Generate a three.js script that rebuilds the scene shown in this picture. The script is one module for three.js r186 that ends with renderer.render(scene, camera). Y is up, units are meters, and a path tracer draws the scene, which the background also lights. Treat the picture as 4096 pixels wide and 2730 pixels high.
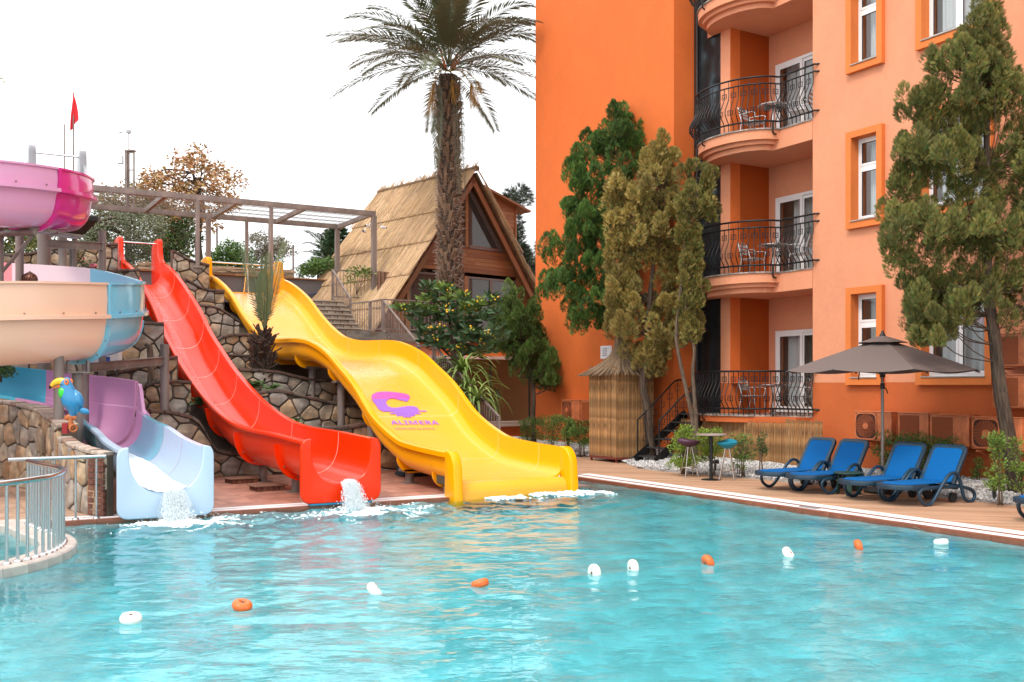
import * as THREE from 'three';
import { mergeGeometries, mergeVertices, toCreasedNormals } from 'three/addons/utils/BufferGeometryUtils.js';
import { RoundedBoxGeometry } from 'three/addons/geometries/RoundedBoxGeometry.js';
import { FontLoader } from 'three/addons/loaders/FontLoader.js';
import { MarchingCubes } from 'three/addons/objects/MarchingCubes.js';

// ---------- camera, sky, sun, exposure ----------
// World axes follow the pool: x runs across to the hotel facade, -z runs along the pool's long edge away from the viewer.
const scene = new THREE.Scene();
const EYE = 1.8, YAW = Math.PI / 6, FOCAL = 4000, PX = 2048, HORIZON = 1545;   // in pixels of the 4096 x 2730 photograph
const camera = new THREE.PerspectiveCamera(2 * Math.atan(1365 / FOCAL) * 180 / Math.PI, 1024 / 682, 0.1, 900);
camera.position.set(0, EYE, 0);
camera.lookAt(Math.sin(YAW), EYE, -Math.cos(YAW));
camera.setViewOffset(1024, 682, 0, -45, 1024, 682);                              // the lens is shifted up: level horizon below the middle

const renderer = new THREE.WebGLRenderer();
renderer.toneMapping = THREE.LinearToneMapping;
renderer.toneMappingExposure = 2.05;
renderer.shadowMap.enabled = true;

const SUN_DIR = new THREE.Vector3(-0.62, 0.9, 0.38).normalize();
{
  // an overcast sky: bright white cloud all over, a little brighter round the veiled sun
  const w = 256, h = 128, data = new Float32Array(w * h * 4), v = new THREE.Vector3();
  for (let j = 0; j < h; j++) for (let i = 0; i < w; i++) {
    const lat = (j / (h - 1) - 0.5) * Math.PI, lon = (i / w - 0.5) * 2 * Math.PI;
    v.set(Math.cos(lat) * Math.cos(lon), Math.sin(lat), Math.cos(lat) * Math.sin(lon));
    const cloud = 0.03 * Math.sin(v.x * 7 + 2 * Math.sin(v.y * 9)) + 0.02 * Math.sin(v.z * 11 + 3 * v.x + 1.5 * Math.sin(v.y * 17));
    const near = Math.max(0, v.dot(SUN_DIR));
    const b = v.y < -0.02 ? 0.35 : 0.84 + 0.28 * Math.max(0, v.y) + cloud + 0.22 * Math.pow(near, 5);
    data.set([b * 0.985, b * 1.0, b * 1.02, 1], (j * w + i) * 4);
  }
  const sky = new THREE.DataTexture(data, w, h, THREE.RGBAFormat, THREE.FloatType);
  sky.mapping = THREE.EquirectangularReflectionMapping; sky.magFilter = sky.minFilter = THREE.LinearFilter; sky.needsUpdate = true;
  scene.background = sky; scene.environment = sky;
}
const sun = new THREE.DirectionalLight(0xfff3e4, 0.95);
sun.position.copy(SUN_DIR).multiplyScalar(60).add(new THREE.Vector3(8, 0, -16)); sun.target.position.set(8, 0, -16);
sun.castShadow = true; sun.shadow.radius = 26; sun.shadow.mapSize.set(2048, 2048);
Object.assign(sun.shadow.camera, { left: -32, right: 32, top: 32, bottom: -32, near: 1, far: 140 });
scene.add(sun, sun.target);

// ---------- helpers ----------
let seedState = 7;
const seed = (n) => { seedState = n >>> 0; };
const rnd = () => { seedState = (seedState + 0x6D2B79F5) >>> 0; let t = seedState; t = Math.imul(t ^ (t >>> 15), t | 1); t ^= t + Math.imul(t ^ (t >>> 7), t | 61); return ((t ^ (t >>> 14)) >>> 0) / 4294967296; };
const rr = (a, b) => a + (b - a) * rnd();
const pick = (a) => a[Math.floor(rnd() * a.length) % a.length];
const clamp = (x, a, b) => Math.min(b, Math.max(a, x));
const lerp = (a, b, t) => a + (b - a) * t;
const smooth = (t) => { t = clamp(t, 0, 1); return t * t * (3 - 2 * t); };
const V = (x, y, z) => new THREE.Vector3(x, y, z);
const V2 = (x, y) => new THREE.Vector2(x, y);
const SI = Math.sin(YAW), CO = Math.cos(YAW);
// photograph pixel -> point on a plane of the place
const kx = (px) => (px - PX) / FOCAL;
const atD = (px, py, d) => { const r = kx(px) * d; return V(r * CO + d * SI, EYE + (HORIZON - py) / FOCAL * d, r * SI - d * CO); };
const onY = (px, py, y = 0) => atD(px, py, FOCAL * (EYE - y) / (py - HORIZON));
const onX = (px, py, x) => atD(px, py, x / (CO * kx(px) + SI));
const onZ = (px, py, z) => atD(px, py, z / (SI * kx(px) - CO));
const hash = (a, b = 0, c = 0) => { let t = Math.imul(a | 0, 374761393) ^ Math.imul(b | 0, 668265263) ^ Math.imul(c | 0, 2147483647 ^ 69069); t = Math.imul(t ^ (t >>> 13), 1274126177); return ((t ^ (t >>> 16)) >>> 0) / 4294967296; };
const vnoise = (x, y, s = 0, per = 0) => {
  const xi = Math.floor(x), yi = Math.floor(y), fx = smooth(x - xi), fy = smooth(y - yi), w = (a) => per ? ((a % per) + per) % per : a;
  return lerp(lerp(hash(w(xi), w(yi), s), hash(w(xi + 1), w(yi), s), fx), lerp(hash(w(xi), w(yi + 1), s), hash(w(xi + 1), w(yi + 1), s), fx), fy);
};
const fbm = (x, y, s, oct = 4, per = 0) => { let a = 0, k = 0.5, t = 0; for (let i = 0; i < oct; i++) { a += k * vnoise(x, y, s + i * 17, per); t += k; x *= 2; y *= 2; per *= 2; k *= 0.5; } return a / t; };
// a piecewise smooth curve through (x, y) pairs with x rising
const curve = (pts) => {
  const xs = pts.map((p) => p[0]), ys = pts.map((p) => p[1]), n = xs.length;
  const m = xs.map((_, i) => i === 0 ? (ys[1] - ys[0]) / (xs[1] - xs[0]) : i === n - 1 ? (ys[n - 1] - ys[n - 2]) / (xs[n - 1] - xs[n - 2]) : (ys[i + 1] - ys[i - 1]) / (xs[i + 1] - xs[i - 1]));
  return (x) => {
    if (x <= xs[0]) return ys[0]; if (x >= xs[n - 1]) return ys[n - 1];
    let i = 0; while (x > xs[i + 1]) i++;
    const h = xs[i + 1] - xs[i], t = (x - xs[i]) / h, t2 = t * t, t3 = t2 * t;
    return (2 * t3 - 3 * t2 + 1) * ys[i] + (t3 - 2 * t2 + t) * h * m[i] + (3 * t2 - 2 * t3) * ys[i + 1] + (t3 - t2) * h * m[i + 1];
  };
};

// textures: grain, wear and fine relief only
const texOf = (n, f, { srgb = true, metres = 1, metresV } = {}) => {
  const d = new Uint8Array(n * n * 4);
  for (let j = 0; j < n; j++) for (let i = 0; i < n; i++) { const c = f(i / n, j / n); const a = Array.isArray(c) ? c : [c, c, c]; d.set([clamp(a[0], 0, 1) * 255, clamp(a[1], 0, 1) * 255, clamp(a[2], 0, 1) * 255, 255], (j * n + i) * 4); }
  const t = new THREE.DataTexture(d, n, n); t.wrapS = t.wrapT = THREE.RepeatWrapping; t.magFilter = THREE.LinearFilter; t.minFilter = THREE.LinearMipmapLinearFilter; t.generateMipmaps = true;
  if (srgb) t.colorSpace = THREE.SRGBColorSpace; t.repeat.set(1 / metres, 1 / (metresV || metres)); t.needsUpdate = true; return t;
};
const T = {};
T.plaster = texOf(512, (u, v) => { const a = fbm(u * 8, v * 8, 3, 5, 8), b = fbm(u * 64, v * 64, 9, 2, 64), st = fbm(u * 24, v * 5, 31, 3, 0); const g = 0.94 + 0.055 * (a - 0.5) + 0.03 * (b - 0.5) + 0.02 * (st - 0.5); return [g, g * 0.995, g * 0.99]; }, { metres: 4 });
T.plasterBump = texOf(256, (u, v) => fbm(u * 32, v * 32, 5, 4, 32), { srgb: false, metres: 1.5 });
T.wood = texOf(256, (u, v) => { const g = 0.78 + 0.22 * fbm(u * 4, v * 40, 12, 4, 0) + 0.1 * (fbm(u * 3, v * 160, 44, 2) - 0.5); const k = Math.max(0, 1 - 30 * Math.hypot((u - 0.37) * 3, v - 0.42)); return [g - 0.3 * k, (g - 0.36 * k) * 0.98, (g - 0.4 * k) * 0.95]; }, { metres: 1.6, metresV: 0.5 });
T.stone = texOf(256, (u, v) => { const a = fbm(u * 6, v * 6, 21, 5, 6), b = fbm(u * 3, v * 12, 77, 4), r = fbm(u * 5, v * 5, 51, 3, 5); const g = 0.72 + 0.36 * (a - 0.5) + 0.25 * (b - 0.5); const rust = Math.max(0, r - 0.55) * 1.2; return [g + rust * 0.12, g - rust * 0.1, g - rust * 0.3]; }, { metres: 0.9 });
T.stoneBump = texOf(256, (u, v) => 0.6 * fbm(u * 8, v * 8, 61, 5, 8) + 0.4 * fbm(u * 5, v * 20, 62, 3), { srgb: false, metres: 0.6 });
T.mottle = texOf(256, (u, v) => { const g = 0.86 + 0.28 * (fbm(u * 8, v * 8, 91, 5, 8) - 0.5); return [g, g, g]; }, { metres: 1 });
T.tile = texOf(256, (u, v) => { const g = 0.85 + 0.3 * (fbm(u * 6, v * 6, 41, 5, 6) - 0.5) - 0.25 * Math.max(0, fbm(u * 14, v * 14, 47, 3, 14) - 0.62); return [g, g * 0.985, g * 0.97]; }, { metres: 1.3 });
T.bark = texOf(256, (u, v) => { const g = 0.55 + 0.6 * (fbm(u * 18, v * 5, 15, 4) - 0.3); return [g, g * 0.95, g * 0.9]; }, { metres: 0.5, metresV: 0.9 });
T.barkBump = texOf(256, (u, v) => fbm(u * 20, v * 4, 19, 4), { srgb: false, metres: 0.4, metresV: 0.8 });
T.weave = texOf(128, (u, v) => 0.9 + 0.1 * Math.sin(u * 2 * Math.PI * 32) * Math.sin(v * 2 * Math.PI * 32), { metres: 0.16 });
T.scuff = texOf(256, (u, v) => { const g = 0.45 + 0.5 * fbm(u * 10, v * 10, 33, 5, 10); return [g, g, g]; }, { srgb: false, metres: 1.5 });

T.rippleBump = texOf(512, (u, v) => 0.6 * fbm(u * 10, v * 22, 71, 4, 0) + 0.4 * fbm(u * 22, v * 40, 75, 3, 0), { srgb: false, metres: 2.4 });

const mats = new Map();
function mat(color, roughness = 0.7, o = {}) {
  const key = JSON.stringify([color, roughness, Object.keys(o).map((k) => [k, o[k] && o[k].isTexture ? o[k].uuid : o[k]])]);
  if (mats.has(key)) return mats.get(key);
  const phys = ['transmission', 'clearcoat', 'sheen', 'thickness', 'specularIntensity'].some((k) => k in o);
  const m = new (phys ? THREE.MeshPhysicalMaterial : THREE.MeshStandardMaterial)({ roughness, side: THREE.DoubleSide, ...o });
  m.color = Array.isArray(color) ? new THREE.Color().setRGB(...color) : new THREE.Color(color);
  mats.set(key, m); return m;
}
// geometry: everything ends up un-indexed with position, normal and uv
const G = (g) => { const n = g.index ? g.toNonIndexed() : g; for (const k of Object.keys(n.attributes)) if (!['position', 'normal', 'uv'].includes(k)) n.deleteAttribute(k); if (!n.attributes.normal) n.computeVertexNormals(); if (!n.attributes.uv) { const c = n.attributes.position.count, p = n.attributes.position, u = new Float32Array(c * 2); for (let i = 0; i < c; i++) { u[2 * i] = p.getX(i) + p.getZ(i) * 0.7; u[2 * i + 1] = p.getY(i) + p.getZ(i) * 0.3; } n.setAttribute('uv', new THREE.BufferAttribute(u, 2)); } n.morphAttributes = {}; return n; };
const join = (...l) => mergeGeometries(l.flat(9).map(G), false);
function box(w, h, d, x = 0, y = 0, z = 0) {
  const g = new THREE.BoxGeometry(w, h, d), uv = g.attributes.uv, dims = [[d, h], [d, h], [w, d], [w, d], [w, h], [w, h]];
  for (let i = 0; i < 24; i++) { const [a, b] = dims[Math.floor(i / 4)]; uv.setXY(i, uv.getX(i) * a, uv.getY(i) * b); }
  return g.translate(x, y, z);
}
const span = (x0, x1, y0, y1, z0, z1) => { const g = box(x1 - x0, y1 - y0, z1 - z0, (x0 + x1) / 2, (y0 + y1) / 2, (z0 + z1) / 2), u = g.attributes.uv; for (let i = 0; i < u.count; i++) u.setXY(i, u.getX(i) + x0 * 0.37 + z0 * 0.61, u.getY(i) + y0); return g; };
const rbox = (w, h, d, r = 0.01, x = 0, y = 0, z = 0, s = 2) => new RoundedBoxGeometry(w, h, d, s, Math.min(r, w / 2.01, h / 2.01, d / 2.01)).translate(x, y, z);
function rod(a, b, r0, r1 = r0, n = 8, open = false) {
  const d = new THREE.Vector3().subVectors(b, a), L = d.length(), g = new THREE.CylinderGeometry(r1, r0, L, n, 1, open);
  const uv = g.attributes.uv; for (let i = 0; i < uv.count; i++) uv.setXY(i, uv.getX(i) * 6.28 * r0, uv.getY(i) * L);
  g.translate(0, L / 2, 0).applyQuaternion(new THREE.Quaternion().setFromUnitVectors(V(0, 1, 0), d.divideScalar(L))); return g.translate(a.x, a.y, a.z);
}
const beam = (a, b, w, h) => { // a bar of w x h section, h upright
  const d = new THREE.Vector3().subVectors(b, a), L = d.length(), g = box(w, h, L), m = new THREE.Matrix4(); d.normalize();
  const x = new THREE.Vector3().crossVectors(Math.abs(d.y) > 0.99 ? V(1, 0, 0) : V(0, 1, 0), d).normalize(), y = new THREE.Vector3().crossVectors(d, x);
  return g.applyMatrix4(m.makeBasis(x, y, d)).translate((a.x + b.x) / 2, (a.y + b.y) / 2, (a.z + b.z) / 2);
};
const tube = (pts, r, seg = 0, n = 8, closed = false, tension = 0.5) => new THREE.TubeGeometry(new THREE.CatmullRomCurve3(pts, closed, 'catmullrom', tension), seg || pts.length * 4, r, n, closed);
const lathe = (pts, n = 24) => new THREE.LatheGeometry(pts.map((p) => V2(p[0], p[1])), n);
const polyShape = (pts) => { const s = new THREE.Shape(); pts.forEach((p, i) => i ? s.lineTo(p[0], p[1]) : s.moveTo(p[0], p[1])); s.closePath(); return s; };
const extrude = (shape, depth, bevel = 0, seg = 2, cs = 12) => new THREE.ExtrudeGeometry(shape, { depth, bevelEnabled: bevel > 0, bevelSize: bevel, bevelThickness: bevel, bevelSegments: seg, curveSegments: cs });
// a loop or strip of 2-d profile points swept through frames {p, x, y}
function sweep(profile, frames, closed = true, crease = 0.6) {
  const n = profile.length, m = frames.length, pos = [], uv = [], idx = [];
  let s = 0, lens = [0]; for (let i = 1; i <= n; i++) { const a = profile[i - 1], b = profile[i % n]; lens.push(lens[i - 1] + Math.hypot(a[0] - b[0], a[1] - b[1])); }
  for (let j = 0; j < m; j++) {
    if (j) s += frames[j].p.distanceTo(frames[j - 1].p);
    const pr = typeof frames[j].profile === 'object' ? frames[j].profile : profile;
    for (let i = 0; i < n; i++) { const q = frames[j].p.clone().addScaledVector(frames[j].x, pr[i][0]).addScaledVector(frames[j].y, pr[i][1]); pos.push(q.x, q.y, q.z); uv.push(lens[i], s); }
  }
  const N = closed ? n : n - 1;
  for (let j = 0; j < m - 1; j++) for (let i = 0; i < N; i++) { const a = j * n + i, b = j * n + (i + 1) % n, c = a + n, d = b + n; idx.push(a, c, b, b, c, d); }
  if (closed) { const cap = THREE.ShapeUtils.triangulateShape(profile.map((p) => V2(p[0], p[1])), []); for (const [a, b, c] of cap) { idx.push(a, b, c); const o = (m - 1) * n; idx.push(o + a, o + c, o + b); } }
  const g = new THREE.BufferGeometry(); g.setAttribute('position', new THREE.Float32BufferAttribute(pos, 3)); g.setAttribute('uv', new THREE.Float32BufferAttribute(uv, 2)); g.setIndex(idx);
  return toCreasedNormals(g, crease);
}

const used = new Map();
const numbered = (n) => { const k = used.get(n) || 0; used.set(n, k + 1); return k ? n + '_' + String(k).padStart(3, '0') : n; };
function mesh(name, geo, m, parent) {
  const g = Array.isArray(geo) ? join(geo) : geo; if (!g.attributes.normal) g.computeVertexNormals();
  const o = new THREE.Mesh(g, m); o.castShadow = o.receiveShadow = true; o.name = parent ? name : numbered(name); (parent || scene).add(o); return o;
}
function thing(name, label, category, pos = [0, 0, 0], turn = 0, group) {
  const o = new THREE.Group(); o.name = numbered(name); scene.add(o); o.position.set(...pos); o.rotation.y = turn; o.userData = { label, category }; if (group) o.userData.group = group; return o;
}
const tag = (o, label, category, group) => { Object.assign(o.userData, { label, category }); if (group) o.userData.group = group; return o; };
const structure = (name, geo, m, label) => { const o = mesh(name, geo, m); o.userData = { kind: 'structure' }; if (label) o.userData.label = label; return o; };
const structGroup = (name, label) => { const o = new THREE.Group(); o.name = numbered(name); scene.add(o); o.userData = { kind: 'structure' }; if (label) o.userData.label = label; return o; };
function copyOf(root, pos, turn, label, group) { const r = root.clone(); r.name = numbered(root.name.replace(/_\d{3}$/, '')); r.userData = { ...root.userData, label: label || root.userData.label }; if (group) r.userData.group = group; scene.add(r); r.position.set(...pos); if (turn !== undefined) r.rotation.y = turn; return r; }
function scatter(name, geo, m, list, parent, colors) {
  const o = new THREE.InstancedMesh(geo, m, list.length); list.forEach((x, i) => o.setMatrixAt(i, x)); if (colors) { const c = new THREE.Color(); colors.forEach((q, i) => o.setColorAt(i, c.setRGB(...q))); }
  o.name = parent ? name : numbered(name); o.castShadow = o.receiveShadow = true; o.userData.kind = 'stuff'; (parent || scene).add(o); return o;
}
const place = (p, q, s) => new THREE.Matrix4().compose(p, q, typeof s === 'number' ? V(s, s, s) : s);
const quat = (ex, ey, ez) => new THREE.Quaternion().setFromEuler(new THREE.Euler(ex, ey, ez, 'YXZ'));
const facing = (dir, spin = 0) => new THREE.Quaternion().setFromUnitVectors(V(0, 1, 0), dir.clone().normalize()).multiply(new THREE.Quaternion().setFromAxisAngle(V(0, 1, 0), spin));
// ---------- the setting: ground, pool, water, decks ----------
const POOL = { x0: -9, x1: 11, z0: -14.5, z1: -2, nx: 7.35, nz: -16.35, floor: -1.35, water: -0.045 };
structure('ground', (() => { // one sheet to the horizon with the pool cut out
  const s = polyShape([[-400, -400], [400, -400], [400, 400], [-400, 400]]);
  const h = new THREE.Path(); [[POOL.x0, -POOL.z1], [POOL.x0, -POOL.z0], [POOL.nx, -POOL.z0], [POOL.nx, -POOL.nz], [POOL.x1, -POOL.nz], [POOL.x1, -POOL.z1]].forEach((p, i) => i ? h.lineTo(...p) : h.moveTo(...p)); h.closePath(); s.holes.push(h);
  return new THREE.ShapeGeometry(s).rotateX(-Math.PI / 2).translate(0, -0.06, 0);
})(), mat([0.3, 0.22, 0.17], 0.9, { map: T.tile }));
const poolTile = mat([0.72, 0.93, 0.94], 0.5, { map: T.mottle });
structure('pool_floor', span(POOL.x0 - 0.1, POOL.x1 + 0.1, POOL.floor - 0.1, POOL.floor, POOL.nz - 0.1, POOL.z1 + 0.1), poolTile);
const brownEdge = mat([0.36, 0.115, 0.06], 0.35, { map: T.mottle });
{
  const wallTop = -0.16, g = structGroup('pool_wall');
  const W = (x0, x1, z0, z1) => { mesh('tiled_wall', span(x0, x1, POOL.floor, wallTop, z0, z1), poolTile, g); };
  W(POOL.x1, POOL.x1 + 0.2, POOL.nz - 0.2, POOL.z1); W(POOL.x0 - 0.2, POOL.x0, POOL.z0 - 0.2, POOL.z1); W(POOL.x0, POOL.nx, POOL.z0 - 0.2, POOL.z0); W(POOL.nx - 0.2, POOL.nx, POOL.nz - 0.2, POOL.z0 - 0.2); W(POOL.nx, POOL.x1, POOL.nz - 0.2, POOL.nz); W(POOL.x0, POOL.x1, POOL.z1, POOL.z1 + 0.2);
}
// water: the rippled surface; the floor and walls of the pool close the volume below it
const slideWash = [[8.4, -13.9, 1.5], [5.35, -13.7, 1.0], [2.8, -13.6, 0.9]];
const ripple = (x, z) => {
  const n = (a, b, s) => fbm(a, b, s, 3) - 0.5;
  const a = x * CO + z * SI, b = x * SI - z * CO;   // along and across the wind ripples
  let h = 0.03 * n(a * 0.55, b * 0.9, 3) + 0.026 * n(a * 1.1 + 0.4 * b, b * 2.2 - 0.3 * a, 11) + 0.017 * n(a * 2.6 - b * 0.7, b * 5.2 + 0.4 * a, 23) + 0.0075 * n(a * 5.5 + b, b * 10.5, 37);
  for (const [cx, cz, a] of slideWash) { const d = Math.hypot(x - cx, z - cz), f = Math.exp(-d * d / (5 * a)); h += f * (0.014 * Math.sin(d * 9 + 4 * vnoise(x, z, 5)) + 0.05 * n(x * 5, z * 5, 71)); }
  for (const [cx, cz] of [[3.3, -8.2], [2.1, -9.4], [4.9, -7.3]]) { const d = Math.hypot(x - cx, z - cz); if (d < 1.4) h += 0.004 * Math.sin(d * 26) * Math.exp(-d * 2.2); }
  return h;
};
{
  const wy = POOL.water, cells = [], e = -0.01, pos = [], idx = [];
  const fine = 0.045, X0 = -1.5, X1 = POOL.x1 - e, Z0 = POOL.z0 + e, Z1 = -3.5;
  const grid = (x0, x1, z0, z1, st) => { const nx = Math.max(1, Math.round((x1 - x0) / st)), nz = Math.max(1, Math.round((z1 - z0) / st)), o = pos.length / 3; for (let j = 0; j <= nz; j++) for (let i = 0; i <= nx; i++) { const x = lerp(x0, x1, i / nx), z = lerp(z0, z1, j / nz); pos.push(x, wy + ripple(x, z), z); } for (let j = 0; j < nz; j++) for (let i = 0; i < nx; i++) { const a = o + j * (nx + 1) + i, b = a + 1, c = a + nx + 1; idx.push(a, c, b, b, c, c + 1); } };
  grid(X0, X1, Z0, Z1, fine); grid(POOL.nx + e, X1, POOL.nz + e, Z0, fine); grid(POOL.x0 + e, X0, Z0, Z1, 0.15); grid(POOL.x0 + e, X1, Z1, POOL.z1 - e, 0.15);
  const g = new THREE.BufferGeometry(); g.setAttribute('position', new THREE.Float32BufferAttribute(pos, 3)); g.setIndex(idx); const top = mergeVertices(g, 1e-3); top.computeVertexNormals(); { const p = top.attributes.position, u = new Float32Array(p.count * 2); for (let i = 0; i < p.count; i++) { u[2 * i] = p.getX(i) * CO + p.getZ(i) * SI; u[2 * i + 1] = p.getX(i) * SI - p.getZ(i) * CO; } top.setAttribute('uv', new THREE.BufferAttribute(u, 2)); }
  const water = structure('water', top, mat([1, 1, 1], 0.015, { transmission: 1, thickness: 1.2, bumpMap: T.rippleBump, bumpScale: 0.011, ior: 1.33, attenuationColor: new THREE.Color().setRGB(0.1, 0.74, 0.86), attenuationDistance: 5.8 }), 'rippled turquoise pool water');
}
// overflow channel: brown edge tile, two white slotted gratings with a brown line between them
const gratingWhite = mat([0.86, 0.83, 0.82], 0.45);
function coping(name, dir, a, b, edge, out, lanes) { // dir 'x' or 'z': the way the edge runs from a to b; edge: its place; out: +1/-1 away from the water
  const g = structGroup(name), L = b - a, at = (u0, u1, y0, y1, s0, s1) => { const e0 = edge + out * u0, e1 = edge + out * u1, lo = Math.min(e0, e1), hi = Math.max(e0, e1); return dir === 'z' ? span(lo, hi, y0, y1, s0, s1) : span(s0, s1, y0, y1, lo, hi); };
  const [w0, w1, w2, w3, w4] = lanes;
  const n = Math.round(L / 0.5); for (let i = 0; i < n; i++) { const s0 = a + L * i / n + 0.003, s1 = a + L * (i + 1) / n - 0.003; mesh('edge_tile', at(-0.015, w0, -0.17, -0.004 + 0.002 * hash(i, 3), s0, s1), brownEdge, g); }
  mesh('brown_strip', at(w1 + 0.001, w2 - 0.001, -0.08, -0.002, a, b), brownEdge, g); mesh('channel_bed', at(w0, w4, -0.14, -0.1, a, b), mat([0.42, 0.4, 0.38], 0.8), g);
  for (const [l0, l1] of [[w0, w1], [w2, w3]]) {
    const bars = []; for (let s = a + 0.012; s < b; s += 0.034) bars.push(at(l0 + 0.016, l1 - 0.016, -0.03, -0.001, s - 0.011, s + 0.011));
    bars.push(at(l0 + 0.003, l0 + 0.016, -0.035, 0.0, a, b), at(l1 - 0.016, l1 - 0.003, -0.035, 0.0, a, b), at((l0 + l1) / 2 - 0.008, (l0 + l1) / 2 + 0.008, -0.03, 0.0008, a, b));
    const o = mesh('grating', bars, gratingWhite, g); o.userData.kind = 'stuff';
  }
  return g;
}
coping('pool_coping', 'z', -17.05, -2, 11, 1, [0.11, 0.29, 0.4, 0.68, 0.68]);
coping('pool_coping', 'x', 7.1, 10.995, -16.35, -1, [0.11, 0.29, 0.4, 0.68, 0.68]);
coping('pool_coping', 'x', -9, 7.34, -14.5, -1, [0.09, 0.25, 0.3, 0.48, 0.48]);
mesh('skimmer_plate', rbox(0.1, 0.012, 0.34, 0.004), mat([0.35, 0.36, 0.37], 0.4, { metalness: 0.6 })).position.set(11.33, 0.008, -10.6);
scene.children[scene.children.length - 1].position.x = 11.2; tag(scene.children[scene.children.length - 1], 'small grey metal skimmer plate set in the white pool edge grating', 'drain cover');

// terracotta paving behind the pool, tile by tile
{
  const g = structGroup('paving'); seed(11);
  const red = [0, 1, 2, 3].map((i) => mat([0.5 + 0.03 * i, 0.235 + 0.018 * i, 0.17 + 0.012 * i], 0.55, { map: T.tile, bumpMap: T.plasterBump, bumpScale: 0.002 })), sand = [0, 1, 2].map((i) => mat([0.56 + 0.03 * i, 0.37 + 0.02 * i, 0.26 + 0.015 * i], 0.6, { map: T.tile }));
  const st = 0.46; for (let i = -6; i < 20; i++) for (let j = 0; j < 12; j++) { const x = i * st + 0.2, z = -15.02 - j * st; if (x + st > 10.3) continue; const t = mesh('tile', span(x + 0.003, x + st - 0.003, -0.04, 0.0005 + 0.003 * rnd(), z - st + 0.003, z - 0.003), x < 1.9 ? pick(sand) : pick(red), g); }
  mesh('joint_bed', span(-10, 10.3, -0.055, -0.006, -21, -15.005), mat([0.24, 0.17, 0.13], 0.9), g);
}
// timber deck, laid diagonally, board by board
{
  const g = structGroup('timber_deck'); seed(21);
  const tones = [[0.55, 0.33, 0.215], [0.6, 0.37, 0.245], [0.5, 0.3, 0.19], [0.64, 0.4, 0.27]].map((c) => mat(c, 0.62, { map: T.wood, bumpMap: T.wood, bumpScale: 0.0015 }));
  const clip = (poly, nx, nz, d) => { const out = []; for (let i = 0; i < poly.length; i++) { const a = poly[i], b = poly[(i + 1) % poly.length], da = a[0] * nx + a[1] * nz - d, db = b[0] * nx + b[1] * nz - d; if (da <= 0) out.push(a); if (da * db < 0) { const t = da / (da - db); out.push([lerp(a[0], b[0], t), lerp(a[1], b[1], t)]); } } return out; };
  const Q = Math.SQRT1_2, zones = [[11.685, 14.9, -26, -2.5], [9.6, 11.68, -26, -17.035]], w = 0.145, gap = 0.007;
  for (const [x0, x1, z0, z1] of zones) {
    const cs = [[x0, z0], [x1, z0], [x1, z1], [x0, z1]], loc = cs.map(([x, z]) => [(x + z) * Q, (x - z) * Q]);   // s along the board, t across
    const t0 = Math.min(...loc.map((p) => p[1])), t1 = Math.max(...loc.map((p) => p[1]));
    for (let k = Math.floor(t0 / w); k * w < t1; k++) {
      let p = clip(clip(loc.slice(), 0, 1, (k + 1) * w - gap), 0, -1, -k * w); if (p.length < 3) continue;
      const area = Math.abs(p.reduce((a, q, i) => a + q[0] * p[(i + 1) % p.length][1] - q[1] * p[(i + 1) % p.length][0], 0)); if (area < 0.01) continue;
      const e = extrude(polyShape(p.map((q) => [q[0], -q[1]])), 0.03); e.rotateX(-Math.PI / 2).translate(0, -0.03 + 0.0025 * rnd(), 0);
      const u = e.attributes.uv, off = rnd() * 7, offv = rnd() * 3; for (let i = 0; i < u.count; i++) u.setXY(i, u.getX(i) + off, u.getY(i) + offv);
      e.applyMatrix4(new THREE.Matrix4().set(Q, 0, Q, 0, 0, 1, 0, 0, Q, 0, -Q, 0, 0, 0, 0, 1)); e.computeVertexNormals(); mesh('board', e, pick(tones), g);
    }
    mesh('joist_bed', span(x0, x1, -0.05, -0.036, z0, z1), mat([0.3, 0.2, 0.14], 0.95), g);
  }
}
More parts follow.
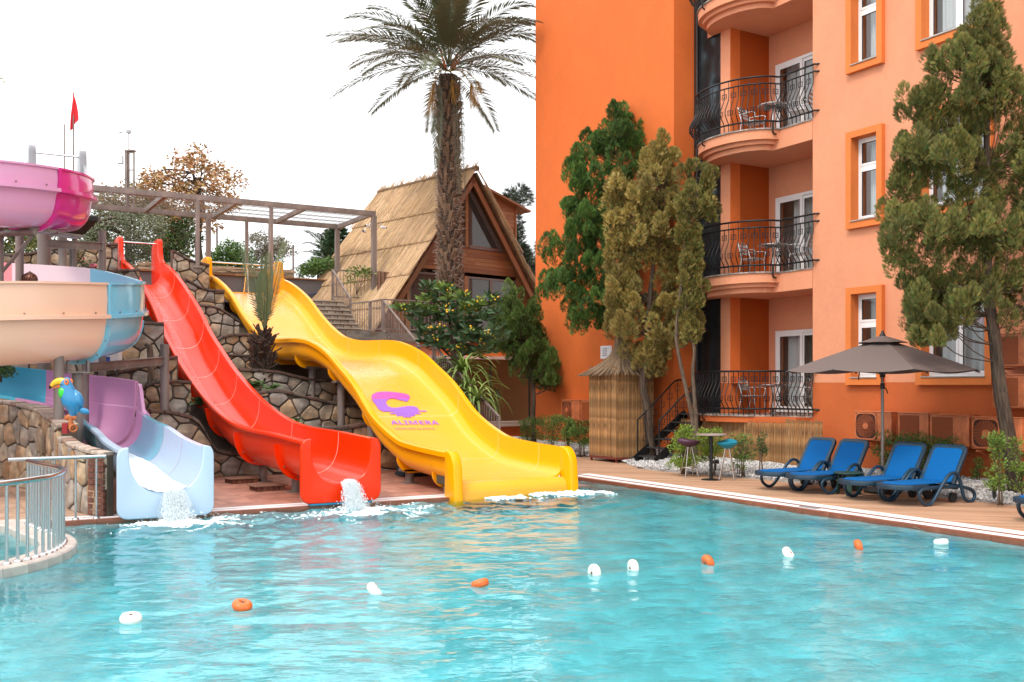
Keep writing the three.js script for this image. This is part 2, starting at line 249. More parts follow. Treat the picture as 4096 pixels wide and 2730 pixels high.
// white gravel beds along the hotel
{
  seed(31);
  const edgeX = curve([[-27, 14.3], [-22, 14.25], [-19.4, 14.1], [-18, 13.45], [-17, 13.2], [-15.5, 13.4], [-14.2, 13.7], [-12, 13.95], [-9.8, 14.0], [-3, 14.05]]);
  const heap = (x, z) => 0.02 + 0.05 * fbm(x * 1.5, z * 1.5, 5, 3) + 0.13 * smooth((x - edgeX(z)) / 1.2) * (z < -19 ? 1.8 : 1);
  const xw = (z) => z < -18.6 ? 15.25 : 15.95, P = [], I = [], nz = 120, nx = 10;
  for (let j = 0; j <= nz; j++) for (let i = 0; i <= nx; i++) { const z = lerp(-26.8, -3, j / nz), x = lerp(edgeX(z), xw(z), i / nx); P.push(x, i ? heap(x, z) : -0.03, z); }
  for (let j = 0; j < nz; j++) for (let i = 0; i < nx; i++) { const a = j * (nx + 1) + i; I.push(a, a + nx + 1, a + 1, a + 1, a + nx + 1, a + nx + 2); }
  const bg = new THREE.BufferGeometry(); bg.setAttribute('position', new THREE.Float32BufferAttribute(P, 3)); bg.setIndex(I); bg.computeVertexNormals();
  structure('gravel_bed', G(bg), mat([0.42, 0.4, 0.38], 0.95, { map: T.mottle }));
  const stone = new THREE.IcosahedronGeometry(1, 0), sp = stone.attributes.position; for (let i = 0; i < sp.count; i++) { const k = 0.75 + 0.4 * hash(Math.round(sp.getX(i) * 99), Math.round(sp.getY(i) * 99), Math.round(sp.getZ(i) * 99)); sp.setXYZ(i, sp.getX(i) * k, sp.getY(i) * k * 0.7, sp.getZ(i) * k * 0.9); } stone.computeVertexNormals();
  const L = [], C = []; for (let i = 0; i < 26000; i++) { const z = rr(-26.5, -6), x = edgeX(z) - 0.03 + Math.pow(rnd(), 0.8) * (xw(z) - edgeX(z)); const s = rr(0.014, 0.032); L.push(place(V(x, heap(x, z) + s * 0.3, z), quat(rr(0, 6), rr(0, 6), rr(0, 6)), s)); const g = rr(0.3, 0.66); C.push([g, g * 0.98, g * 0.97]); }
  const o = scatter('gravel', stone, mat([1, 1, 1], 0.85), L, null, C); o.userData.label = 'white and grey gravel along the hotel wall'; o.userData.category = 'gravel';
}
// kids' pool ledge: a curved white kerb that parts the two pools
const ledgePts = [[0.75, -14.6], [0.95, -14.2], [1.1, -13.4], [1.24, -12.6], [1.2, -12.05], [0.98, -11.45], [0.6, -11.0], [0, -10.7], [-1, -10.45], [-2.6, -10.3], [-4.5, -10.4]];
const ledgeCurve = new THREE.CatmullRomCurve3(ledgePts.map(([x, z]) => V(x, 0, z)));
{
  const g = structGroup('pool_ledge', 'curved pale stone kerb between the two pools'), N = 34, m1 = [mat([0.72, 0.66, 0.61], 0.5, { map: T.tile }), mat([0.68, 0.61, 0.57], 0.5, { map: T.tile })];
  const fr = (t) => { const p = ledgeCurve.getPointAt(t), d = ledgeCurve.getTangentAt(t); return { p, x: V(d.z, 0, -d.x).negate(), y: V(0, 1, 0) }; };
  for (let i = 0; i < N; i++) { const f = []; for (let k = 0; k <= 3; k++) f.push(fr(clamp((i + 0.01 + 0.98 * k / 3) / N, 0, 1))); mesh('kerb_stone', sweep([[-0.16, -0.12], [-0.16, 0.035], [-0.145, 0.05], [0.2, 0.05], [0.225, 0.03], [0.225, -0.12]], f), m1[i % 2], g); }
  const f = []; for (let k = 0; k <= 60; k++) f.push(fr(k / 60)); mesh('kerb_wall', sweep([[-0.12, POOL.floor], [-0.12, -0.1], [0.17, -0.1], [0.17, POOL.floor]], f), poolTile, g);
}
// ---------- the terraced hillside: stone walls stone by stone ----------
const stoneTones = [[0.7, 0.56, 0.41], [0.74, 0.55, 0.36], [0.55, 0.47, 0.39], [0.78, 0.63, 0.47], [0.5, 0.43, 0.38], [0.68, 0.46, 0.28], [0.62, 0.54, 0.46]].map((c) => mat(c, 0.85, { map: T.stone, bumpMap: T.stoneBump, bumpScale: 0.012 }));
const mortar = mat([0.15, 0.115, 0.085], 0.95, { map: T.mottle, bumpMap: T.stoneBump, bumpScale: 0.02 });
const capTones = [[0.2, 0.115, 0.085], [0.24, 0.13, 0.095], [0.17, 0.12, 0.095], [0.27, 0.2, 0.16]].map((c) => mat(c, 0.85, { map: T.stone, bumpMap: T.stoneBump, bumpScale: 0.008 }));
const brickTones = [[0.33, 0.12, 0.075], [0.27, 0.1, 0.07], [0.38, 0.16, 0.1]].map((c) => mat(c, 0.85, { map: T.stone, bumpMap: T.stoneBump, bumpScale: 0.006 }));
const paleCaps = [[0.62, 0.47, 0.38], [0.7, 0.56, 0.46], [0.5, 0.3, 0.22], [0.66, 0.54, 0.45]].map((c) => mat(c, 0.8, { map: T.stone, bumpMap: T.stoneBump, bumpScale: 0.006 }));
function stoneWall(g, { path, top, bottom, cell = 0.36, thick = 0.3, cap = true, sd = 1, squash = 0.8, capW = 0.08, capH = 0.06, keep = () => true, holes = [], caps = capTones }) {
  seed(sd * 977 + 5);
  const C = new THREE.CatmullRomCurve3(path.map(([x, z]) => V(x, 0, z)), false, 'catmullrom', 0.4), L = C.getLength();
  const frame = (u) => { const t = clamp(u / L, 0, 1), p = C.getPointAt(t), d = C.getTangentAt(t); return [p, V(-d.z, 0, d.x)]; };   // normal: to the left of a path that runs +x when seen from above with -z up, i.e. towards +z
  const at = (u, v, off) => { const [p, n] = frame(u); return V(p.x + n.x * off, v, p.z + n.z * off); };
  // the core of mortar
  const pos = [], idx = [], N = Math.max(8, Math.round(L / 0.15)), row = []; for (let i = 0; i <= N; i++) { const u = L * i / N; for (const [v, o] of [[bottom(u) - 0.05, 0], [top(u), 0], [top(u), -thick], [bottom(u) - 0.05, -thick]]) { const q = at(u, v, o); pos.push(q.x, q.y, q.z); } }
  for (let i = 0; i < N; i++) for (let k = 0; k < 3; k++) { const a = i * 4 + k; idx.push(a, a + 4, a + 1, a + 1, a + 4, a + 5); } idx.push(0, 1, 2, 0, 2, 3); const e0 = N * 4; idx.push(e0, e0 + 2, e0 + 1, e0, e0 + 3, e0 + 2);
  const cg = new THREE.BufferGeometry(); cg.setAttribute('position', new THREE.Float32BufferAttribute(pos, 3)); cg.setIndex(idx); mesh('mortar_core', toCreasedNormals(cg, 0.6), mortar, g);
  // irregular stones: cells round jittered points, each cut by the lines halfway to its neighbours
  let hiV = -1e9, loV = 1e9; for (let i = 0; i <= 20; i++) { hiV = Math.max(hiV, top(L * i / 20)); loV = Math.min(loV, bottom(L * i / 20)); }
  const sx = cell, sy = cell * squash, pts = []; for (let j = -1; j * sy < hiV - loV + sy; j++) for (let i = -1; i * sx < L + sx; i++) pts.push([(i + 0.5 + (j % 2) * 0.5 + rr(-0.38, 0.38)) * sx, loV + (j + 0.5 + rr(-0.38, 0.38)) * sy]);
  const cut = (poly, nx, ny, d) => { const out = []; for (let i = 0; i < poly.length; i++) { const a = poly[i], b = poly[(i + 1) % poly.length], da = a[0] * nx + a[1] * ny - d, db = b[0] * nx + b[1] * ny - d; if (da <= 0) out.push(a); if (da * db < 0) { const t = da / (da - db); out.push([lerp(a[0], b[0], t), lerp(a[1], b[1], t)]); } } return out; };
  for (const p of pts) {
    if (p[0] < -sx || p[0] > L + sx) continue;
    const uc = clamp(p[0], 0, L); if (p[1] > top(uc) + sy || p[1] < bottom(uc) - sy || !keep(uc, p[1])) continue;
    let poly = [[p[0] - 1, p[1] - 1], [p[0] + 1, p[1] - 1], [p[0] + 1, p[1] + 1], [p[0] - 1, p[1] + 1]]; const j = 0.012 + 0.01 * rnd();
    for (const q of pts) { const dx = q[0] - p[0], dy = q[1] - p[1], l = Math.hypot(dx, dy); if (l < 1e-6 || l > 1.5) continue; poly = cut(poly, dx / l, dy / l, (p[0] * dx + p[1] * dy) / l + l / 2 - j); if (poly.length < 3) break; }
    if (poly.length < 3) continue;
    const du = 0.05, ts = (top(uc + du) - top(uc - du)) / (2 * du), bs = (bottom(uc + du) - bottom(uc - du)) / (2 * du), tl = Math.hypot(ts, 1), bl = Math.hypot(bs, 1);
    poly = cut(poly, -ts / tl, 1 / tl, (-ts * uc + top(uc)) / tl - 0.012); if (poly.length > 2) poly = cut(poly, bs / bl, -1 / bl, (bs * uc - bottom(uc)) / bl - 0.006); if (poly.length > 2) poly = cut(poly, -1, 0, -0.01); if (poly.length > 2) poly = cut(poly, 1, 0, L - 0.01);
    for (const [hu, hv, hr] of holes) { const dx = hu - p[0], dy = hv - p[1], l = Math.hypot(dx, dy); if (l < hr) { poly = []; break; } if (l < hr + 0.6 && poly.length > 2) poly = cut(poly, dx / l, dy / l, (hu * dx + hv * dy) / l - hr); }
    if (poly.length < 3) continue;
    const area = Math.abs(poly.reduce((a, q, i) => { const b = poly[(i + 1) % poly.length]; return a + q[0] * b[1] - q[1] * b[0]; }, 0)) / 2; if (area < 0.004) continue;
    const ring = []; poly.forEach((a, i) => { const b = poly[(i + 1) % poly.length], l = Math.hypot(a[0] - b[0], a[1] - b[1]), k = Math.min(0.25, 0.024 / Math.max(l, 1e-3)); if (l < 0.015) return; ring.push([lerp(a[0], b[0], k), lerp(a[1], b[1], k)], [lerp(a[0], b[0], 1 - k), lerp(a[1], b[1], 1 - k)]); }); if (ring.length < 5) continue;
    const cx = ring.reduce((a, q) => a + q[0], 0) / ring.length, cy = ring.reduce((a, q) => a + q[1], 0) / ring.length, proud = rr(0.028, 0.06), n = ring.length, P = [], I = [], U = [], ru = rnd() * 9, rv = rnd() * 9, push = (u, v, o) => { const q = at(u, v, o); P.push(q.x, q.y, q.z); U.push(u + ru, v + rv); };
    ring.forEach((q) => push(q[0], q[1], -0.02)); ring.forEach((q) => push(q[0], q[1], proud * 0.75)); ring.forEach((q) => push(lerp(q[0], cx, 0.09), lerp(q[1], cy, 0.09), proud + 0.008 * rnd())); push(cx, cy, proud + 0.006);
    for (let i = 0; i < n; i++) { const k = (i + 1) % n; for (const o of [0, n]) I.push(o + i, o + k, o + n + i, o + k, o + n + k, o + n + i); I.push(2 * n + i, 2 * n + k, 3 * n); }
    const sg = new THREE.BufferGeometry(); sg.setAttribute('position', new THREE.Float32BufferAttribute(P, 3)); sg.setAttribute('uv', new THREE.Float32BufferAttribute(U, 2)); sg.setIndex(I); mesh('stone', toCreasedNormals(sg, 0.7), pick(stoneTones), g);
  }
  if (cap) { const n = Math.max(1, Math.round(L / 0.27)); for (let i = 0; i < n; i++) { const f = []; for (let k = 0; k <= 2; k++) { const u = L * (i + 0.02 + 0.96 * k / 2) / n, [p, nn] = frame(u); f.push({ p: V(p.x, top(u), p.z), x: nn, y: V(0, 1, 0) }); } const w = capW + rr(-0.012, 0.015), h = capH + rr(-0.008, 0.01); mesh('cap_stone', sweep([[-thick - 0.03, 0.002], [-thick - 0.03, h], [w - 0.015, h], [w, h * 0.7], [w, 0.002]], f), pick(caps), g); } }
}
const K = (a) => curve(a);
// tier walls between and beside the slides; heights read where the cap meets the photograph
const tiers = [
  { n: 'lowest fieldstone retaining wall standing on the terracotta paving behind the slides', path: [[3.52, -19.85], [4.0, -19.9], [4.6, -20.0], [5.4, -20.1], [6.2, -19.95], [7.6, -19.8], [8.8, -19.9], [10.1, -19.9]], top: K([[0, 1.3], [0.5, 1.24], [0.95, 1.05], [1.3, 0.5], [2.35, 0.5], [2.75, 0.8], [3.9, 0.9], [5.0, 1.02], [6.6, 1.25]]), bottom: () => 0, cell: 0.46 },
  { n: 'fieldstone tier wall with small fern beside the red slide', path: [[6.02, -21.5], [6.6, -21.25], [7.6, -21.3], [9.6, -21.5]], top: K([[0, 1.62], [0.5, 1.66], [1.2, 1.5], [2, 1.36], [3.6, 1.33]]), bottom: () => 0.75, cell: 0.36 },
  { n: 'fieldstone tier wall behind the short potted-looking palm trunk', path: [[6.02, -22.9], [6.8, -22.8], [8.6, -23.0]], top: K([[0, 2.15], [0.8, 2.1], [1.6, 1.94], [2.6, 1.9]]), bottom: () => 1.3, cell: 0.36 },
  { n: 'short fieldstone tier wall third above the fern', path: [[6.02, -24.2], [7.12, -24.2]], top: K([[0, 2.52], [0.6, 2.5], [1.1, 2.42]]), bottom: () => 1.85, cell: 0.34 },
  { n: 'short fieldstone tier wall with rising cap under the yellow slide bend', path: [[6.02, -25.5], [7.1, -25.5]], top: K([[0, 2.85], [0.4, 3.05], [1.1, 3.08]]), bottom: () => 2.35, cell: 0.34 },
  { n: 'fieldstone tier wall with cap sloping down to the yellow slide', path: [[6.02, -27.0], [7.1, -27.0]], top: K([[0, 3.92], [0.5, 3.85], [1.1, 3.5]]), bottom: () => 2.9, cell: 0.34 },
  { n: 'fieldstone tier wall with dished cap below the yellow start post', path: [[6.02, -28.6], [7.1, -28.6]], top: K([[0, 4.75], [0.5, 4.5], [1.1, 4.45]]), bottom: () => 3.4, cell: 0.34 },
  { n: 'topmost fieldstone wall between the red and the yellow start posts', path: [[6.04, -30.4], [7.1, -30.4]], top: K([[0, 5.75], [0.5, 5.5], [1.1, 5.36]]), bottom: () => 4.3, cell: 0.36 },
  { n: 'curved fieldstone wall holding the grass bed behind the spiral slide', path: [[1.2, -22.9], [2.4, -23.0], [3.4, -22.7], [4.55, -22.4]], top: K([[0, 1.95], [1.4, 1.95], [2.4, 2.1], [3.4, 2.4]]), bottom: () => 1.2, cell: 0.4 },
  { n: 'small fieldstone wall nose at the left rim of the red slide', path: [[3.5, -21.6], [4.0, -21.35], [4.62, -21.4]], top: K([[0, 1.6], [0.5, 1.85], [1.2, 1.85]]), bottom: () => 1.2, cell: 0.34 },
  { n: 'fieldstone pier beside the red slide next to the dead stump', path: [[3.55, -24.4], [4.62, -24.2]], top: K([[0, 3.0], [0.3, 3.2], [1.1, 3.22]]), bottom: () => 2.0, cell: 0.42 },
  { n: 'long fieldstone wall behind the spiral slide under the leafy shrub', path: [[-5.5, -24.2], [-2, -24.1], [1, -24.3], [3.4, -24.5]], top: K([[0, 2.9], [4, 2.9], [9, 3.0]]), bottom: () => 1.6, cell: 0.5 },
  { n: 'fieldstone wall with arched cap at the upper left rim of the red slide', path: [[1.8, -27.6], [3.2, -27.5], [4.62, -27.4]], top: K([[0, 4.3], [1.2, 4.4], [2.1, 4.7], [2.8, 4.8]]), bottom: () => 3.0, cell: 0.42 },
  { n: 'highest wavy fieldstone wall behind the spiral slide columns', path: [[-5.5, -31.4], [-2, -31.2], [0.5, -31.2], [2.6, -31.1], [4.62, -31.0]], top: K([[0, 5.6], [3, 5.75], [5, 5.6], [6.3, 5.45], [7.6, 5.45], [8.8, 5.75], [10.1, 5.9]]), bottom: () => 4.2, cell: 0.42 },
];
tiers.forEach((t, i) => { const g = thing('stone_wall', t.n, 'stone wall', [0, 0, 0], 0, 'terraced stone walls'); stoneWall(g, { ...t, sd: i + 1 }); });
// earth behind the walls
const redRim = curve([[-32.5, 5.5], [-31, 5.45], [-29.2, 4.97], [-26.4, 3.84], [-25.1, 3.15], [-23.85, 2.62], [-22.6, 2.13], [-20.3, 1.45], [-18.3, 1.11], [-15.8, 1.03], [-14.3, 0.98]]);
const yelRim = curve([[-32, 5.22], [-31.1, 5.19], [-30, 4.95], [-28.5, 4.43], [-27.3, 3.83], [-26.3, 3.4], [-25.35, 3.11], [-24.2, 2.97], [-22.5, 2.91], [-21.6, 2.82], [-20.5, 2.55], [-19.7, 2.22], [-18.9, 1.86], [-17.9, 1.26], [-16.8, 0.88], [-16.1, 0.79], [-14.4, 0.72]]);
{
  const gapT = [[-20, 0.78], [-21.5, 1.28], [-23, 1.88], [-24.3, 2.4], [-25.6, 2.95], [-27.1, 3.45], [-28.7, 4.4], [-30.5, 4.5], [-34.5, 5.2]], leftT = [[-20.4, 1.15], [-22.9, 1.8], [-24.6, 2.85], [-27.7, 4.2], [-31.4, 5.3]];
  const step = (l, z) => { let h = -0.05; for (const [zz, hh] of l) if (z < zz - 0.1) h = hh; return h; };
  const H = (x, z) => {
    if (z > -20.15) return -0.05;
    if (x < 3.5) return z > -23.2 ? -0.05 : step(leftT, z);
    if (x < 4.45) return step(leftT, z);
    if (z < -33.6 && x > 10.2) return -0.05;
    if (z < -34.2) return 5.2;
    if (z < -31.3 && x > 4.3) return 4.42;
    if (x < 6.12) return Math.min(redRim(z) - 1.0, step(gapT, z));
    if (x < 7.05) return step(gapT, z);
    if (x < 9.85) return Math.max(-0.05, Math.min(yelRim(z) - 1.1, z > -23.1 ? step(gapT, z) : 9));
    return x < 10 ? Math.max(0, yelRim(z) - 1.2) : z < -30.4 ? 4.42 : -0.05;
  };
  const xs = [], zs = []; for (let x = -14; x <= 12.45; x += 0.2) xs.push(x); for (let z = -46; z <= -19.95; z += z > -34.6 ? 0.2 : 1) zs.push(z);
  const P = [], I = []; for (const z of zs) for (const x of xs) P.push(x, H(x, z) + 0.04 * (fbm(x * 2, z * 2, 9, 3) - 0.5), z); const n = xs.length;
  for (let j = 0; j < zs.length - 1; j++) for (let i = 0; i < n - 1; i++) { const a = j * n + i; I.push(a, a + n, a + 1, a + 1, a + n, a + n + 1); }
  const g = new THREE.BufferGeometry(); g.setAttribute('position', new THREE.Float32BufferAttribute(P, 3)); g.setIndex(I); g.computeVertexNormals(); structure('hillside', G(g), mat([0.13, 0.1, 0.07], 0.95, { map: T.mottle }));
  structure('upper_ground', span(-120, 160, 3, 5.15, -160, -46), mat([0.16, 0.14, 0.09], 0.95));
}
// the stone wall in front of the spiral slide, with a step down to its brick-quoined end
{
  const g = thing('stone_wall', 'long low fieldstone wall with round drain hole and brick end beside the pale blue slide exit', 'stone wall', [0, 0, 0], 0, 'terraced stone walls');
  // path runs towards +z so that its face looks to -x
  stoneWall(g, { path: [[1.66, -16.5], [1.72, -15.8], [1.85, -15.1], [2.06, -14.74]], top: K([[0, 0.99], [1.3, 0.88], [1.95, 0.83]]), bottom: () => 0.0, cell: 0.3, squash: 1.25, sd: 41, caps: paleCaps, thick: 0.1, capW: 0.05, capH: 0.05 });
  stoneWall(g, { path: [[0.5, -21.2], [1.1, -20.3], [1.5, -19.0], [1.62, -17.6], [1.66, -16.51]], top: K([[0, 1.55], [2.4, 1.38], [3.5, 1.27], [5, 1.17]]), bottom: () => 0.0, cell: 0.36, squash: 1.05, sd: 42, caps: paleCaps, thick: 0.22, capW: 0.05, capH: 0.05, holes: [[3.42, 0.8, 0.2]] });
  const hp = V(1.625, 0.8, -18.05), nn = V(-0.99, 0, -0.1).normalize();
  const ring = 12; for (let i = 0; i < ring; i++) { const a = i / ring * Math.PI * 2, b = rbox(0.05, 0.075, 0.11, 0.01); b.translate(0, 0, 0.155); b.rotateX(a); mesh('brick', b.translate(hp.x - 0.03, hp.y, hp.z), pick(brickTones), g); }
  mesh('drain_hole', new THREE.CylinderGeometry(0.1, 0.1, 0.06, 20, 1, true).rotateZ(Math.PI / 2).translate(hp.x - 0.02, hp.y, hp.z), mat([0.1, 0.08, 0.06], 0.9), g);
  mesh('drain_back', new THREE.CircleGeometry(0.1, 20).rotateY(-Math.PI / 2).translate(hp.x - 0.004, hp.y, hp.z), mat([0.02, 0.017, 0.015], 0.9), g);
  for (let j = 0; j < 10; j++) for (let i = 0; i < 2; i++) { const w = j % 2 ? [0.2, 0.13] : [0.13, 0.2], o = i ? w[0] + w[1] / 2 : w[0] / 2, b = rbox(w[i] - 0.012, 0.074, 0.05, 0.008); b.rotateY(-1.02); mesh('brick', b.translate(2.05 - o * 0.52 - 0.025, 0.045 + j * 0.085, -14.745 - o * 0.85 + 0.02), pick(brickTones), g); }
}
// ---------- the water slides ----------
const gloss = (c, r = 0.22) => mat(c, r, { specularIntensity: 0.6 });
const steelPaint = mat([0.25, 0.205, 0.185], 0.5, { map: T.mottle });
const chrome = mat([0.72, 0.72, 0.72], 0.14, { metalness: 1 });
const bolt = mat([0.3, 0.24, 0.2], 0.45, { metalness: 0.7 });
const boltGeo = new THREE.CylinderGeometry(0.014, 0.016, 0.018, 6);
const seamMat = mat([0.85, 0.72, 0.6], 0.5), filmMat = mat([1, 1, 1], 0.08, { transmission: 0.97, thickness: 0, ior: 1.16, bumpMap: T.stoneBump, bumpScale: 0.02 });
const foamMat = mat([0.92, 0.96, 0.98], 0.5, { transmission: 0.25, thickness: 0 });
const inner = (a, D, p, n = 22) => { const l = []; for (let i = 0; i <= n; i++) { const t = Math.PI * i / n, c = Math.cos(t), s = Math.sin(t); l.push([-a * Math.sign(c) * Math.pow(Math.abs(c), 2 / p), -D * Math.pow(s, 2 / p)]); } return l; };
const troughProfile = (a, D, p, lip = 0.11, th = 0.035) => {
  const i = inner(a, D, p), o = inner(a + th, D + th, p).reverse();
  return [[-a - lip, -0.055], [-a - lip, -0.012], [-a - lip + 0.012, 0.004], [-a - 0.02, 0.004], ...i, [a + 0.02, 0.004], [a + lip - 0.012, 0.004], [a + lip, -0.012], [a + lip, -0.055], [a + lip - 0.02, -0.055], [a + th + 0.01, -0.075], ...o.slice(1, -1).map(([x, y]) => [x, Math.min(y, -0.075)]), [-a - th - 0.01, -0.075], [-a - lip + 0.02, -0.055]];
};
const ribProfile = (a, D, p, w = 0.075) => { const o1 = inner(a + 0.035, D + 0.035, p).filter((q) => q[1] < -0.1), o2 = inner(a + 0.035 + w, D + 0.035 + w, p).filter((q) => q[1] < -0.1); return [...o1, ...o2.reverse()]; };
const straight = (xc, rim, z0, z1, n) => { const f = []; for (let i = 0; i <= n; i++) { const z = lerp(z0, z1, i / n); f.push({ p: V(xc, rim(z), z), x: V(1, 0, 0), y: V(0, 1, 0) }); } return f; };
const seamStrip = (a, D, p, xc, y, z, w = 0.012) => sweep([...inner(a - 0.003, D - 0.003, p, 30)], [{ p: V(xc, y(z), z), x: V(1, 0, 0), y: V(0, 1, 0) }, { p: V(xc, y(z + w), z + w), x: V(1, 0, 0), y: V(0, 1, 0) }], false);
function legAt(g, x, z, top, r = 0.08) { mesh('support_post', new THREE.CylinderGeometry(r, r, top + 0.02, 18).translate(x, top / 2, z), steelPaint, g); mesh('saddle_plate', rbox(0.34, 0.05, 0.26, 0.008, x, top + 0.03, z), steelPaint, g); mesh('base_plate', rbox(0.3, 0.016, 0.3, 0.003, x, 0.008, z), steelPaint, g); }
// red body slide
{
  const g = thing('red_water_slide', 'narrow glossy red body slide running down the stone terraces into the pool', 'water slide'), xc = 5.335, a = 0.5, D = 0.68, p = 2.7;
  const red = gloss([0.8, 0.03, 0.0]), prof = troughProfile(a, D, p), rim = redRim;
  const cuts = [-31, -29.1, -27.2, -25.6, -24.0, -22.4, -20.6, -18.4, -15.9, -14.42];
  for (let i = 0; i < cuts.length - 1; i++) {
    const s = mesh('trough_section', sweep(prof, straight(xc, rim, cuts[i], cuts[i + 1], 12), true, 0.5), red, g);
    if (i) { mesh('seam', seamStrip(a, D, p, xc, rim, cuts[i]), seamMat, s); const rp = ribProfile(a, D, p); mesh('joint_flange', sweep(rp, straight(xc, rim, cuts[i] - 0.025, cuts[i] + 0.025, 1)), red, s); const b = []; for (const k of [4, 8, 13, 17]) { const q = ribProfile(a, D, p, 0.05)[k % rp.length] || rp[0]; b.push(boltGeo.clone().rotateX(Math.PI / 2).translate(xc + q[0], rim(cuts[i]) + q[1] - 0.02, cuts[i] + 0.035)); } mesh('bolt', b, bolt, s).userData.kind = 'stuff'; }
  }
  // flowing water on the left of the bed
  const wz = straight(xc, rim, -30.6, -14.36, 90), wp = inner(a - 0.012, D - 0.012, p, 40).filter((q) => q[0] > -0.44 && q[0] < 0.06 && q[1] < -0.4);
  wz.forEach((f, i) => { f.profile = wp.map(([x, y], k) => [x + 0.04 * (fbm(i * 0.3, k, 5, 2) - 0.5), y + 0.012 * fbm(i * 0.9, k * 0.7, 8, 3)]); }); mesh('flowing_water', sweep(wp, wz, false, 2), filmMat, g);
  // exit bumper: a rounded plate with a U cut out
  const yb = 0.06, yt = rim(-14.42), s = new THREE.Shape(), w = a + 0.115, r = 0.15; s.moveTo(-w, yt - r); s.lineTo(-w, yb + r); s.quadraticCurveTo(-w, yb, -w + r, yb); s.lineTo(w - r, yb); s.quadraticCurveTo(w, yb, w, yb + r); s.lineTo(w, yt - r); s.quadraticCurveTo(w, yt, w - 0.1, yt); const ii = inner(a, D, p).reverse(); ii.forEach(([x, y]) => s.lineTo(x, yt + y)); s.lineTo(-w + 0.1, yt); s.quadraticCurveTo(-w, yt, -w, yt - r);
  mesh('exit_bumper', toCreasedNormals(extrude(s, 0.04, 0.022, 3, 10).translate(xc, 0, -14.45), 0.5), red, g);
  mesh('blue_underside', rbox(2 * w - 0.24, 0.03, 0.12, 0.01, xc, yb - 0.035, -14.46), gloss([0.02, 0.25, 0.42]), g);
  // start posts with a grab bar
  const post = (sx) => { const sh = new THREE.Shape(); sh.moveTo(-32.5, 4.6); sh.lineTo(-32.5, 6.0); sh.quadraticCurveTo(-32.4, 6.2, -32.1, 6.22); sh.lineTo(-31.65, 6.24); sh.quadraticCurveTo(-31.5, 6.22, -31.48, 6.1); sh.lineTo(-31.42, 5.8); sh.quadraticCurveTo(-31.3, 5.5, -30.95, 5.45); sh.lineTo(-30.95, 4.75); sh.closePath(); return toCreasedNormals(extrude(sh, 0.1, 0.02, 2).rotateY(-Math.PI / 2).translate(xc + sx * (a + 0.06) + 0.05, 0, 0), 0.5); };
  mesh('start_post', post(-1), red, g); mesh('start_post', post(1), red, g); mesh('grab_bar', rod(V(xc - 0.55, 6.12, -31.75), V(xc + 0.55, 6.12, -31.75), 0.025), chrome, g);
  mesh('start_tub_floor', rbox(1.1, 0.06, 1.6, 0.02, xc, 4.76, -31.75), red, g);
  legAt(g, xc - 0.02, -16.55, 0.28, 0.075); legAt(g, xc, -18.6, 0.3); legAt(g, xc, -14.95, 0.2, 0.06);
}
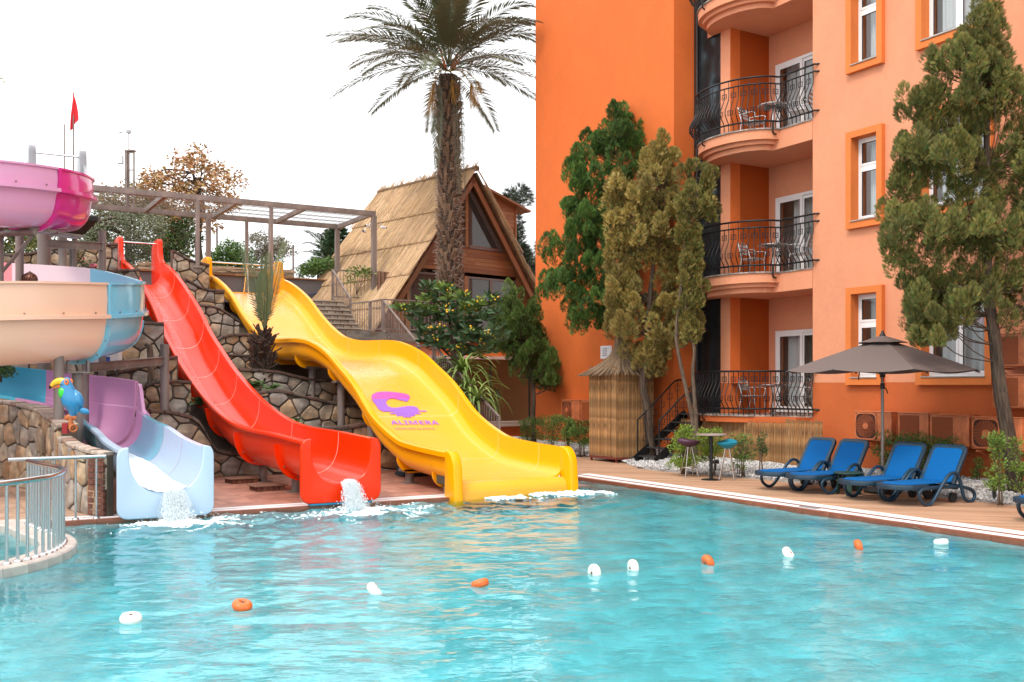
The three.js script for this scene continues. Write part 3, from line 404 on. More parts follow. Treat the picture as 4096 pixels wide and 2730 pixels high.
// wide yellow slide
{
  const g = thing('yellow_water_slide', 'wide glossy yellow slide with purple hotel logo and a flat bed', 'water slide'), xc = 8.39, a = 1.06, D = 0.5, rim = yelRim;
  const yel = gloss([0.9, 0.37, 0.0]), seamY = mat([0.9, 0.62, 0.25], 0.4);
  const bed = (n = 9) => { const l = [[-a, 0], [-a, -D + 0.24]]; for (let i = 1; i <= n; i++) { const t = Math.PI / 2 * i / n; l.push([-a + 0.24 - 0.24 * Math.cos(t), -D + 0.24 - 0.24 * Math.sin(t)]); } const r = l.map(([x, y]) => [-x, y]).reverse(); return [...l, ...r]; };
  const off = (l, t) => l.map(([x, y]) => [x + Math.sign(x) * t * clamp((Math.abs(x) - a + 0.3) / 0.3, 0, 1), y - t * clamp(-y / D, 0, 1)]), lip = 0.115;
  const prof = [[-a - lip, -0.1], [-a - lip, -0.02], [-a - lip + 0.02, 0.004], [-a - 0.02, 0.004], ...bed(), [a + 0.02, 0.004], [a + lip - 0.02, 0.004], [a + lip, -0.02], [a + lip, -0.1], [a + lip - 0.02, -0.1], [a + 0.05, -0.08], ...off(bed(), 0.04).reverse().filter((q) => q[1] < -0.09), [-a - 0.05, -0.08], [-a - lip + 0.02, -0.1]];
  const cuts = [-31.0, -28.9, -26.9, -25.0, -22.9, -20.6, -18.6, -16.9, -15.4, -14.62];
  const scallop = (z) => { const o = off(bed(), 0.04).filter((q) => q[1] < -0.09), u = off(bed(), 0.04).map(([x, y]) => [x * 0.97, y < -0.3 ? y - 0.16 : y]).filter((q) => q[1] < -0.12).reverse(); return sweep([...o, ...u], straight(xc, rim, z - 0.03, z + 0.03, 1)); };
  for (let i = 0; i < cuts.length - 1; i++) {
    const s = mesh('trough_section', sweep(prof, straight(xc, rim, cuts[i], cuts[i + 1], 14), true, 0.5), yel, g);
    if (i) { const b = bed(14).map(([x, y]) => [x * 0.997, y + 0.003]); mesh('seam', sweep(b, straight(xc, rim, cuts[i], cuts[i] + 0.012, 1), false), seamY, s); mesh('joint_flange', scallop(cuts[i]), yel, s); const q = []; for (const [bx, by] of [[-1.09, -0.22], [-1.0, -0.44], [-0.8, -0.6], [0, -0.62]]) q.push(boltGeo.clone().rotateX(Math.PI / 2).translate(xc + bx, rim(cuts[i]) + by, cuts[i] + 0.04)); mesh('bolt', q, bolt, s).userData.kind = 'stuff'; }
  }
  // the lip: the bed rolls over and drops into the water between two rounded end walls
  const ze = -14.62, ye = rim(ze), fl = ye - D, rollF = []; for (let i = 0; i <= 12; i++) { const t = i / 12 * Math.PI / 2; rollF.push([ze + 0.2 * Math.sin(t), fl - 0.2 + 0.2 * Math.cos(t)]); } rollF.push([ze + 0.24, -0.35]);
  const rollP = [], rollI = []; rollF.forEach(([z, y]) => { rollP.push(xc - a + 0.02, y, z, xc + a - 0.02, y, z); }); for (let i = 0; i < rollF.length - 1; i++) { const k = i * 2; rollI.push(k, k + 2, k + 1, k + 1, k + 2, k + 3); } const rg = new THREE.BufferGeometry(); rg.setAttribute('position', new THREE.Float32BufferAttribute(rollP, 3)); rg.setIndex(rollI); rg.computeVertexNormals(); mesh('drop_lip', G(rg), yel, g);
  for (const sx of [-1, 1]) { const sh = new THREE.Shape(); sh.moveTo(ze - 0.04, -0.4); sh.lineTo(ze - 0.02, ye - 0.12); sh.lineTo(ze - 0.02, ye); sh.lineTo(ze + 0.02, ye); sh.quadraticCurveTo(ze + 0.2, ye - 0.02, ze + 0.26, ye - 0.24); sh.lineTo(ze + 0.33, -0.4); sh.closePath(); mesh('end_wall', toCreasedNormals(extrude(sh, 0.11, 0.025, 3, 10).rotateY(-Math.PI / 2).translate(xc + sx * (a + 0.055) + 0.055, 0, 0), 0.6), yel, g); const fill = new THREE.Shape(); }
  // water running over the bed and the lip
  const fb = bed(20).filter((q) => q[1] < -D + 0.03), wf = straight(xc, rim, -30.7, -14.64, 80); wf.forEach((f, i) => { f.profile = fb.map(([x, y], k) => [x, y + 0.008 + 0.012 * fbm(k * 2.2, i * 0.8, 3, 3)]); }); const sheet = sweep(fb, wf, false, 2);
  const dropP = [], dropI = [], ndx = 60; rollF.forEach(([z, y], j) => { for (let i = 0; i <= ndx; i++) dropP.push(lerp(xc - a + 0.05, xc + a - 0.05, i / ndx), y + (j < 6 ? 0.012 : 0), z + 0.02 + 0.03 * fbm(i * 0.7, j * 0.4, 9, 2)); }); for (let j = 0; j < rollF.length - 1; j++) for (let i = 0; i < ndx; i++) { const k = j * (ndx + 1) + i; dropI.push(k, k + ndx + 1, k + 1, k + 1, k + ndx + 1, k + ndx + 2); } const dg = new THREE.BufferGeometry(); dg.setAttribute('position', new THREE.Float32BufferAttribute(dropP, 3)); dg.setIndex(dropI); dg.computeVertexNormals();
  mesh('flowing_water', [sheet, dg], filmMat, g);
  const post = (sx) => { const sh = new THREE.Shape(); sh.moveTo(-32.4, 4.4); sh.lineTo(-32.4, 5.5); sh.quadraticCurveTo(-32.0, 5.72, -31.5, 5.75); sh.lineTo(-31.3, 5.75); sh.quadraticCurveTo(-31.16, 5.73, -31.16, 5.6); sh.lineTo(-31.1, 5.19); sh.lineTo(-30.95, 5.17); sh.lineTo(-30.95, 4.5); sh.closePath(); return toCreasedNormals(extrude(sh, 0.12, 0.025, 2).rotateY(-Math.PI / 2).translate(xc + sx * (a + 0.055) + 0.06, 0, 0), 0.5); };
  mesh('start_post', post(-1), yel, g); mesh('start_post', post(1), yel, g);
  mesh('grab_bar', rod(V(xc - 1.05, 5.62, -31.3), V(xc + 1.05, 5.62, -31.3), 0.025), chrome, g); mesh('centre_post', rod(V(xc + 0.1, 4.6, -31.2), V(xc + 0.1, 5.62, -31.3), 0.025), chrome, g); mesh('centre_brace', rod(V(xc - 0.12, 4.68, -30.9), V(xc + 0.08, 5.6, -31.28), 0.022), mat([0.5, 0.26, 0.06], 0.3, { metalness: 0.5 }), g);
  mesh('start_tub_floor', rbox(2.1, 0.08, 1.5, 0.02, xc, 4.66, -31.7), yel, g);
  for (const [x, z] of [[7.75, -22.9], [9.05, -22.9], [7.62, -20.6], [7.75, -19.2], [7.62, -17.0], [8.9, -17.0]]) legAt(g, x, z, yelRim(z) - D - 0.22);
  mesh('support_post', new THREE.CylinderGeometry(0.085, 0.085, 0.2, 16).translate(7.5, 0.08, -15.15), steelPaint, g); mesh('hanger_block', rbox(0.3, 0.16, 0.3, 0.02, 7.5, 0.23, -15.15), mat([0.07, 0.065, 0.045], 0.6), g);
  // the printed logo lies on the bed as a thin decal that follows it
  const font = await new FontLoader().loadAsync('fonts/droid/droid_sans_bold.typeface.json');
  const bedAt = (x, z, o) => V(x, rim(z) - D + o, z), onBed = (shapes, name, m, lift) => { let q = new THREE.ShapeGeometry(shapes, 10); q = q.index ? q.toNonIndexed() : q; const p = q.attributes.position; for (let i = 0; i < p.count; i++) { const v = bedAt(p.getX(i), p.getY(i), lift); p.setXYZ(i, v.x, v.y, v.z); } q.computeVertexNormals(); return mesh(name, G(q), m, g); };
  // subdivided so that it bends with the slide: the mark is cut into thin bands across the bed
  const cutBand = (poly, z0, z1) => { const c = (pl, s, d) => { const o = []; for (let i = 0; i < pl.length; i++) { const A = pl[i], B = pl[(i + 1) % pl.length], da = s * A[1] - d, db = s * B[1] - d; if (da <= 0) o.push(A); if (da * db < 0) { const t = da / (da - db); o.push([lerp(A[0], B[0], t), lerp(A[1], B[1], t)]); } } return o; }; return c(c(poly, 1, z1), -1, -z0); };
  const bandMesh = (polys, name, m, lift = 0.016) => { const gs = []; let lo = 1e9, hi = -1e9; polys.forEach((P) => P.forEach((q) => { lo = Math.min(lo, q[1]); hi = Math.max(hi, q[1]); })); const n = Math.ceil((hi - lo) / 0.06); for (const P of polys) for (let i = 0; i < n; i++) { const b = cutBand(P, lo + (hi - lo) * i / n, lo + (hi - lo) * (i + 1) / n); if (b.length > 2) gs.push(new THREE.ShapeGeometry(polyShape(b)).toNonIndexed()); } const q = mergeGeometries(gs.map((x) => { x.deleteAttribute('normal'); return x; })); const p = q.attributes.position; for (let i = 0; i < p.count; i++) { const v = bedAt(p.getX(i), p.getY(i), lift); p.setXYZ(i, v.x, v.y, v.z); } q.computeVertexNormals(); return mesh(name, G(q), m, g); };
  // photograph pixel -> point on the sloping bed (x, z)
  const bedPx = (px, py) => { let lo = -21.5, hi = -15.5; const f = (z) => { const v = onZ(px, py, z); return v.y - (rim(z) - D); }; for (let i = 0; i < 50; i++) { const m = (lo + hi) / 2; if (f(lo) * f(m) <= 0) hi = m; else lo = m; } const v = onZ(px, py, (lo + hi) / 2); return [v.x, v.z]; };
  const sp = (pts, n = 8) => { const c = new THREE.CatmullRomCurve3(pts.map(([x, y]) => V(x, y, 0)), false, 'centripetal').getPoints(n * pts.length); return c.map((v) => bedPx(v.x, v.y)); };
  const violet = mat([0.28, 0.1, 0.52], 0.4), magenta = mat([0.5, 0.06, 0.36], 0.4);
  // the hooked C and its melting reflection
  const cOut = [[1636, 1600], [1628, 1609], [1600, 1604], [1566, 1597], [1546, 1607], [1545, 1618], [1560, 1632], [1588, 1634], [1612, 1630], [1646, 1628], [1668, 1634], [1674, 1644]], cIn = [[1520, 1644], [1502, 1622], [1487, 1602], [1488, 1584], [1508, 1573], [1548, 1570], [1592, 1574], [1630, 1582], [1640, 1592], [1636, 1600]];
  const poly = sp([...cOut, ...cIn].slice(0, -1).concat([[1636, 1600]]), 6), zs = poly.map((q) => q[1]), zm = lerp(Math.min(...zs), Math.max(...zs), 0.42);
  const triBand = (P, m, name) => { const s = new THREE.ShapeGeometry(polyShape(P)).toNonIndexed(), p = s.attributes.position, out = []; for (let i = 0; i < p.count; i += 3) out.push([0, 1, 2].map((k) => [p.getX(i + k), p.getY(i + k)])); return bandMesh(out, name, m); };
  const upper = [], lower = []; { const s = new THREE.ShapeGeometry(polyShape(poly)).toNonIndexed(), p = s.attributes.position; for (let i = 0; i < p.count; i += 3) { const t = [0, 1, 2].map((k) => [p.getX(i + k), p.getY(i + k)]); const u = cutBand(t, -99, zm), l = cutBand(t, zm, 99); if (u.length > 2) upper.push(u); if (l.length > 2) lower.push(l); } }
  bandMesh(upper, 'logo_mark_upper', magenta); bandMesh(lower, 'logo_mark_lower', violet);
  const bar = (x0, x1, y0, y1) => [[x0, y0], [x1, y0], [x1, y1], [x0, y1]].map((q) => bedPx(...q));
  bandMesh([bar(1528, 1706, 1646, 1650), bar(1560, 1682, 1655, 1660), bar(1586, 1660, 1661, 1668), bar(1612, 1645, 1668, 1673), bar(1575, 1672, 1650, 1655)], 'logo_ripple', violet);
  const word = (text, px0, px1, base, top, m, name) => { const A = bedPx(px0, base), B = bedPx(px1, base), Ct = bedPx((px0 + px1) / 2, top), Cb = bedPx((px0 + px1) / 2, base); const sh = font.generateShapes(text, 1), q = new THREE.ShapeGeometry(sh, 4).toNonIndexed(); q.computeBoundingBox(); const bb = q.boundingBox, p = q.attributes.position, tr = []; for (let i = 0; i < p.count; i += 3) tr.push([0, 1, 2].map((k) => { const u = (p.getX(i + k) - bb.min.x) / (bb.max.x - bb.min.x), v = (p.getY(i + k) - bb.min.y) / (bb.max.y - bb.min.y); return [lerp(A[0], B[0], u) + v * 0, lerp(A[1], B[1], u) + v * (Ct[1] - Cb[1])]; })); bandMesh(tr, name, m); };
  word('ALIMERA', 1567, 1758, 1702, 1686, violet, 'logo_word'); word('SUNPARK ALANYA', 1583, 1741, 1722, 1714, mat([0.62, 0.2, 0.16], 0.4), 'logo_subtitle');
}
// spiral slide with pastel sections
{
  const g = thing('spiral_water_slide', 'pastel spiral flume with pink, peach, blue and lilac sections on grey columns', 'water slide');
  const S = { lightpink: gloss([0.72, 0.36, 0.56], 0.12), magenta: gloss([0.66, 0.04, 0.26], 0.12), coral: gloss([0.78, 0.3, 0.32]), white: gloss([0.72, 0.62, 0.66]), peach: gloss([0.78, 0.5, 0.36], 0.14), sky: gloss([0.2, 0.52, 0.68], 0.12), lilac: gloss([0.64, 0.31, 0.52]), aqua: gloss([0.1, 0.5, 0.68]), pale: gloss([0.44, 0.57, 0.72]), grey: gloss([0.27, 0.28, 0.3]) };
  const R = 2.4, hTall = curve([[-60, 6.12], [0, 5.72], [45, 5.5], [90, 5.28], [200, 4.7], [270, 4.36], [318, 4.18], [345, 3.9], [360, 3.76], [405, 3.5], [450, 3.32], [675, 2.05], [720, 1.86]]), rad = Math.PI / 180;
  const centre = (f) => { const t = smooth((f - 95) / 250); return V(lerp(-0.38, 0.38, t), 0, lerp(-20.6, -19.7, t)); };
  const up = (f) => f < 110 ? 0.38 : f < 250 ? lerp(0.38, 0.85, smooth((f - 110) / 120)) : f < 318 ? 0.85 : f < 345 ? lerp(0.85, 0.55, (f - 318) / 27) : f < 690 ? 0.55 : lerp(0.55, 0.5, (f - 690) / 30);
  const Dp = (f) => f < 100 ? 0.6 : 0.68;
  const prof = (f) => { const a = 0.52, D = Dp(f), w = up(f), i = inner(a, D, 2.5, 22), th = 0.035, o = inner(a + th, D + th, 2.5, 22).reverse().slice(1, -1).map(([x, y]) => [x, Math.min(y, -0.055)]);
    // x > 0 is the outer side with its raised wall
    return [[-a - 0.1, -0.05], [-a - 0.1, 0.0], [-a - 0.01, 0.004], ...i, [a + 0.015, 0.02], [a + 0.035, w * 0.5], [a + 0.03, w - 0.03], [a + 0.03, w], [a + 0.09, w + 0.004], [a + 0.09, w - 0.03], [a + 0.06, w - 0.035], [a + 0.07, w * 0.5], [a + 0.06, 0.035], [a + 0.14, 0.025], [a + 0.14, -0.035], [a + 0.05, -0.05], ...o, [-a - 0.05, -0.055]]; };
  const fr = (f) => { const c = centre(f), q = f * rad; return { p: V(c.x + R * Math.cos(q), hTall(f) - up(f), c.z + R * Math.sin(q)), x: V(Math.cos(q), 0, Math.sin(q)), y: V(0, 1, 0), profile: prof(f) }; };
  const arcs = [[-2, 43, 'magenta'], [43, 88, 'lightpink'], [88, 133, 'magenta'], [133, 178, 'lightpink'], [178, 223, 'coral'], [223, 266, 'lightpink'], [266, 291, 'coral'], [291, 322, 'white'], [322, 360, 'sky'], [360, 406, 'sky'], [406, 452, 'peach'], [452, 500, 'peach'], [500, 545, 'coral'], [545, 595, 'lilac'], [595, 640, 'aqua'], [640, 662, 'aqua'], [662, 712, 'lilac']];
  for (const [f0, f1, c] of arcs) {
    const n = Math.max(6, Math.round((f1 - f0) / 3)), fs = []; for (let i = 0; i <= n; i++) fs.push(fr(lerp(f0, f1, i / n)));
    const s = mesh('trough_section', sweep(fs[0].profile, fs, true, 0.5), S[c], g);
    const rp = (f) => { const D = Dp(f), o1 = inner(0.555, D + 0.035, 2.5, 20).filter((q) => q[1] < -0.06), o2 = inner(0.63, D + 0.11, 2.5, 20).filter((q) => q[1] < -0.06).reverse(); return [...o1, ...o2]; };
    const mk = (f, w) => { const l = [f - w, f + w].map((q) => ({ ...fr(q), profile: undefined })); return sweep(rp(f), l); }; mesh('joint_flange', mk(f1 - 0.5, 0.42), S[c], s); mesh('wall_flange', (() => { const W = up(f1); const l = [f1 - 0.9, f1 - 0.05].map((q) => ({ ...fr(q), profile: undefined })); return sweep([[0.595, 0.03], [0.63, 0.03], [0.63, W - 0.03], [0.595, W - 0.03]], l); })(), S[c], s);
    const b = []; for (const k of [3, 6, 10, 14, 17]) { const q = inner(0.6, Dp(f1) + 0.075, 2.5, 20)[k], F = fr(f1 - 0.5); const P = F.p.clone().addScaledVector(F.x, q[0]).addScaledVector(F.y, q[1]); b.push(boltGeo.clone().scale(1.1, 3.2, 1.1).applyQuaternion(facing(V(-F.x.z, 0, F.x.x))).translate(P.x, P.y, P.z)); }
    for (let k = 0; k < 4; k++) { const F = fr(lerp(f0, f1, (k + 0.5) / 4)), P = F.p.clone().addScaledVector(F.x, 0.62).addScaledVector(F.y, 0.06); b.push(boltGeo.clone().applyQuaternion(facing(F.x)).translate(P.x, P.y, P.z)); } mesh('bolt', b, bolt, s).userData.kind = 'stuff';
  }
  // entry straight from the start tub, and the exit straight into the pool
  const entry = (z0, z1, c) => { const fs = []; for (let i = 0; i <= 8; i++) { const z = lerp(z0, z1, i / 8), t = clamp((z + 26) / 5.4, 0, 1); fs.push({ p: V(lerp(2.5, 2.02, smooth(t)), lerp(6.75, 5.36, t), z), x: V(1, 0, 0), y: V(0, 1, 0), profile: prof(0) }); } mesh('trough_section', sweep(fs[0].profile, fs, true, 0.5), S[c], g); };
  entry(-26, -23.4, 'grey'); entry(-23.39, -20.7, 'lightpink');
  for (const sx of [-1, 1]) { const sh = new THREE.Shape(); sh.moveTo(-26.9, 6.1); sh.lineTo(-26.9, 6.9); sh.quadraticCurveTo(-26.6, 7.3, -26.2, 7.42); sh.lineTo(-25.95, 7.44); sh.quadraticCurveTo(-25.85, 7.42, -25.85, 7.25); sh.lineTo(-25.75, 6.7); sh.lineTo(-25.6, 6.1); sh.closePath(); mesh('start_post', toCreasedNormals(extrude(sh, 0.11, 0.025, 2).rotateY(-Math.PI / 2).translate(2.52 + sx * 0.55 + 0.055, 0, 0), 0.5), S.grey, g); }
  mesh('grab_bar', rod(V(2.0, 7.3, -26), V(3.05, 7.3, -26), 0.024), chrome, g);
  mesh('start_platform', rbox(2.6, 0.12, 2.6, 0.01, 2.2, 5.95, -27.9), mat([0.03, 0.03, 0.03], 0.8), g);
  const exY = curve([[-19.75, 1.31], [-18.6, 1.2], [-17.2, 1.12], [-16, 1.0], [-14.8, 0.94], [-14.3, 0.94]]), a = 0.52, xe = 2.78, ep = troughProfile(a, 0.64, 2.5, 0.1);
  const ex = (z0, z1, c) => { const s = mesh('trough_section', sweep(ep, straight(xe, exY, z0, z1, 10), true, 0.5), S[c], g); mesh('seam', seamStrip(a, 0.64, 2.5, xe, exY, z1 - 0.02), mat([0.75, 0.6, 0.55], 0.5), s); };
  { const fs = []; for (let i = 0; i <= 10; i++) { const t = i / 10, z = lerp(-19.95, -19.3, t), W = lerp(0.5, 0.02, smooth(t * 1.2)); const pr = prof(720).map(([x, y]) => [x, y > 0.015 && x > 0.4 ? y / 0.5 * W : y]); fs.push({ p: V(xe, exY(z) + 0.03 * (1 - t), z), x: V(1, 0, 0), y: V(0, 1, 0), profile: pr }); } mesh('trough_section', sweep(fs[0].profile, fs, true, 0.5), S.lilac, g); }
  ex(-19.31, -17.3, 'sky'); ex(-17.29, -15.9, 'pale'); ex(-15.89, -14.42, 'pale');
  { const yb = 0.0, yt = exY(-14.4), s = new THREE.Shape(), w = a + 0.105, r = 0.14; s.moveTo(-w, yt - r); s.lineTo(-w, yb + r); s.quadraticCurveTo(-w, yb, -w + r, yb); s.lineTo(w - r, yb); s.quadraticCurveTo(w, yb, w, yb + r); s.lineTo(w, yt - r); s.quadraticCurveTo(w, yt, w - 0.1, yt); inner(a, 0.64, 2.5).reverse().forEach(([x, y]) => s.lineTo(x, yt + y)); s.lineTo(-w + 0.1, yt); s.quadraticCurveTo(-w, yt, -w, yt - r); mesh('exit_bumper', toCreasedNormals(extrude(s, 0.05, 0.022, 3, 10).translate(xe, 0, -14.45), 0.5), S.pale, g); }
  const wz = straight(xe, exY, -18.6, -14.36, 40), wp = inner(a - 0.01, 0.63, 2.5, 40).filter((q) => q[0] > -0.3 && q[0] < 0.3 && q[1] < -0.4); wz.forEach((f, i) => { const k = 0.5 + 0.5 * smooth(i / 20); f.profile = wp.map(([x, y], j) => [x * k + 0.02 * (fbm(i * 0.3, j, 5, 2) - 0.5), y + 0.015 + 0.03 * fbm(i * 0.9, j * 0.9, 8, 3)]); }); mesh('flowing_water', sweep(wp, wz, false, 2), foamMat, g);
  // columns and arms
  const col = (px, d, y0, y1, r, name = 'support_column') => { const p = atD(px, HORIZON, d); mesh(name, new THREE.CylinderGeometry(r, r, y1 - y0, 24).translate(p.x, (y0 + y1) / 2, p.z), steelPaint, g); mesh('column_cap', new THREE.CylinderGeometry(r * 1.02, r * 1.02, 0.02, 24).translate(p.x, y1 + 0.01, p.z), steelPaint, g); return p; };
  const ibeam = (a0, b0, h = 0.14) => [beam(a0.clone().setY(a0.y + h / 2), b0.clone().setY(b0.y + h / 2), 0.1, 0.016), beam(a0.clone().setY(a0.y - h / 2), b0.clone().setY(b0.y - h / 2), 0.1, 0.016), beam(a0, b0, 0.02, h - 0.016)];
  const c1 = col(408, 20.6, 0, 4.98, 0.075), c2 = col(77, 18.6, 2.5, 4.9, 0.072), c0 = col(-4, 17.2, 2.5, 4.55, 0.07); col(176, 21.6, 0, 5.25, 0.14); col(250, 24.5, 3, 5.5, 0.1); col(284, 26.6, 4, 5.6, 0.06); col(296, 26.0, 4, 5.6, 0.06);
  mesh('cantilever_arm', ibeam(V(c1.x, 4.68, c1.z), atD(190, HORIZON, 18.4).setY(4.42)), steelPaint, g); mesh('cantilever_arm', rod(V(c0.x, 4.42, c0.z), atD(140, HORIZON, 16.9).setY(4.4), 0.055, 0.055, 12), steelPaint, g); mesh('arm_brace', rod(V(c0.x + 0.03, 3.75, c0.z), atD(128, HORIZON, 16.9).setY(4.34), 0.03, 0.03, 10), steelPaint, g);
  mesh('saddle_plate', rbox(0.5, 0.05, 0.3, 0.01).rotateY(0.5).translate(...atD(150, HORIZON, 17.2).setY(4.48).toArray()), steelPaint, g); mesh('saddle_plate', rbox(0.5, 0.05, 0.3, 0.01).rotateY(0.5).translate(...atD(260, HORIZON, 17.9).setY(4.5).toArray()), steelPaint, g);
  mesh('cross_beam', beam(V(c0.x, 2.52, c0.z), V(c2.x, 2.52, c2.z), 0.1, 0.1), steelPaint, g); mesh('cross_beam', beam(V(c2.x, 2.52, c2.z), atD(340, HORIZON, 19.5).setY(2.35), 0.1, 0.1), steelPaint, g);
  const c3 = col(658, 19.6, 0, 2.6, 0.085); col(234, 15.9, 0, 2.5, 0.078); col(309, 16.3, 0, 2.0, 0.088); col(340, 19.5, 0, 2.4, 0.07);
  mesh('cantilever_arm', ibeam(V(c3.x, 2.3, c3.z), atD(360, HORIZON, 17.2).setY(2.12)), steelPaint, g); mesh('saddle_bracket', [rbox(0.36, 0.03, 0.3, 0.005), rbox(0.03, 0.2, 0.22, 0.005, -0.15, 0.1, 0), rbox(0.03, 0.2, 0.22, 0.005, 0.15, 0.1, 0)].map((q) => q.translate(...atD(309, HORIZON, 16.3).setY(2.02).toArray())), steelPaint, g);
}
// ---------- the orange hotel ----------
const peach = mat([0.8, 0.33, 0.18], 0.85, { map: T.plaster, bumpMap: T.plasterBump, bumpScale: 0.0015 });
const orange = mat([0.76, 0.165, 0.028], 0.85, { map: T.plaster, bumpMap: T.plasterBump, bumpScale: 0.0015 });
const dado = mat([0.6, 0.135, 0.03], 0.85, { map: T.plaster, bumpMap: T.plasterBump, bumpScale: 0.0015 });
const trim = mat([0.8, 0.22, 0.045], 0.8, { map: T.plaster });
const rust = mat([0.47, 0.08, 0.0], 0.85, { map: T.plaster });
const whitePvc = mat([0.8, 0.79, 0.79], 0.35), gasket = mat([0.02, 0.02, 0.022], 0.5), marble = mat([0.66, 0.6, 0.56], 0.4, { map: T.stone });
const glass = mat([0.95, 0.97, 0.97], 0.02, { transmission: 1, thickness: 0, ior: 1.5 });
const curtainMat = mat([0.78, 0.8, 0.82], 0.9, { transmission: 0.35, thickness: 0 }), roomDark = mat([0.58, 0.52, 0.44], 0.9);
const blackIron = mat([0.012, 0.012, 0.013], 0.4, { metalness: 0.3 });
const XF = 15.84, FLOORS = [1.17, 4.27, 7.37, 10.47];
const alongFacade = (g, x) => g.applyMatrix4(new THREE.Matrix4().set(0, 0, 1, x, 0, 1, 0, 0, -1, 0, 0, 0, 0, 0, 0, 1));   // shape (u, y) with u = -z, depth into +x
const panel = (x, depth, outline, holes = []) => { const s = polyShape(outline); for (const h of holes) { const p = new THREE.Path(); h.forEach((q, i) => i ? p.lineTo(...q) : p.moveTo(...q)); p.closePath(); s.holes.push(p); } return alongFacade(extrude(s, depth), x); };
const rect = (a, b, c, d) => [[a, c], [b, c], [b, d], [a, d]];
const hotel = thing('hotel_building', 'four storey orange and peach hotel with curved balconies', 'building');
const BAY = [14.9, 17.4];
const winOpen = []; for (const f of FLOORS) { winOpen.push(rect(13.2, 13.82, f + 0.78, f + 2.45)); winOpen.push(rect(10.9, 12.18, f + 0.78, f + 2.45)); }
const split = 1.87;
mesh('wall', panel(XF, 0.3, rect(3, 17.72, split, 15), [rect(BAY[0], BAY[1], split + 0.003, 14.9), ...winOpen.slice(0, 6).filter((h) => h[2][1] < 15)].concat(winOpen.slice(6))), peach, hotel);
mesh('lower_wall', panel(XF, 0.3, rect(3, 17.72, -0.05, split - 0.002), [rect(BAY[0], BAY[1], 1.17, split - 0.005)]), dado, hotel);
mesh('bay_back_wall', panel(17.05, 0.2, rect(14.6, 18.7, 0, 15), FLOORS.map((f) => rect(15.55, 17.14, f + 0.02, f + 1.92))), peach, hotel);
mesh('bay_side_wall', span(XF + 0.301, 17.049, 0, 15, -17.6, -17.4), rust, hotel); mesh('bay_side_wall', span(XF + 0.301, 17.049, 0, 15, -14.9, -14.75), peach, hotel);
mesh('pillar_return', span(XF + 0.002, XF + 0.3, 1.2, 15, -17.4, -17.392), orange, hotel);
mesh('block_wall', span(15.17, 22, -0.05, 16, -24.9, -18.6), orange, hotel);
mesh('room_wall', span(17.9, 18.0, 0, 15, -18, -9), roomDark, hotel); mesh('roof_slab', span(15.6, 22, 15.01, 15.2, -18.59, -3), peach, hotel); mesh('rear_wall', span(18.2, 22, 0, 15, -18.59, -3), orange, hotel);
for (const f of FLOORS) mesh('room_floor', span(17.26, 17.9, f - 0.3, f, -18, -9), roomDark, hotel);
for (const f of FLOORS) mesh('room_floor', span(16.15, 17.04, f - 0.3, f + 0.001, -14.7, -9), roomDark, hotel);
// dented dark metal sheet in the gap, with downpipes
{
  seed(51); const P = [], I = [], U = [], ny = 160, nz = 14, z0 = -18.58, z1 = -17.74; const dent = (y, z) => { let d = 0.012 * Math.sin(z * 16) ; for (const [dy, dz, r, a] of [[6.4, -18.0, 0.3, 0.09], [7.9, -18.2, 0.35, 0.07], [8.8, -17.95, 0.25, 0.08], [5.6, -18.2, 0.3, 0.07], [9.6, -18.2, 0.4, 0.06], [4.4, -18.1, 0.3, 0.05], [10.6, -18.05, 0.35, 0.07], [11.6, -18.2, 0.3, 0.06]]) { const q = Math.hypot(y - dy, (z - dz) * 1.3) / r; d += a * Math.exp(-q * q * 2) * (1 + 0.5 * Math.sin((y - dy) * 14)); } return d + 0.02 * (fbm(y * 1.5, z * 2, 5, 3) - 0.5); };
  for (let j = 0; j <= ny; j++) for (let i = 0; i <= nz; i++) { const y = lerp(0.1, 14, j / ny), z = lerp(z0, z1, i / nz); P.push(15.9 + dent(y, z), y, z); U.push(z, y); } for (let j = 0; j < ny; j++) for (let i = 0; i < nz; i++) { const a = j * (nz + 1) + i; I.push(a, a + 1, a + nz + 1, a + 1, a + nz + 2, a + nz + 1); }
  const g = new THREE.BufferGeometry(); g.setAttribute('position', new THREE.Float32BufferAttribute(P, 3)); g.setAttribute('uv', new THREE.Float32BufferAttribute(U, 2)); g.setIndex(I); g.computeVertexNormals(); mesh('metal_cladding', G(g), mat([0.045, 0.066, 0.078], 0.36, { metalness: 0.55, map: T.mottle }), hotel);
  mesh('downpipe', rod(V(15.82, 0.2, -18.53), V(15.82, 14, -18.53), 0.022), mat([0.03, 0.035, 0.04], 0.5), hotel); mesh('downpipe', rod(V(15.78, 0.2, -18.57), V(15.78, 14, -18.57), 0.014), blackIron, hotel);
}
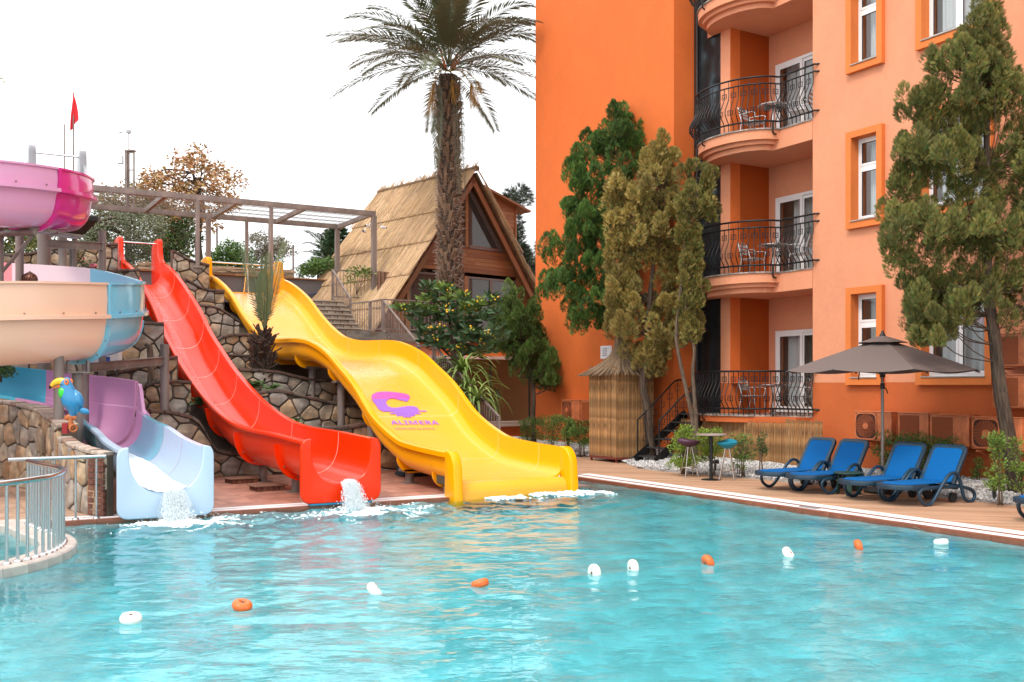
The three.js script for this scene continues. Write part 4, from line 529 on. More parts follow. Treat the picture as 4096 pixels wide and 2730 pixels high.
// windows: surround, sill, frame, panes, curtain
const wavyCurtain = (z0, z1, y0, y1, x, folds) => { const n = 60, P = [], I = [], U = []; for (let i = 0; i <= n; i++) { const t = i / n, z = lerp(z0, z1, t), q = x + 0.03 * Math.sin(t * folds * 6.28 + 1.3 * Math.sin(t * 9)); P.push(q, y0, z, q + 0.004, y1, z); U.push(z, y0, z, y1); } for (let i = 0; i < n; i++) { const a = 2 * i; I.push(a, a + 1, a + 2, a + 2, a + 1, a + 3); } const g = new THREE.BufferGeometry(); g.setAttribute('position', new THREE.Float32BufferAttribute(P, 3)); g.setAttribute('uv', new THREE.Float32BufferAttribute(U, 2)); g.setIndex(I); g.computeVertexNormals(); return G(g); };
const frameBars = (z0, z1, y0, y1, x0, x1, w, wz = w) => [span(x0, x1, y0, y1, z0, z0 + wz), span(x0, x1, y0, y1, z1 - wz, z1), span(x0, x1, y0, y0 + w, z0 + wz, z1 - wz), span(x0, x1, y1 - w, y1, z0 + wz, z1 - wz)];
function window_(f, u0, u1, mullions, transom) {
  const g = new THREE.Group(); g.name = 'window'; hotel.add(g); const z0 = -u1, z1 = -u0, y0 = f + 0.78, y1 = f + 2.45, b = 0.13, p = 0.1;
  const sides = [['z', z0 - b, z0], ['z', z1, z1 + b]]; for (const [, a, c] of sides) mesh('surround', span(XF - p, XF - 0.001, y0 - b, y1 + b, a, c), trim, g);
  mesh('surround', span(XF - p + 0.001, XF - 0.001, y1, y1 + b - 0.001, z0, z1), trim, g); mesh('surround', span(XF - p + 0.001, XF - 0.001, y0 - b + 0.001, y0, z0, z1), trim, g);
  mesh('reveal', [span(XF + 0.001, XF + 0.12, y0, y1, z0 + 0.001, z0 + 0.006), span(XF + 0.001, XF + 0.12, y0, y1, z1 - 0.006, z1 - 0.001), span(XF + 0.001, XF + 0.12, y1 - 0.006, y1 - 0.001, z0 + 0.006, z1 - 0.006)], trim, g);
  mesh('sill', rbox(0.24, 0.025, u1 - u0 + 0.02, 0.006, XF + 0.0, y0 + 0.014, (z0 + z1) / 2), marble, g);
  const Y0 = y0 + 0.028; mesh('frame', frameBars(z0 + 0.006, z1 - 0.006, Y0, y1 - 0.006, XF + 0.12, XF + 0.17, 0.05), whitePvc, g);
  const n = mullions + 1, W = (z1 - z0 - 0.1) / n; for (let i = 0; i < n; i++) { const a = z0 + 0.05 + i * W, c = a + W; if (i) mesh('mullion', span(XF + 0.121, XF + 0.169, Y0 + 0.05, y1 - 0.056, a - 0.025, a + 0.025), whitePvc, g);
    const rows = transom ? [[Y0 + 0.05, Y0 + 1.02], [Y0 + 1.09, y1 - 0.056]] : [[Y0 + 0.05, y1 - 0.056]]; if (transom) mesh('transom', span(XF + 0.118, XF + 0.168, Y0 + 1.02, Y0 + 1.09, a, c), whitePvc, g);
    rows.forEach(([ya, yb], k) => { const zi = a + (i ? 0.026 : 0), zj = c - (i < n - 1 ? 0.026 : 0); mesh('sash', frameBars(zi, zj, ya, yb, XF + 0.11, XF + 0.15, 0.045), whitePvc, g); mesh('gasket', frameBars(zi + 0.045, zj - 0.045, ya + 0.045, yb - 0.045, XF + 0.118, XF + 0.14, 0.01), gasket, g); mesh('pane', span(XF + 0.128, XF + 0.132, ya + 0.05, yb - 0.05, zi + 0.05, zj - 0.05), glass, g); });
  }
  mesh('curtain', wavyCurtain(z0 + 0.14, z1, y0, y1, XF + 0.32, 3.2 * (u1 - u0) / 0.62), curtainMat, g);
}
for (const f of FLOORS) { window_(f, 13.2, 13.82, 0, true); window_(f, 10.9, 12.18, 1, false); }
// balconies
const arcPts = (inset, n = 24) => { const l = [], a = 1.18 - inset, b = 0.78 - inset; for (let i = 0; i <= n; i++) { const t = Math.PI * i / n; l.push([XF - b * Math.sin(t), 17.02 - a * Math.cos(t)]); } return l; };
const slabShape = (inset, flush) => polyShape([[17.04, 14.905], [XF - flush, 14.905], [XF - flush, 15.84 - 0], ...arcPts(inset), [XF + 0.02, 18.2], [XF + 0.02, 17.73], [XF + 0.31, 17.72], [XF + 0.31, 17.41], [17.04, 17.41]]);
const plan = (s, y, h, bevel = 0) => extrude(s, h, bevel).rotateX(-Math.PI / 2).translate(0, y, 0);
FLOORS.forEach((f, i) => {
  const g = new THREE.Group(); g.name = 'balcony'; hotel.add(g);
  mesh('marble_edge', plan(slabShape(-0.035, 0.035), f - 0.028, 0.028), marble, g);
  if (i) { mesh('slab', plan(slabShape(0, 0.012), f - 0.23, 0.2), peach, g); mesh('moulding', plan(slabShape(0.1, 0.012), f - 0.315, 0.085), peach, g); mesh('moulding', plan(slabShape(0.2, 0.011), f - 0.43, 0.115), peach, g); }
  else { const s = polyShape([[XF + 0.31, 14.95], [15.42, 14.95], [15.36, 15.3], [15.3, 17.0], [15.32, 18.2], [XF + 0.02, 18.2], [XF + 0.02, 17.73], [XF + 0.31, 17.72]]); mesh('base_block', plan(s, 0, f - 0.03), dado, g); mesh('slab', plan(slabShape(0, 0.012), f - 0.16, 0.13), dado, g); }
  // the glazed door at the back of the recess
  const d = new THREE.Group(); d.name = 'balcony_door'; hotel.add(d); const z0 = -17.13, z1 = -15.56, y0 = f + 0.03, y1 = f + 1.91, xd = 17.02; mesh('frame', frameBars(z0, z1, y0, y1, xd - 0.03, xd + 0.07, 0.06), whitePvc, d); const zm = (z0 + z1) / 2 + 0.04;
  for (const [a, c, o] of [[z0 + 0.06, zm, 0], [zm - 0.05, z1 - 0.06, 0.035]]) { mesh('leaf', frameBars(a, c, y0 + 0.06, y1 - 0.06, xd + o - 0.02, xd + o + 0.015, 0.075), whitePvc, d); mesh('gasket', frameBars(a + 0.075, c - 0.075, y0 + 0.135, y1 - 0.135, xd + o - 0.012, xd + o + 0.01, 0.012), gasket, d); mesh('pane', span(xd + o - 0.003, xd + o + 0.002, y0 + 0.145, y1 - 0.145, a + 0.085, c - 0.085), glass, d); }
  mesh('curtain', i === 0 ? wavyCurtain(z0 + 0.1, z0 + 0.5, y0, y1, 17.3, 3) : wavyCurtain(z0 + (i === 1 ? 0.28 : 0.06), z1 - 0.1, y0, y1, 17.3, 6), curtainMat, d);
});
// wrought iron railings, baluster by baluster
{
  const path = []; for (let i = 0; i <= 8; i++) path.push(V(XF - 0.06, 0, lerp(-14.78, -15.8, i / 8))); for (let i = 1; i < 24; i++) { const t = Math.PI * i / 24; path.push(V(XF - 0.02 - 0.83 * Math.sin(t), 0, -17.02 + 1.22 * Math.cos(t))); } path.push(V(XF - 0.06, 0, -18.26));
  const C = new THREE.CatmullRomCurve3(path, false, 'catmullrom', 0.3), L = C.getLength(), belly = curve([[0.06, 0], [0.16, 0.01], [0.3, 0.12], [0.42, 0.14], [0.58, 0.06], [0.72, 0.0], [0.95, 0]]);
  const spiral = []; for (let i = 0; i <= 14; i++) { const t = i / 14, a = -Math.PI * 0.5 + t * 5.2, r = 0.034 * (1 - 0.72 * t); spiral.push([r * Math.cos(a) + 0.036, r * Math.sin(a) + 0.034]); }
  const one = (sx, sy) => tube(spiral.map(([x, y]) => V(sx * x, sy * y, 0)), 0.008, 18, 4); const scroll = join(one(1, 1), one(-1, 1), one(1, -1), one(-1, -1), rbox(0.022, 0.022, 0.02, 0.004));
  const balGeo = new THREE.TubeGeometry(new THREE.CatmullRomCurve3([0.0, 0.08, 0.16, 0.24, 0.32, 0.4, 0.5, 0.6, 0.7, 0.82, 0.95].map((y) => V(0, y, belly(y)))), 22, 0.011, 6), shortGeo = new THREE.CylinderGeometry(0.007, 0.007, 0.155, 6).translate(0, 0.075, 0);
  FLOORS.forEach((f, i) => {
    const g = new THREE.Group(); g.name = 'balcony_railing'; hotel.add(g); const at = (y, r, n = 70) => tube(Array.from({ length: 45 }, (_, k) => { const p = C.getPointAt(k / 44); return V(p.x, f + y, p.z); }), r, n, 8);
    mesh('top_rail', at(i ? 1.1 : 0.95, 0.021), blackIron, g); if (i) mesh('middle_rail', at(0.95, 0.017), blackIron, g); mesh('bottom_rail', at(0.14, 0.02), blackIron, g);
    const n = Math.round(L / 0.118); for (let k = 0; k < n; k++) { const t = (k + 0.5) / n, p = C.getPointAt(t), d = C.getTangentAt(t), turn = Math.atan2(d.z, -d.x) , nrm = V(d.z, 0, -d.x); if (nrm.x > 0 && t < 0.5) nrm.negate(); const ry = Math.atan2(nrm.x, nrm.z);
      const b = mesh('baluster', balGeo, blackIron, g); b.position.set(p.x, f, p.z); b.rotation.y = ry; if (i && k % 2 === 0) { const s = mesh('spindle', shortGeo, blackIron, g); s.position.set(p.x, f + 0.945, p.z); }
      if (k % 2) for (const y of [0.36, 0.78]) { const s = mesh('scroll', scroll, blackIron, g); s.position.set(p.x + Math.sin(ry) * belly(y), f + y, p.z + Math.cos(ry) * belly(y)); s.rotation.y = ry; } }
    for (const t of [0.28, 0.72]) { const p = C.getPointAt(t), d = C.getTangentAt(t), nx = V(d.z, 0, -d.x); mesh('bracket', tube([V(p.x, f + 0.14, p.z), V(p.x, f, p.z), V(p.x, f - 0.09, p.z), V(p.x + 0.05, f - 0.13, p.z), V(p.x + 0.1, f - 0.13, p.z)], 0.018, 16, 8), blackIron, g); }
    for (const y of i ? [0.14, 0.95, 1.1] : [0.14, 0.95]) mesh('wall_anchor', rod(V(XF - 0.06, f + y, -14.8), V(XF + 0.01, f + y, -14.72), 0.02), blackIron, g);
  });
}
// ground floor gym wing behind, below the hut terrace
const gym = thing('gym_wing', 'low orange gym wing with wide dark window below the hut terrace', 'building');
mesh('wall', [span(9.9, 12.0, -0.05, 3.1, -27.2, -26.9), span(12.0, 19, -0.05, 0.55, -27.2, -26.9), span(12.0, 19, 2.72, 3.1, -27.2, -26.9)].map(G), orange, gym);
mesh('terrace_slab', span(9.6, 22, 3.101, 3.35, -42, -26.8), mat([0.3, 0.24, 0.2], 0.8, { map: T.tile }), gym);
mesh('sill', rbox(7, 0.16, 0.34, 0.01, 15.5, 0.63, -26.88), mat([0.52, 0.42, 0.36], 0.6, { map: T.tile }), gym); mesh('head_trim', span(12, 19, 2.62, 2.715, -27.19, -26.82), mat([0.6, 0.42, 0.36], 0.6), gym);
mesh('back_wall', span(9.9, 19, 0, 3.1, -31, -30.8), mat([0.6, 0.24, 0.1], 0.9), gym); mesh('floor', span(9.9, 19, 0.0, 0.02, -30.8, -27.2), mat([0.3, 0.27, 0.24], 0.7), gym); mesh('side_wall', span(9.9, 10.1, 0, 3.1, -30.79, -27.21), orange, gym);
for (let i = 0; i < 5; i++) { const x = 12.02 + i * 1.4; mesh('pane', span(x + 0.02, x + 1.38, 0.72, 2.61, -27.0, -26.995), mat([0.8, 0.88, 0.86], 0.02, { transmission: 1, thickness: 0, ior: 1.5 }), gym); mesh('mullion', span(x - 0.02, x + 0.02, 0.72, 2.61, -27.02, -26.97), mat([0.02, 0.02, 0.02], 0.5), gym); }
{ const c = wavyCurtain(-1.2, 0, 0.9, 2.6, 0, 5); c.rotateY(Math.PI / 2).translate(14.2, 0, -29.8); mesh('curtain', c, curtainMat, gym); }
{ // an exercise bike behind the glass
  const e = thing('exercise_machine', 'dark elliptical exercise machine behind the gym window', 'gym machine', [14.35, 0.02, -28.1]), bk = mat([0.015, 0.015, 0.016], 0.5), gr = mat([0.25, 0.24, 0.24], 0.4, { metalness: 0.6 });
  mesh('base_frame', [rbox(0.5, 0.06, 0.08, 0.02, 0, 0.03, 0.5), rbox(0.5, 0.06, 0.08, 0.02, 0, 0.03, -0.5), rbox(0.08, 0.06, 1.1, 0.02, 0, 0.06, 0)], bk, e); mesh('mast', tube([V(0, 0.1, 0.4), V(0.02, 0.7, 0.3), V(0, 1.35, 0.3)], 0.035), gr, e); mesh('console', rbox(0.3, 0.28, 0.06, 0.03).rotateX(-0.4).translate(0, 1.5, 0.33), bk, e); mesh('flywheel', new THREE.CylinderGeometry(0.28, 0.28, 0.12, 24).rotateZ(Math.PI / 2).translate(0, 0.4, -0.25), bk, e);
  for (const s of [-1, 1]) { mesh('handle', tube([V(s * 0.22, 0.5, 0.2), V(s * 0.26, 1.0, 0.3), V(s * 0.2, 1.4, 0.2), V(s * 0.26, 1.72, 0.32)], 0.022), bk, e); mesh('pedal', rbox(0.12, 0.03, 0.36, 0.01, s * 0.2, 0.3, 0.05), bk, e); }
  const f = copyOf(e, [15.6, 0.02, -28.6], 0.8, 'second dark exercise machine farther right behind the gym window', 'gym machines'); e.userData.group = 'gym machines';
}
// small printed notice on the block wall
{ const n = thing('wall_notice', 'small white printed notice on the orange wall above the reed cabin', 'sign', [15.16, 2.68, -21.35]); mesh('board', rbox(0.01, 0.34, 0.5, 0.003), mat([0.8, 0.78, 0.8], 0.5), n); const rows = []; for (let i = 0; i < 5; i++) rows.push(box(0.002, 0.014, 0.1 + 0.2 * hash(i, 7), -0.007, 0.1 - i * 0.045, -0.05)); const pr = mesh('print', rows, mat([0.08, 0.08, 0.1], 0.6), n); pr.userData.kind = 'stuff'; }

// air conditioners, painted like the wall
const acPaint = mat([0.74, 0.215, 0.08], 0.5, { map: T.mottle }), acDark = mat([0.06, 0.017, 0.008], 0.7), acGrille = mat([0.5, 0.125, 0.04], 0.5);
function acUnit(kind, label, pos, w = 0.8) { // front looks to -x; pos is the lower far front corner
  const g = thing('air_conditioner', label, 'air conditioner', pos, 0, 'air conditioners on the hotel walls'), h = 0.55, d = 0.3;
  mesh('casing', toCreasedNormals(rbox(d, h, w, 0.02, d / 2, h / 2, w / 2, 3), 0.6), acPaint, g); mesh('top_lid', rbox(d + 0.02, 0.02, w + 0.015, 0.008, d / 2, h + 0.002, w / 2), acPaint, g); mesh('side_panel', rbox(0.14, 0.4, 0.03, 0.01, 0.2, 0.24, w + 0.012), acPaint, g);
  if (kind === 'fan') {
    const R = 0.235, c = [0, h / 2, 0.28]; mesh('fan_well', rbox(0.006, 0.49, 0.49, 0.08, -0.0005, c[1], c[2], 6), acDark, g); mesh('grille_rim', (() => { const s = new THREE.Shape(), r = 0.24; const rr2 = (p, q, k) => { p.moveTo(-q + k, -q); p.lineTo(q - k, -q); p.quadraticCurveTo(q, -q, q, -q + k); p.lineTo(q, q - k); p.quadraticCurveTo(q, q, q - k, q); p.lineTo(-q + k, q); p.quadraticCurveTo(-q, q, -q, q - k); p.lineTo(-q, -q + k); p.quadraticCurveTo(-q, -q, -q + k, -q); }; rr2(s, 0.255, 0.13); const ho = new THREE.Path(); rr2(ho, 0.235, 0.12); s.holes.push(ho); return extrude(s, 0.012, 0.003).rotateY(-Math.PI / 2).translate(-0.003, c[1], c[2]); })(), acPaint, g);
    const rings = []; for (let r = 0.05; r < R - 0.01; r += 0.014) rings.push(new THREE.TorusGeometry(r, 0.0022, 4, 32).rotateY(Math.PI / 2).translate(-0.012, c[1], c[2])); mesh('guard_rings', rings, acGrille, g).userData.kind = 'stuff';
    const sp = []; for (let k = 0; k < 24; k++) { const a = k / 24 * 6.283; sp.push(rod(V(-0.014, c[1] + 0.06 * Math.sin(a), c[2] + 0.06 * Math.cos(a)), V(-0.012, c[1] + R * Math.sin(a + 0.25), c[2] + R * Math.cos(a + 0.25)), 0.003, 0.003, 4)); } mesh('guard_spokes', sp, acGrille, g).userData.kind = 'stuff'; mesh('hub', new THREE.CylinderGeometry(0.06, 0.062, 0.02, 24).rotateZ(Math.PI / 2).translate(-0.016, c[1], c[2]), acPaint, g);
  } else { mesh('grille_panel', rbox(0.008, 0.46, 0.42, 0.03, -0.001, h / 2, 0.26, 3), acDark, g); const bars = []; for (let k = 0; k < 34; k++) bars.push(box(0.004, 0.45, 0.0045, -0.008, h / 2, 0.06 + k * 0.0122)); for (let k = 0; k < 12; k++) bars.push(box(0.004, 0.003, 0.41, -0.0105, 0.07 + k * 0.038, 0.26)); mesh('grille_bars', bars, acGrille, g).userData.kind = 'stuff'; }
  mesh('front_cover', rbox(0.008, 0.46, w - 0.6, 0.01, -0.003, h / 2, w - (w - 0.6) / 2 - 0.045), acPaint, g);
  for (const z of [0.12, w - 0.15]) mesh('bracket', [rbox(d + 0.12, 0.035, 0.035, 0.004, d / 2 + 0.04, -0.03, z), rod(V(0.05, -0.04, z), V(d + 0.1, -0.2, z), 0.012)], acPaint, g);
  return g;
}
acUnit('fan', 'orange air conditioner with round fan grille mounted under the narrow window', [15.45, 0.757, -13.47], 0.86);
acUnit('grille', 'orange air conditioner with square grille next to the umbrella pole', [15.45, 0.757, -12.47], 0.66);
acUnit('grille', 'orange air conditioner with square grille below the wide window', [15.45, 0.74, -11.78], 0.78);
acUnit('fan', 'orange air conditioner with round fan grille behind the leaning trunk', [15.45, 0.72, -10.95], 0.92);
acUnit('grille', 'upper orange air conditioner of the stack beside the wide window', [15.45, 2.12, -10.56], 0.9);
acUnit('grille', 'lower orange air conditioner of the stack beside the wide window', [15.45, 1.43, -10.56], 0.9);
acUnit('fan', 'orange air conditioner with fan grille on the wall left of the reed cabin', [14.84, 0.87, -23.0], 0.86);
acUnit('grille', 'orange air conditioner half hidden behind the reed cabin', [14.84, 0.87, -22.05], 0.86);
// ---------- furniture and fittings ----------
// aluminium bistro chair and table for the balconies
const alu = mat([0.62, 0.6, 0.59], 0.25, { metalness: 0.9 }), aluSlat = mat([0.55, 0.53, 0.52], 0.4, { metalness: 0.7 });
function bistroChair(label, pos, turn) { // seat faces +x
  const g = thing('bistro_chair', label, 'chair', pos, turn, 'aluminium chairs on the balconies');
  for (const s of [-1, 1]) { mesh('leg', tube([V(0.2, 0, s * 0.22), V(0.18, 0.3, s * 0.21), V(0.16, 0.42, s * 0.2)], 0.012), alu, g); mesh('leg', tube([V(-0.24, 0, s * 0.21), V(-0.17, 0.4, s * 0.19), V(-0.22, 0.62, s * 0.185), V(-0.27, 0.78, s * 0.17)], 0.012), alu, g); mesh('armrest', tube([V(0.17, 0.4, s * 0.2), V(0.2, 0.56, s * 0.22), V(0.1, 0.6, s * 0.23), V(-0.2, 0.6, s * 0.19)], 0.011), alu, g); }
  mesh('seat_frame', tube([V(0.2, 0.41, -0.19), V(0.2, 0.41, 0.19), V(-0.17, 0.4, 0.19), V(-0.17, 0.4, -0.19)], 0.011, 40, 8, true, 0.1), alu, g); mesh('top_bow', tube([V(-0.27, 0.76, -0.17), V(-0.28, 0.8, -0.1), V(-0.285, 0.81, 0), V(-0.28, 0.8, 0.1), V(-0.27, 0.76, 0.17)], 0.012), alu, g);
  for (let i = 0; i < 7; i++) mesh('seat_slat', rbox(0.038, 0.008, 0.37, 0.003, 0.17 - i * 0.052, 0.415, 0), aluSlat, g); for (let i = 0; i < 3; i++) { const t = i / 2; mesh('back_slat', rbox(0.006, 0.055, 0.35, 0.003).rotateZ(0.22).translate(-0.215 - t * 0.045, 0.56 + t * 0.17, 0), aluSlat, g); } return g;
}
function bistroTable(label, pos) { const g = thing('bistro_table', label, 'table', pos, 0, 'aluminium tables on the balconies'); mesh('table_top', lathe([[0, 0.64], [0.33, 0.64], [0.345, 0.645], [0.35, 0.66], [0.34, 0.668], [0, 0.668]], 40), alu, g); mesh('under_cross', [beam(V(-0.25, 0.625, 0), V(0.25, 0.625, 0), 0.04, 0.02), beam(V(0, 0.624, -0.25), V(0, 0.624, 0.25), 0.04, 0.02)], mat([0.2, 0.18, 0.17], 0.5), g); mesh('column', new THREE.CylinderGeometry(0.028, 0.028, 0.6, 16).translate(0, 0.32, 0), alu, g); mesh('base', lathe([[0, 0], [0.22, 0], [0.22, 0.012], [0.05, 0.05], [0.03, 0.09], [0, 0.09]], 32), alu, g); return g; }
const spots = [['ground floor', 1.17], ['second', 4.27], ['third', 7.37]];
spots.forEach(([n, f], i) => {
  const fl = ['lowest', 'middle', 'upper'][i]; bistroTable(`round aluminium table on the ${fl} balcony`, [16.15, f + 0.001, -16.35]);
  bistroChair(`slatted aluminium chair against the rust wall on the ${fl} balcony`, [16.1, f + 0.001, -16.95], -Math.PI / 2 + 0.25); bistroChair(`slatted aluminium chair by the door on the ${fl} balcony`, [16.35, f + 0.001, -15.72], Math.PI / 2 + 0.4);
});
// sun loungers
const navy = mat([0.012, 0.05, 0.09], 0.42, { map: T.mottle }), blueMesh = mat([0.003, 0.135, 0.42], 0.8, { map: T.weave, specularIntensity: 0.3 });
function lounger(label, X, Z) { // foot towards -x, width along z
  const g = thing('sun_lounger', label, 'sun lounger', [X, 0, Z], 0, 'blue sun loungers on the timber deck'), band = (pts, w, h, z) => { const c = new THREE.CatmullRomCurve3(pts.map(([x, y]) => V(x, y, z)), false, 'centripetal'), n = 60, fs = []; for (let i = 0; i <= n; i++) { const p = c.getPointAt(i / n), d = c.getTangentAt(i / n); fs.push({ p, x: V(0, 0, 1), y: V(-d.y, d.x, 0).normalize() }); } const r = 0.012; return sweep([[-w + r, -h], [w - r, -h], [w, -h + r], [w, h - r], [w - r, h], [-w + r, h], [-w, h - r], [-w, -h + r]], fs, true, 0.9); };
  const loop = [[0.5, 0.265], [0.34, 0.255], [0.27, 0.2], [0.3, 0.11], [0.4, 0.035], [0.5, 0.024], [0.6, 0.085], [0.78, 0.28], [0.92, 0.42], [1.03, 0.475], [1.13, 0.46], [1.2, 0.38], [1.26, 0.22], [1.33, 0.07], [1.41, 0.024], [1.52, 0.026], [1.57, 0.09], [1.54, 0.165], [1.44, 0.215], [1.28, 0.25]];
  for (const s of [-1, 1]) { mesh('arm_leg_loop', band(loop, 0.024, 0.024, s * 0.335), navy, g); mesh('side_rail', rbox(1.1, 0.06, 0.05, 0.02, 0.74, 0.265, s * 0.29), navy, g); }
  mesh('foot_end', (() => { const s = new THREE.Shape(); s.moveTo(0.5, -0.31); s.lineTo(0.2, -0.31); s.quadraticCurveTo(-0.02, -0.3, -0.04, 0); s.quadraticCurveTo(-0.02, 0.3, 0.2, 0.31); s.lineTo(0.5, 0.31); const h = new THREE.Path(); h.moveTo(0.5, -0.25); h.lineTo(0.5, 0.25); h.lineTo(0.22, 0.25); h.quadraticCurveTo(0.05, 0.22, 0.04, 0); h.quadraticCurveTo(0.05, -0.22, 0.22, -0.25); s.holes.push(h); return toCreasedNormals(extrude(s, 0.05, 0.012, 2).rotateX(Math.PI / 2).translate(0, 0.315, 0), 0.7); })(), navy, g);
  const sling = new THREE.Shape(); sling.moveTo(1.2, -0.262); sling.lineTo(0.22, -0.262); sling.quadraticCurveTo(0.04, -0.23, 0.03, 0); sling.quadraticCurveTo(0.04, 0.23, 0.22, 0.262); sling.lineTo(1.2, 0.262); sling.closePath(); mesh('seat_sling', extrude(sling, 0.012, 0.002, 1).rotateX(Math.PI / 2).translate(0, 0.336, 0), blueMesh, g);
  const bk = new THREE.Group(); bk.name = 'backrest'; g.add(bk); bk.position.set(1.12, 0.3, 0); bk.rotation.z = 59 * Math.PI / 180;
  const outer = (w, l, r) => { const s = new THREE.Shape(); s.moveTo(0, -w); s.lineTo(l - r, -w); s.quadraticCurveTo(l, -w, l, -w + r); s.lineTo(l, w - r); s.quadraticCurveTo(l, w, l - r, w); s.lineTo(0, w); s.closePath(); return s; }; const fr = outer(0.31, 0.66, 0.12); fr.holes.push(new THREE.Path(outer(0.262, 0.61, 0.09).getPoints(8))); mesh('back_frame', toCreasedNormals(extrude(fr, 0.035, 0.008, 2).rotateX(Math.PI / 2).translate(0, 0.018, 0), 0.7), navy, bk); mesh('back_sling', extrude(outer(0.266, 0.614, 0.09), 0.01).rotateX(Math.PI / 2).translate(0, 0.02, 0), blueMesh, bk);
  mesh('cross_bar', rod(V(1.2, 0.24, -0.3), V(1.2, 0.24, 0.3), 0.03, 0.03, 12), navy, g); mesh('support_strut', rod(V(1.32, 0.22, -0.18), V(1.34, 0.62, -0.18), 0.014), navy, g); for (const s of [-1, 1]) mesh('wheel', new THREE.CylinderGeometry(0.075, 0.075, 0.05, 20).rotateX(Math.PI / 2).translate(1.2, 0.085, s * 0.22), mat([0.012, 0.014, 0.016], 0.6), g);
  return g;
}
lounger('blue sun lounger at the end nearest the reed screens', 12.36, -12.74); lounger('blue sun lounger next to the green side table, towards the reed screens', 12.37, -12.03);
lounger('blue sun lounger in front of the umbrella base, right of the green table', 12.39, -10.9); lounger('blue sun lounger in front of the low spotlight and young privet', 12.38, -10.16); lounger('blue sun lounger standing apart from the other four', 12.38, -7.92);
{ // green plastic side table
  const g = thing('side_table', 'small dark green plastic table between two sun loungers', 'side table', [13.05, 0, -11.5]), gm = mat([0.012, 0.05, 0.04], 0.45); mesh('table_top', lathe([[0, 0.36], [0.2, 0.36], [0.235, 0.35], [0.24, 0.372], [0.23, 0.38], [0.06, 0.378], [0.05, 0.36]], 32), gm, g); for (let i = 0; i < 3; i++) { const a = i * 2.094 + 0.3; mesh('leg', sweep([[-0.045, -0.008], [0.045, -0.008], [0.045, 0.008], [-0.045, 0.008]], [0, 1].map((k) => ({ p: V((0.15 + 0.05 * k) * Math.cos(a), 0.355 * (1 - k), (0.15 + 0.05 * k) * Math.sin(a)), x: V(-Math.sin(a), 0, Math.cos(a)), y: V(Math.cos(a), 0, Math.sin(a)) }))), gm, g); }
}
{ // parasol
  const c = onY(3531, 1972, 0), g = thing('parasol', 'open taupe parasol with vented top standing behind the sun loungers', 'parasol', [c.x, 0, c.z], 0.2), cloth = mat([0.17, 0.128, 0.115], 0.85, { map: T.weave }), pole = mat([0.22, 0.19, 0.17], 0.4, { metalness: 0.4 }), dk = mat([0.015, 0.015, 0.015], 0.5);
  const n = 8, R = 1.58, yr = 2.06, ya = 2.6, pt = (i, t, o = 0) => { const a = i / n * 6.2832, r = R * t; return V(r * Math.cos(a), lerp(ya, yr, Math.pow(t, 1.08)) + o, r * Math.sin(a)); };
  const cp = (r0, r1, y, o) => { const out = []; for (let i = 0; i < n; i++) { const P = [], I = [], U = [], na = 8, nr = 8; for (let k = 0; k <= nr; k++) for (let j = 0; j <= na; j++) { const t = lerp(r0, r1, k / nr), s = j / na, p = pt(i, t, y).lerp(pt(i + 1, t, y), s); p.y -= o * Math.sin(Math.PI * s) * t; if (k === nr) p.y -= 0.0; P.push(p.x, p.y + 0.006 * (fbm(p.x * 3, p.z * 3, 4, 2) - 0.5), p.z); U.push(p.x, p.z); } for (let k = 0; k < nr; k++) for (let j = 0; j < na; j++) { const a = k * (na + 1) + j; I.push(a, a + 1, a + na + 1, a + 1, a + na + 2, a + na + 1); } const q = new THREE.BufferGeometry(); q.setAttribute('position', new THREE.Float32BufferAttribute(P, 3)); q.setAttribute('uv', new THREE.Float32BufferAttribute(U, 2)); q.setIndex(I); q.computeVertexNormals(); out.push(G(q)); } return out; };
  cp(0.16, 1, 0, 0.045).forEach((q) => mesh('canopy_panel', q, cloth, g)); cp(0.02, 0.27, 0.055, -0.03).forEach((q) => mesh('vent_panel', q, cloth, g));
  for (let i = 0; i < n; i++) { mesh('rib', rod(pt(i, 0.03, -0.03), pt(i, 1, -0.015), 0.011, 0.009, 6), pole, g); mesh('strut', rod(V(0.04 * Math.cos(i / n * 6.28), 2.0, 0.04 * Math.sin(i / n * 6.28)), pt(i, 0.52, -0.03), 0.009, 0.009, 6), pole, g); mesh('rib_tip', rod(pt(i, 0.985, -0.012), pt(i, 1.015, -0.02), 0.016, 0.012, 8), dk, g); }
  mesh('pole', new THREE.CylinderGeometry(0.026, 0.026, 2.62, 20).translate(0, 1.31, 0), pole, g); mesh('finial', lathe([[0, 2.6], [0.05, 2.61], [0.055, 2.65], [0.03, 2.69], [0.02, 2.73], [0, 2.74]], 16), dk, g); mesh('runner_hub', new THREE.CylinderGeometry(0.045, 0.045, 0.09, 16).translate(0, 1.99, 0), dk, g); mesh('red_latch', rbox(0.04, 0.09, 0.05, 0.008, 0, 1.92, 0), mat([0.5, 0.02, 0.02], 0.4), g); mesh('crank_block', rbox(0.06, 0.1, 0.06, 0.01, 0, 1.8, 0), dk, g); mesh('crank_handle', tube([V(0.03, 1.8, 0), V(0.09, 1.74, 0.02), V(0.13, 1.68, 0.02)], 0.01), dk, g); mesh('tie_strap', tube([pt(7, 0.86, -0.03), pt(7, 0.87, -0.12), pt(7, 0.9, -0.2)], 0.012), dk, g); mesh('tie_strap', tube([pt(7, 0.85, 0.0), pt(7, 0.83, 0.05), pt(7, 0.79, 0.03)], 0.012), dk, g);
  mesh('base', lathe([[0, 0], [0.3, 0], [0.3, 0.05], [0.27, 0.08], [0.06, 0.1], [0.045, 0.3], [0, 0.3]], 32), mat([0.03, 0.03, 0.03], 0.6), g);
}
